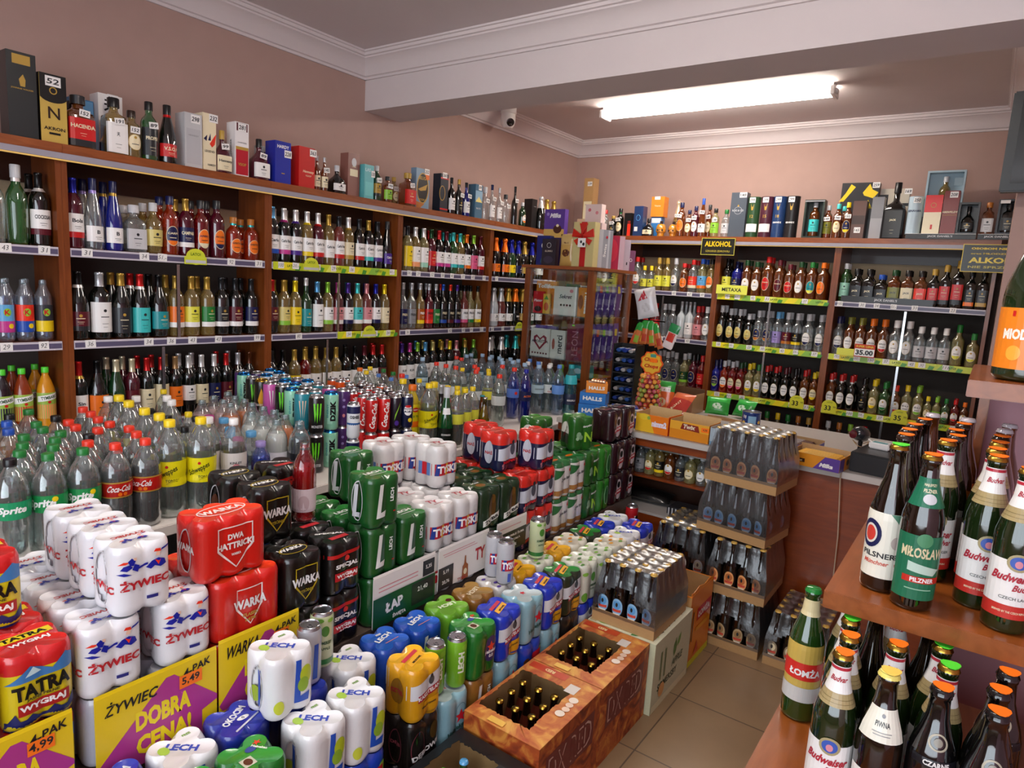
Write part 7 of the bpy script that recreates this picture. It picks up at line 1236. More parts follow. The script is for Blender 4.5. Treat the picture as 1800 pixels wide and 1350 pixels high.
shelfbeer([(1455, 1040, lomz, None, 'green beer bottle with gold and red label at lower step edge'), (1488, 1140, budv, 'fluo', 'green lager bottle with white and red label, front of first rank'), (1493, 1120, budv, 'fluo', 'green lager bottle, second of first rank'), (1507, 1086, budv, 'neon', 'green lager bottle with green sticker, third of first rank'), (1522, 1070, brown, 'neon', 'dark brown beer bottle with green sticker'), (1488, 1050, budv, None, 'green lager bottle with plain cap'),
 (1563, 1180, piwo, 'f4d060', 'brown honey beer bottle with cream label reading Piwo'), (1578, 1132, budv, 'fluo', 'green lager bottle behind honey beer'), (1590, 1075, budv, None, 'green lager bottle under edge of upper step'), (1622, 1090, brown, None, 'dark brown beer bottle under the upper step'), (1655, 1208, czar, 'fluo', 'black beer bottle with ringed emblem and square orange sticker'), (1669, 1170, budv, 'neon', 'green lager bottle with green sticker behind black beer'), (1658, 1135, budv, 'neon', 'green lager bottle with green sticker deeper on lower step'), (1755, 1250, czar, 'fluo', 'black beer bottle with ringed emblem nearer the corner'), (1757, 1213, czar, 'fluo', 'black beer bottle second in its rank'), (1773, 1182, czar, 'fluo', 'black beer bottle third in its rank')], .835, 'on lower step')
big = bottle('b', .325, .048, ('1a2a12', 'glass'), 'green', [(.07, .42, 'e8821e', None)], [(0, 'T', 'MIODOWO', .0, .065, .020, 'f4e8dc', {'b': .05, 'w': .085}), (0, 'E', -.02, .03, .012, .014, 'e8a83a'), (0, 'R', -.03, .098, -.025, .108, 'red'), (0, 'R', -.14, .0, -.10, .10, '4a8a3a')], seg=30)
put(big, 'beer_bottle', (.058, 1.60, 1.52), R_(0), 'large dark bottle with wide orange label on the top step', 'bottle')
# ======================= things around the counter =========================
CZT = CT
def obox(w, d, h, col, fops=(), rops=(), inner='c8a878', lean=0):
    k = ('obox', w, d, h, col, repr(fops), repr(rops)); 
    if k in PROTO: return PROTO[k]
    mb = MB(); T = .003; mc = mat(col, 'print'); mi = mat(inner, 'paper')
    mb.box(-w/2, -d/2, 0, w/2, -d/2+T, h, mc).box(-w/2, d/2-T, 0, w/2, d/2, h*1.25, mi).box(w/2-T, -d/2+T, 0, w/2, d/2-T, h*1.05, mc).box(-w/2, -d/2+T, 0, -w/2+T, d/2-T, h*1.05, mc).box(-w/2+T, -d/2+T, 0, w/2-T, d/2-T, .002, mi)
    mb.box(-w/2+T, -d/2+T, .002, -w/2+T+.0008, d/2-T, h*1.05, mi).box(w/2-T-.0008, -d/2+T, .002, w/2-T, d/2-T, h*1.05, mi).box(-w/2+T, -d/2+T, .002, w/2-T, -d/2+T+.0008, h, mi)
    deco(mb, fops, lambda u, v, o: (u, -d/2-o, v)); deco(mb, rops, lambda u, v, o: (w/2+o, u, v))
    PROTO[k] = [('display_carton', mb.mesh('ob', 0), [])]; return PROTO[k]
def ct(px, py, ps, lab, cat='carton', rot=0, name='display_carton', dy=0, z=CZT, grp=None):
    x, y, _ = at(px, py, z); return put(ps, name, (x, y+dy, z+.0008), R_(rot), lab, cat, grp)
def bar(l, w, h, col, c2=None):
    k = ('bar', l, w, h, col, c2)
    if k in PROTO: return PROTO[k]
    mb = MB(); n = 8; m = mat(col, 'foil'); sec = [(-.5, .15), (-.46, .9), (.46, .9), (.5, .15)]; vs = []
    for f, s in [(-.5, .12), (-.47, .12), (-.44, .9), (-.2, 1), (.2, 1), (.44, .9), (.47, .12), (.5, .12)]:
        for i in range(n): a = 2*pi*i/n+pi/8; vs.append((f*l, w/2*cos(a)*(1 if s < .2 else 1), h/2*sin(a)*s+h/2))
    mb.add(vs, [(j*n+i, j*n+(i+1) % n, (j+1)*n+(i+1) % n, (j+1)*n+i) for j in range(7) for i in range(n)]+[tuple(range(n))[::-1], tuple(range(7*n, 8*n))], m)
    if c2: deco(mb, [('R', -l*.3, -w*.22, l*.25, w*.22, c2)], lambda u, v, o: (u, v, h*.96+o))
    PROTO[k] = [('wrapper', mb.mesh('bar', 30), [])]; return PROTO[k]
def bars(x, y, z, nx, nz, l, w, h, col, c2, lab, grp, rot=0, ystep=None):
    for k in range(nz):
        for i in range(nx):
            a = (i-(nx-1)/2)*(ystep or w*1.05); put(bar(l, w, h, col, c2), 'candy_bar', (x-a*sin(R_(rot)), y+a*cos(R_(rot)), z+k*(h+.001)), R_(rot+rb.uniform(-1.5, 1.5)), lab, 'candy bar', grp, 'layer nearest the base' if k == 0 and nz > 1 else '')
ct(1145, 762, obox(.20, .16, .10, 'e87a1c', [('P', [(-.10, .0), (.02, .0), (-.02, .10), (-.10, .10)], 'e8b82a'), ('T', 'nimm2', .045, .055, .034, 'e8e0f0', {'b': .07, 'w': .09}), ('E', -.05, .085, .03, .018, 'e8c838'), ('E', -.02, .082, .010, .010, '8cb04a')], [('R', -.08, 0, .08, .1, 'd8441c')]), 'open orange and yellow candy display carton at left of counter', rot=-4, dy=.085)
ct(1210, 775, obox(.222, .16, .095, 'd8861c', [('R', -.111, .050, .111, .095, 'e8a832'), ('P', [(-.05, .055), (.06, .050), (.05, .085), (-.04, .088)], '8a2a1c'), ('T', 'Twix', .0, .072, .024, 'e8d8c0', {'sh': .2, 'b': .05, 'w': .07}), ('R', .068, .058, .110, .082, 'fluo'), ('T', '4,30', .089, .070, .012, 'charcoal')], [('R', -.08, 0, .08, .05, 'c8781c')]), 'open golden orange wafer bar display carton with price sticker', rot=-3, dy=.085)
ct(1268, 787, obox(.135, .14, .09, 'a8b8c4', [('R', -.067, .0, .067, .02, '6a90b0')], inner='b8b0a8'), 'open pale grey blue display carton behind the beer trays', rot=-3, dy=.08)
bars(*at(1262, 772, CZT)[:2], CZT+.004, 4, 2, .12, .026, .016, 'silver', 'white', 'silvery snack bar inside pale grey carton', 'bars in the grey carton', 0) if False else None
tinp = lambda: (lambda mb: [('tin', mb.mesh('tin', 40), [])])(deco(MB().lathe([(0, 0), (.049, 0), (.050, .003), (.049, .006), (.049, .074), (.051, .077), (.050, .082), (.044, .082), (.044, .079), (0, .079)], mat('1c3a80', 'gloss'), 28).lathe([(.0495, .079), (.0505, .0825), (.044, .0825), (.044, .0795), (0, .0795)], mat('silver', 'metal'), 28), [('R', -.02, .015, .022, .062, '8ab8d8'), ('T', 'DJ', -.04, .055, .018, 'white', {'b': .04}), ('E', -.045, .025, .010, .008, 'e8c85a'), ('E', .04, .03, .009, .009, 'e8c85a')], lathe_map([(.0495, 0), (.0495, .09)], .0495), step=.006))
tp = tinp(); x, y, _ = at(1313, 775, CZT)
for k, l in ((0, 'lower blue snack tin with silver lid under its twin'), (1, 'upper blue snack tin with open silver rim')): put(tp, 'snack_tin', (x+k*.008, y+k*.004, CZT+.0008+k*.0835), R_(20*k), l, 'tin', 'blue tins on the counter')
x, y, _ = at(1378, 797, CZT); put(obox(.30, .17, .055, '2430a0', [('R', -.10, .008, .10, .03, '4a2a1c')], [('R', -.08, 0, .08, .055, '2028b0')], inner='b89468'), 'display_carton', (x, y+.09, CZT+.0008), R_(-5), 'open deep blue chocolate bar display carton behind tallest tray pile', 'carton')
bars(x, y+.085, CZT+.0045, 5, 3, .24, .026, .018, '4a241c', 'lightgrey', 'brown chocolate bar with pale stripe in deep blue carton', 'bars in the blue carton', -5)
x, y, _ = at(1432, 824, CZT); put(obox(.235, .17, .062, 'd88a1c', [('P', [(.0, .0), (.117, .0), (.117, .062), (.05, .062)], '5a3c94'), ('R', -.10, .018, -.04, .036, '3a1c10'), ('T', 'Peanut', -.07, .027, .010, 'cream'), ('T', 'Milka', .06, .022, .020, 'white', {'sh': .3, 'b': .05, 'w': .06})], [('R', -.085, .0, -.02, .06, '5a3c94'), ('E', .03, .035, .02, .015, '3a1c10')], inner='b89468'), 'display_carton', (x, y+.09, CZT+.0008), R_(-7), 'open orange and purple chocolate display carton with gold bars', 'carton')
bars(x, y+.09, CZT+.0045, 5, 3, .20, .026, .018, 'e8b040', 'e8c878', 'golden wrapped chocolate bar in orange purple carton', 'gold bars on the counter', -7)
x, y, _ = at(1525, 838, CZT); mb = MB().box(-.16, -.15, .0, .16, .15, .095, mat('141416', 'plastic')); put([('drawer_case', mb.mesh('bb', 0, .004), [('drawer_front', MB().box(-.15, -.153, .008, .15, -.1502, .085, mat('1c1c20', 'plastic')).mesh('d', 0), []), ('lock', MB().lathe([(0, 0), (.008, 0), (.008, .002), (0, .002)], mat('silver', 'metal'), 12, Matrix.Translation((.1, -.1535, .05)) @ Matrix.Rotation(R_(90), 4, 'X')).mesh('l'), [])])], 'cash_drawer', (x+.09, y+.175, CZT+.0008), R_(-8), 'black cash drawer at right end of counter', 'cash drawer')
sc = [('stand', MB().lathe([(0, 0), (.04, 0), (.042, .004), (.03, .014), (.012, .02), (.010, .06), (.012, .09), (0, .09)], mat('black', 'plastic'), 20).mesh('s'), []), ('scanner_head', MB().lathe([(0, -.05), (.018, -.05), (.036, -.03), (.04, 0), (.034, .028), (.02, .04), (0, .042)], mat('charcoal', 'gloss'), 20, Matrix.Translation((0, -.01, .125)) @ Matrix.Rotation(R_(75), 4, 'X')).mesh('h'), [('scan_window', MB().lathe([(0, .0), (.022, .0), (.022, .003), (0, .004)], mat('maroon', 'glass'), 16, Matrix.Translation((0, -.060, .125)) @ Matrix.Rotation(R_(80), 4, 'X')).mesh('w'), [])]), ('rubber_band', MB().tube([(.036*cos(R_(a)), .036*sin(R_(a)), .075+.012*sin(R_(a*2))) for a in range(0, 361, 20)], .002, mat('tan', 'plastic'), 6).mesh('r'), [])]
put(sc, 'barcode_scanner', (at(1507, 806, CZT)[0], at(1507, 806, CZT)[1]+.03, CZT+.0008), R_(-30), 'black hand scanner standing beside the cash drawer', 'scanner')
x, y, _ = at(1556, 790, CZT+.096); put([('case', MB().box(-.045, -.03, 0, .045, .03, .03, mat('white', 'plastic')).mesh('c', 0, .005), [('keypad', MB().box(-.032, -.02, .0302, .032, .01, .031, mat('teal', 'plastic')).mesh('k', 0), [])]), ('cord', MB().tube([(-.04, .02, .015), (-.065, .03, .03), (-.06, .045, .02), (-.02, .04, .006)], .004, mat('white', 'plastic')).mesh('cd'), [])], 'card_terminal', (x-.02, 3.62, CZT+.0968), R_(-10), 'small white device with cord on the cash drawer', 'terminal')
o = part('cable', MB().tube([(-.478, CY0-.03, CT+.003), (-.478, CY0-.031, CT-.03), (-.468, CY0-.033, .72), (-.455, CY0-.028, .55), (-.452, CY0-.022, .40), (-.45, CY0-.016, .25), (-.45, CY0-.012, .02)], .0028, mat('beige', 'plastic'), 8).mesh('c')); tag(o, 'thin beige cable hanging down the counter front panel', 'cable')
# pillow bags
def pbag(w, h, t, col, ops=(), col2=None):
    k = ('pbag', w, h, t, col, repr(ops), col2)
    if k in PROTO: return PROTO[k]
    mb = MB(); nx, ny = 10, 12; f = lambda u, v: t/2*max(0, (1-abs(2*u)**2.4))**.5*max(0, (1-abs(2*v)**4))**.6*(1+.10*sin(u*29+v*17))
    for s in (-1, 1):
        vs = [((i/nx-.5)*w*(1-.05*cos(pi*(j/ny-.5))), s*f(i/nx-.5, j/ny-.5), j/ny*h) for j in range(ny+1) for i in range(nx+1)]
        for half in (0, 1):
            fs = [(j*(nx+1)+i, j*(nx+1)+i+1, (j+1)*(nx+1)+i+1, (j+1)*(nx+1)+i) for j in range(ny) for i in range(nx) if (j >= ny*.62) == bool(half)]
            mb.add(vs, fs, mat((col2 or col) if half else col, 'film'))
    deco(mb, ops, lambda u, v, o: (u, -f(u/w, v/h-.5)-o-.0008, v), step=.01, vstep=.012)
    PROTO[k] = [('bag_film', mb.mesh('bag', 60), [])]; return PROTO[k]
for x, y, r, l in ((-1.37, 4.26, 10, 'crumpled bright green snack bag on the counter, front one'), (-1.23, 4.32, -25, 'crumpled bright green snack bag nearer the shelves')): put(pbag(.15, .12, .06, '2a9a3a', [('E', 0, .05, .03, .02, 'c8e0c8')], '3ab84a'), 'snack_bag', (x, y, CZT+.016), (R_(-28), 0, R_(r)), l, 'bag', 'green snack bags')
put(obox(.24, .18, .12, 'b8906a', inner='6a4a30'), 'storage_carton', (-1.62, 4.28, CZT+.0008), R_(-4), 'open brown kraft carton behind the sweets', 'carton')
put(pbag(.15, .20, .05, 'e86a2a', [('E', 0, .06, .03, .03, 'f0d8b0'), ('R', -.05, .13, .05, .16, 'white')], '2a9a3a'), 'snack_bag', (-1.70, 4.14, CZT+.001), (R_(-10), 0, R_(5)), 'orange and green sweets bag standing behind lollipops', 'bag')
put(pbag(.16, .17, .05, 'b0342a', [('T', 'ROAST', .0, .06, .02, 'cream', {'rot': 60, 'w': .08})], 'd0643a'), 'snack_bag', (-1.56, 4.0, CZT+.019), (R_(-42), 0, R_(-18)), 'dark red snack bag leaning beside lollipop tower', 'bag')
k = 0
for i in range(4):
    for j in range(2): put(bar(.16, .034, .014, ['e8e4e8', 'e0d8d0', 'd8402c', 'e8a050'][i], ['8a2a6a', 'navy', 'white', 'brown'][i]), 'candy_bar', (-1.40+i*.012+j*.006, 3.80+i*.045, CZT+.001+j*.0155), R_(-12+i*3), ['white wafer bar with violet print', 'pale wafer bar with navy print', 'red wafer bar with white print', 'peach coloured wafer bar with brown print'][i]+' in loose pile', 'candy bar', 'loose wafer bars', 'upper one' if j else 'lower one')
put(obox(.30, .16, .05, 'c8a070', inner='b08a60'), 'display_carton', (-1.18, 3.86, CZT+.0008), R_(-6), 'low brown tray of wrapped sweets before green bags', 'carton')
for i in range(6): put(bar(.12, .03, .016, ['5a3c94', 'e8c030', '3a5ab0', 'c8d0d8', '2a4a90', 'e8b040'][i], 'white'), 'candy_bar', (-1.29+i*.042, 3.86-.004*i, CZT+.0035), R_(80+rb.uniform(-6, 6)), ['violet', 'yellow', 'blue', 'silver', 'dark blue', 'golden'][i]+' wrapped sweet in low brown tray', 'candy bar')
# lollipop tower
t = thing('lollipop_tower', (-1.735, 4.0, CZT+.0005), R_(-5), 'tower of round lollipops topped by orange flower-shaped sign', 'sweets display')
part('base', MB().lathe([(0, 0), (.078, 0), (.078, .012), (.05, .016), (.012, .02), (.010, .245), (0, .245)], mat('e0501c', 'plastic'), 20).mesh('b'), t)
LP = {}
for c in ('d8703a', 'c8503a', 'e09a3a', 'b04a5a', 'c87a4a', '8a9a40'):
    mb = MB(); r = .0155; mb.lathe([(r*sin(pi*i/6), -r*cos(pi*i/6)) for i in range(7)], mat(c, 'gloss'), 10); deco(mb, [('R', -.006, -.003, .006, .003, 'e8c83a')], lambda u, v, o: (u, -sqrt(max(0, r*r-u*u-v*v))-o, v)); LP[c] = mb.mesh('lp', 60)
nL = 0
for lv in range(8):
    z = .030+lv*.0300; rr = .074-.0030*lv
    for k in range(12):
        if nL >= 100: break
        a = 2*pi*(k+.5*(lv % 2))/12; o = part('lollipop', LP[rb.choice(list(LP))], t, (rr*sin(a), -rr*cos(a), z), a); nL += 1
ls = []; n = 36
for i in range(n): a = 2*pi*i/n; q = .078+.006*cos(a*9); ls.append((q*cos(a), q*sin(a)*.95+.325))
sg = MB().add([(x, y, z) for y in (-.002, .002) for x, z in ls], [tuple(range(n)), tuple(range(2*n-1, n-1, -1))]+[(i, n+i, n+(i+1) % n, (i+1) % n) for i in range(n)], mat('e0561c', 'print'))
deco(sg, [('P', [(x*.88, (z-.325)*.88+.325) for x, z in ls], 'e8b83a'), ('T', 'Chupa', -.004, .343, .030, 'c0281c', {'sh': .2, 'b': .04, 'w': .10}), ('T', 'Chups', .0, .302, .030, 'c0281c', {'sh': .2, 'b': .04, 'w': .10}), ('R', -.012, .330, .04, .355, 'fluo'), ('R', -.01, .363, .03, .383, '4a9a8a')], lambda u, v, o: (u, -.0021-o, v)); part('header_sign', sg.mesh('sg', 0), t)
# jelly packets hanging on a wire stand
t = thing('packet_stand', (-1.90, 4.27, CZT+.0005), 0, 'thin black wire stand holding bunches of jelly packets', 'stand')
part('pole', MB().tube([(0, 0, .004), (0, 0, .60)], .006, mat('black', 'metal')).mesh('p'), t); part('base', MB().lathe([(0, 0), (.07, 0), (.07, .006), (0, .008)], mat('black', 'plastic'), 20).mesh('b'), t); part('hook_arm', MB().tube([(-.12, -.005, .58), (.12, -.005, .58)], .004, mat('black', 'metal')).mesh('a'), t)
for i in range(8):
    a = -28+i*8; x = -2.0+i*.032; put(pbag(.045, .16, .016, 'c8703a', [('R', -.016, .02, .016, .07, ['d84a2a', '8ab03a', 'e0a83a', 'b8402a'][i % 4])], '2a9a3a'), 'jelly_packet', (x, 4.24-(.019 if i % 2 else 0), CZT+.425-abs(a)*.0008), (0, R_(-a*.7), 0), 'green and amber striped packet hanging in the bunch', 'packet', 'hanging jelly packets')
put(pbag(.15, .20, .05, 'd8d8dc', [('P', [(-.05, .12), (.0, .19), (.02, .13)], 'c03040'), ('E', .0, .07, .03, .03, 'lightgrey')], 'e0dcdc'), 'sweets_bag', (-1.90, 4.26, CZT+.60), (0, R_(-14), R_(5)), 'white and red sweets bag crowning the packet stand', 'bag')
put(pbag(.075, .17, .02, 'e8e0e0', [('R', -.025, .05, .025, .11, 'c83c2a')], '1c8a4a'), 'sweets_bag', (-1.735, 4.22, CZT+.41), (0, R_(18), 0), 'green white packet beside the hanging bunch', 'bag')
put(box_proto(.11, .06, .27, 'c8301c', [('T', 'Chopin', 0, .14, .03, 'e8d8c8', {'rot': 78, 'sh': .3, 'w': .15})]), 'gift_box', (xat(1174, BYF+.04, SZB[3]+.12), BYF+.045, SZB[3]), 0, 'bright red vodka carton on the middle shelf of tequila bay', 'carton') if False else None
# throat sweets piles
def bxp(w, d, h, c, word, x, y, z, r, l, tilt=0, tc='white'): put(box_proto(w, d, h, c, [('T', word, 0, h*.5, h*.36, tc, {'b': .05, 'w': w*.75})], t=[('R', -w*.4, -d*.3, w*.4, d*.3, 'c8b8b0')]), 'sweets_box', (x, y, z), (0, R_(tilt), R_(r)), l, 'sweets box', 'throat sweets boxes')
bxp(.17, .11, .075, '2a78c8', 'HALLS', -1.93, 3.62, CZT+.0008, 24, 'large blue throat sweets box at bottom of pile'); bxp(.16, .11, .07, '2a78c8', 'HALLS', -1.93, 3.63, CZT+.0768, 16, 'large blue throat sweets box on top of its twin')
bxp(.13, .10, .055, '4a2a7a', 'HALLS', -1.75, 3.67, CZT+.0008, 18, 'violet throat sweets box leaning by blue ones', 0); bxp(.13, .10, .06, 'e88a1c', 'HALLS', -1.92, 3.63, CZT+.148, 30, 'orange throat sweets box on top of the pile')
for i in range(5): put(bar(.07, .018, .016, 'f0c8a8', 'fluo'), 'sweets_roll', (-1.95+i*.019, 3.635, CZT+.2095), R_(112), 'pale orange sweets roll on orange box', 'sweets roll', 'rolls on the orange box')
bxp(.16, .11, .05, '1c2c90', 'PAWEŁ', -1.66, 3.55, CZT+.0008, 6, 'navy blue sweets box with orange price sticker'); bxp(.16, .11, .05, '2a4aa0', 'MINT', -1.82, 3.84, CZT+.0008, 30, 'blue mint box behind the throat sweets'); bxp(.12, .08, .05, 'c8d0d8', 'GUM', -1.655, 3.77, CZT+.0008, -20, 'pale chewing gum box near the lollipops', tc='teal')
# chewing gum rack
t = thing('gum_rack', (-2.03, 4.05, CZT+.0005), R_(0), 'black slanted rack of blue and silver chewing gum packs', 'rack')
part('frame', MB().box(-.01, 0, 0, .0, .12, .42, mat('black', 'plastic')).box(.15, 0, 0, .16, .12, .42, mat('black', 'plastic')).box(0, .11, 0, .15, .12, .42, mat('black', 'plastic')).mesh('f', 0), t)
for i in range(6): part('shelf_tray', MB().box(.0005, .0, .03+i*.065, .1495, .109, .036+i*.065, mat('charcoal', 'plastic')).mesh('s', 0), t)
for i in range(6):
    for j in range(3): put(bar(.10, .036, .030, ['2a4ab0', 'lightgrey', '3a6ac0'][(i+j) % 3], 'white'), 'gum_pack', (-2.03+.03+j*.045, 4.102, CZT+.0385+i*.065), R_(84), ['blue', 'silver', 'light blue'][(i+j) % 3]+' chewing gum pack in black rack', 'gum pack', 'chewing gum packs in the rack')
# small bottles in the counter niche
for i, (px, s) in enumerate(((1126, 's C silver grey *.17 @.028'), (1143, 's y charcoal cream-red *.17 @.028'), (1160, 's Y silver black-yellow *.18 @.028'), (1178, 's A red white-red *.17 @.029'), (1196, 's C black charcoal *.16 @.027'), (1214, 's y silver cream *.16 @.031'), (1234, 's C silver white *.16 @.028'), (1250, 's Y red white *.16 @.028'))):
    ps, d, n_, h, r = spec(s); put(ps, n_, (xat(px, CY0+.075, .70), CY0+.075, .6128), 0, d, 'bottle', 'flasks in the counter niche', 'in counter niche')
    put(ps, n_, (xat(px, CY0+.075, .70)+.004, CY0+.145, .6128), 0, d, 'bottle', 'flasks in the counter niche', 'in counter niche back row')
nb_ = MB().box(-.09, -.07, 0, .09, .07, .05, mat('2a2a30', 'film')); deco(nb_, [('R', -.08+i*.02, .004, -.072+i*.02, .046, 'lightgrey') for i in range(8)], lambda u, v, o: (u, -.07-o, v)); put([('wrap', nb_.mesh('n', 0, .008), [])], 'wrapped_bundle', (-1.24, CY0+.10, .4168), 0, 'dark film-wrapped bundle with white stripes on bottom niche shelf', 'bundle')
put([('bag_film', pbag(.26, .12, .05, '1c1a1a')[0][1], [])], 'film_bag', (-1.48, CY0+.11, .45), (R_(-78), 0, R_(4)), 'crumpled dark film bag on bottom niche shelf', 'bag')
# ======================= glazed chocolate cabinet ==========================
KX0, KX1, KY0, KY1, KZ = -2.775, -2.215, 4.02, 4.62, 1.775
t = thing('chocolate_cabinet', (KX0, KY0, 0), 0, 'cherry wood and glass cabinet full of chocolate boxes', 'cabinet'); w, d = KX1-KX0, KY1-KY0
for x, y in ((0, 0), (w-.045, 0), (w-.045, d-.045), (0, d-.045)): part('post', MB().box(x, y, .0, x+.045, y+.045, KZ-.024, MWV).mesh('p', 0, .001), t)
part('top_board', MB().box(-.02, -.02, KZ-.022, w+.02, d+.02, KZ, MWH).mesh('t', 0, .001), t); part('base_panel', MB().box(.045, .01, .06, w-.045, .028, .98, MWV).mesh('b', 0), t); part('base_panel', MB().box(w-.03, .045, .06, w-.012, d-.045, .98, MWV).mesh('b', 0), t)
KS = (1.0, 1.125, 1.435)
for z in KS: part('glass_shelf' if z > 1.1 else 'floor_board', MB().box(.010, .012, z-.006, w-.010, d-.012, z, mat('c8dcd8', 'clear') if z > 1.1 else MWH).mesh('s', 0), t)
part('glass_pane', MB().box(.0455, .012, 1.0005, w-.0455, .015, KZ-.026, mat('ice', 'pane')).mesh('g', 0), t); part('glass_pane', MB().box(w-.016, .0455, 1.0005, w-.013, d-.0455, KZ-.026, mat('ice', 'pane')).mesh('g', 0), t)
def kb(u, v, z, w_, d_, h_, c, f, l, rot=0, r_=()): put(box_proto(w_, d_, h_, c, f, r=r_), 'chocolate_box', (KX0+u, KY0+v, z), R_(rot), l, 'chocolate box', 'chocolate boxes in and on the cabinet')
nut = [('E', x, y, .012, .012, '8a4a1c') for x, y in ((-.05, .06), (-.01, .05), (.04, .06), (.0, .09))]
kb(.135, .10, 1.4355, .17, .03, .23, 'd8842a', nut+[('T', 'Toffifee', 0, .195, .03, 'f4ece0', {'b': .05, 'w': .15})], 'orange chocolate box with white lettering, left inside cabinet')
kb(.095, .06, 1.4355, .09, .02, .155, 'c81c24', [('T', 'Plaisir', 0, .09, .018, 'white', {'sh': .3, 'w': .07}), ('E', .0, .03, .03, .02, 'darkbrown')], 'small red chocolate box before the orange one')
kb(.17, .05, 1.4355, .055, .02, .14, 'e0b040', [('E', 0, .05, .02, .03, 'c85a2a'), ('P', [(-.02, .1), (.02, .1), (0, .13)], '4a9a3a')], 'small yellow patterned chocolate box behind glass')
kb(.315, .07, 1.4355, .185, .03, .20, 'dcd8cc', [('T', 'Sekret', .005, .13, .028, 'charcoal', {'sh': .3, 'w': .10}), ('E', -.03, .07, .008, .008, 'darkbrown'), ('E', -.005, .07, .008, .008, 'darkbrown'), ('E', .02, .07, .008, .008, 'maroon'), ('E', .045, .07, .008, .008, 'darkbrown'), ('E', .05, .17, .015, .012, 'rose')], 'cream chocolate box with black script lettering')
kb(.46, .075, 1.4355, .085, .03, .20, 'd8842a', [('E', -.02, .1, .02, .05, '8a4a1c'), ('T', 'Toffifee', .02, .1, .022, 'f4ece0', {'rot': -90, 'b': .05, 'w': .16})], 'upright orange chocolate box with sideways lettering')
kb(.43, .25, 1.4355, .10, .05, .20, 'b88a5a', [('E', 0, .1, .02, .04, 'skin')], 'tan gift box deeper inside cabinet')
kb(.26, .25, 1.4355, .09, .05, .22, '2a5a3c', [('R', -.03, .05, .03, .15, 'red')], 'green gift box deeper inside cabinet')
kb(.14, .12, 1.1255, .18, .03, .22, '4a2a8c', [('E', .0, .16, .02, .02, 'white')], 'purple chocolate box behind the heart box')
kb(.135, .06, 1.1255, .165, .03, .20, 'dcd8cc', [('P', [(0, .045), (-.055, .105), (-.055, .14), (-.03, .155), (0, .13), (.03, .155), (.055, .14), (.055, .105)], '8a2438'), ('P', [(0, .065), (-.038, .108), (-.038, .13), (-.025, .138), (0, .115), (.025, .138), (.038, .13), (.038, .108)], 'dcd8cc'), ('T', 'AMORETTA', 0, .108, .02, 'charcoal', {'w': .14})]+[('E', -.06+i*.024, .022, .007, .007, 'maroon') for i in range(6)], 'cream chocolate box with dark red heart')
kb(.285, .06, 1.1255, .12, .03, .20, 'd8d4c8', [('T', 'merci', .015, .10, .045, 'charcoal', {'rot': 90, 'b': .02, 'w': .13}), ('E', -.035, .10, .012, .04, 'a85a4a')], 'cream chocolate box with sideways lettering')
kb(.425, .06, 1.1255, .135, .03, .255, '6a1c34', [('T', 'LEON', .0, .12, .05, 'a06a7a', {'rot': 90, 'b': 0, 'w': .17}), ('R', -.03, .24, -.01, .25, 'neon')], 'dark red upright chocolate box in cabinet corner')
put(box_proto(.15, .1, .09, '2aa8a8', [('E', 0, .05, .03, .02, 'ice')]), 'chocolate_box', (KX1-.115, KY0+.13, 1.0008), 0, 'turquoise packet box at the cabinet floor', 'chocolate box') 
hs = []
for i in range(5):
    for zz, l in ((1.50, 'upper row'), (1.15, 'lower row')):
        put(pbag(.085, .235 if zz > 1.4 else .26, .03, '4a2a86', [('T', 'Milka', .012, .11, .026, 'e4dcf0', {'rot': 82, 'sh': .3, 'b': .04, 'w': .12}), ('R', -.036, .17, -.01, .22, ['gold', 'c83c3c', '4aa04a', 'lilac', 'e8c83a'][i])], '5a3a98'), 'chocolate_bag', (KX1-.045, KY0+.115+i*.092, zz-(.065 if zz > 1.4 else .024)+.0015), R_(90), 'purple chocolate bag standing behind the side glass', 'chocolate bag', 'purple chocolate bags', l)
T0 = KZ+.0006
kb(.09, .10, T0, .11, .05, .21, '1c2470', [('E', .015, .14, .03, .025, 'white'), ('E', .015, .14, .018, .014, '1c2470'), ('P', [(-.02, .02), (.04, .02), (.03, .10), (.0, .08)], '2a5a6a')], 'dark blue chocolate box at left of cabinet top')
kb(.17, .05, T0, .115, .045, .185, '2c2430', [('O', 0, .14, .018, .018, .003, 'lightgrey'), ('T', 'ELIMKI', 0, .10, .012, 'c8b8a8', {'w': .06}), ('E', 0, .04, .04, .025, '3c3448')], 'black chocolate box on cabinet top before blue one')
kb(.12, .16, T0, .18, .05, .20, '3a2a6a', [], 'plain violet carton under the purple chocolate box'); kb(.135, .155, T0+.2005, .17, .05, .20, '5a3c94', [('T', 'Milka', .01, .155, .032, 'f0ecf4', {'sh': .3, 'b': .05, 'w': .09}), ('E', -.055, .165, .012, .012, 'lilac'), ('R', -.085, .0, .085, .06, 'd8b060'), ('E', .03, .06, .035, .03, '4a2418'), ('E', .03, .085, .012, .010, 'cream')], 'purple and cream chocolate box high on the pile')
put(pbag(.12, .22, .05, 'c8a058', [('E', 0, .09, .03, .025, 'brown'), ('T', 'Merci', 0, .16, .012, 'brown')], 'd0b070'), 'chocolate_bag', (KX0+.305, KY0+.06, T0), 0, 'golden chocolate bag between black and ribboned boxes', 'chocolate bag')
t2 = box_proto(.165, .07, .30, 'c8bc84', [('R', -.022, 0, .022, .30, 'b81c1c')]); bw = MB(); rm = mat('c82a20', 'gloss')
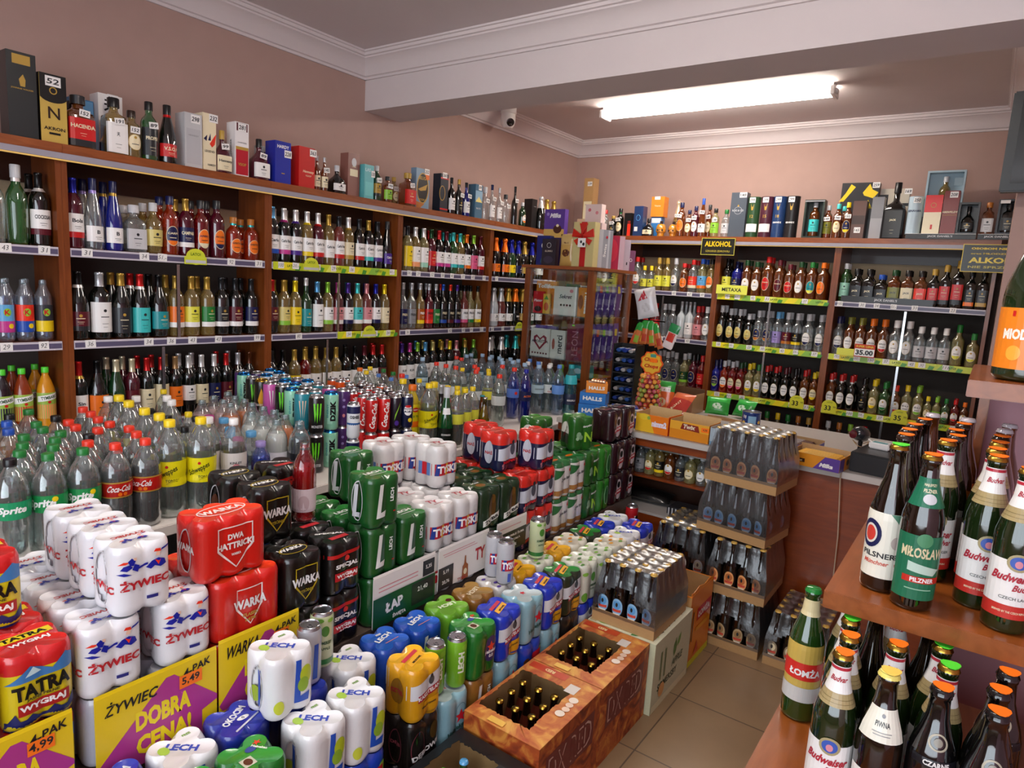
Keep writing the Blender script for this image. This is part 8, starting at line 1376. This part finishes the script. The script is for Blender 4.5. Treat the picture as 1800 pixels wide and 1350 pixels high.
for pts in ([(0, .21), (-.075, .255), (-.085, .20), (-.03, .195)], [(0, .21), (.075, .255), (.085, .20), (.03, .195)], [(0, .205), (-.07, .175), (-.045, .145), (-.01, .185)], [(0, .205), (.07, .18), (.05, .145), (.01, .185)], [(0, .21), (-.03, .29), (.03, .29)]):
    n = len(pts); bw.add([(x, -.036-.012*(1 if k else 2), z) for k, (x, z) in enumerate(pts)]+[(x, -.0355, z) for x, z in pts], [tuple(range(n)), tuple(range(2*n-1, n-1, -1))]+[(i, (i+1) % n, n+(i+1) % n, n+i) for i in range(n)], rm)
tgm = MB().box(-.025, -.064, .13, .035, -.062, .19, mat('white', 'paper')); deco(tgm, [('E', .0, .165, .008, .010, 'charcoal'), ('E', .02, .150, .009, .011, 'charcoal')], lambda u, v, o: (u, -.0645-o, v))
put(t2+[('ribbon_bow', bw.mesh('bow', 0), []), ('gift_tag', tgm.mesh('tag', 0), [])], 'gift_box', (KX0+.445, KY0+.06, T0), 0, 'pale gold gift box with red ribbon bow and white tag', 'gift box')
kb(.425, .16, T0, .05, .04, .28, 'b82038', [], 'bright red box behind ribboned gift box'); 
def kb2(y, w_, h_, c, f, l): put(box_proto(w_, .055, h_, c, f), 'chocolate_box', (KX1-.04, KY0+y, T0), R_(62), l, 'chocolate box', 'chocolate boxes in and on the cabinet')
kb2(.17, .12, .26, '9a9ca4', [('R', -.055, .0, -.02, .26, 'b8bac0'), ('R', .02, .0, .035, .26, 'c4c6cc'), ('T', 'Swiss', .0, .12, .02, 'white', {'rot': 85, 'w': .09}), ('E', .01, .21, .008, .010, 'c02838')], 'shiny silver striped box on right of cabinet top')
kb2(.33, .15, .235, 'a82848', [('E', -.03, .13, .05, .08, 'c8304a'), ('R', .03, 0, .075, .235, 'c8a8b4')], 'crimson and pink box with large red dot'); kb2(.475, .10, .22, 'b8aab8', [('R', .02, .04, .03, .06, 'charcoal')], 'pale lilac box beside crimson box'); kb2(.585, .08, .15, '7a4a6a', [('O', .0, .08, .012, .012, .003, 'white')], 'small mauve box with white ring, end of cabinet top')
heart = [('E', -.03, .09, .012, .012, 'c86a74'), ('E', .03, .07, .012, .012, 'd88a94'), ('E', .0, .03, .012, .012, 'd88a94'), ('T', 'Love', 0, .13, .018, 'b83040', {'sh': .3})]
kb(.27, .235, T0, .13, .06, .24, 'd8a8a4', heart, 'pale pink box with hearts behind golden bag'); kb(.37, .315, T0, .14, .07, .32, 'd8c4c4', heart, 'tall pinkish white box with hearts'); kb(.36, .315, T0+.3205, .13, .06, .13, 'e0ccc8', heart[:2], 'small white box with hearts topping the tall one'); kb(.25, .42, T0, .16, .06, .36, 'c8442c', [('R', -.08, .3, .08, .36, 'e8c8a0')], 'orange red box at back of cabinet top')
finish_labels()
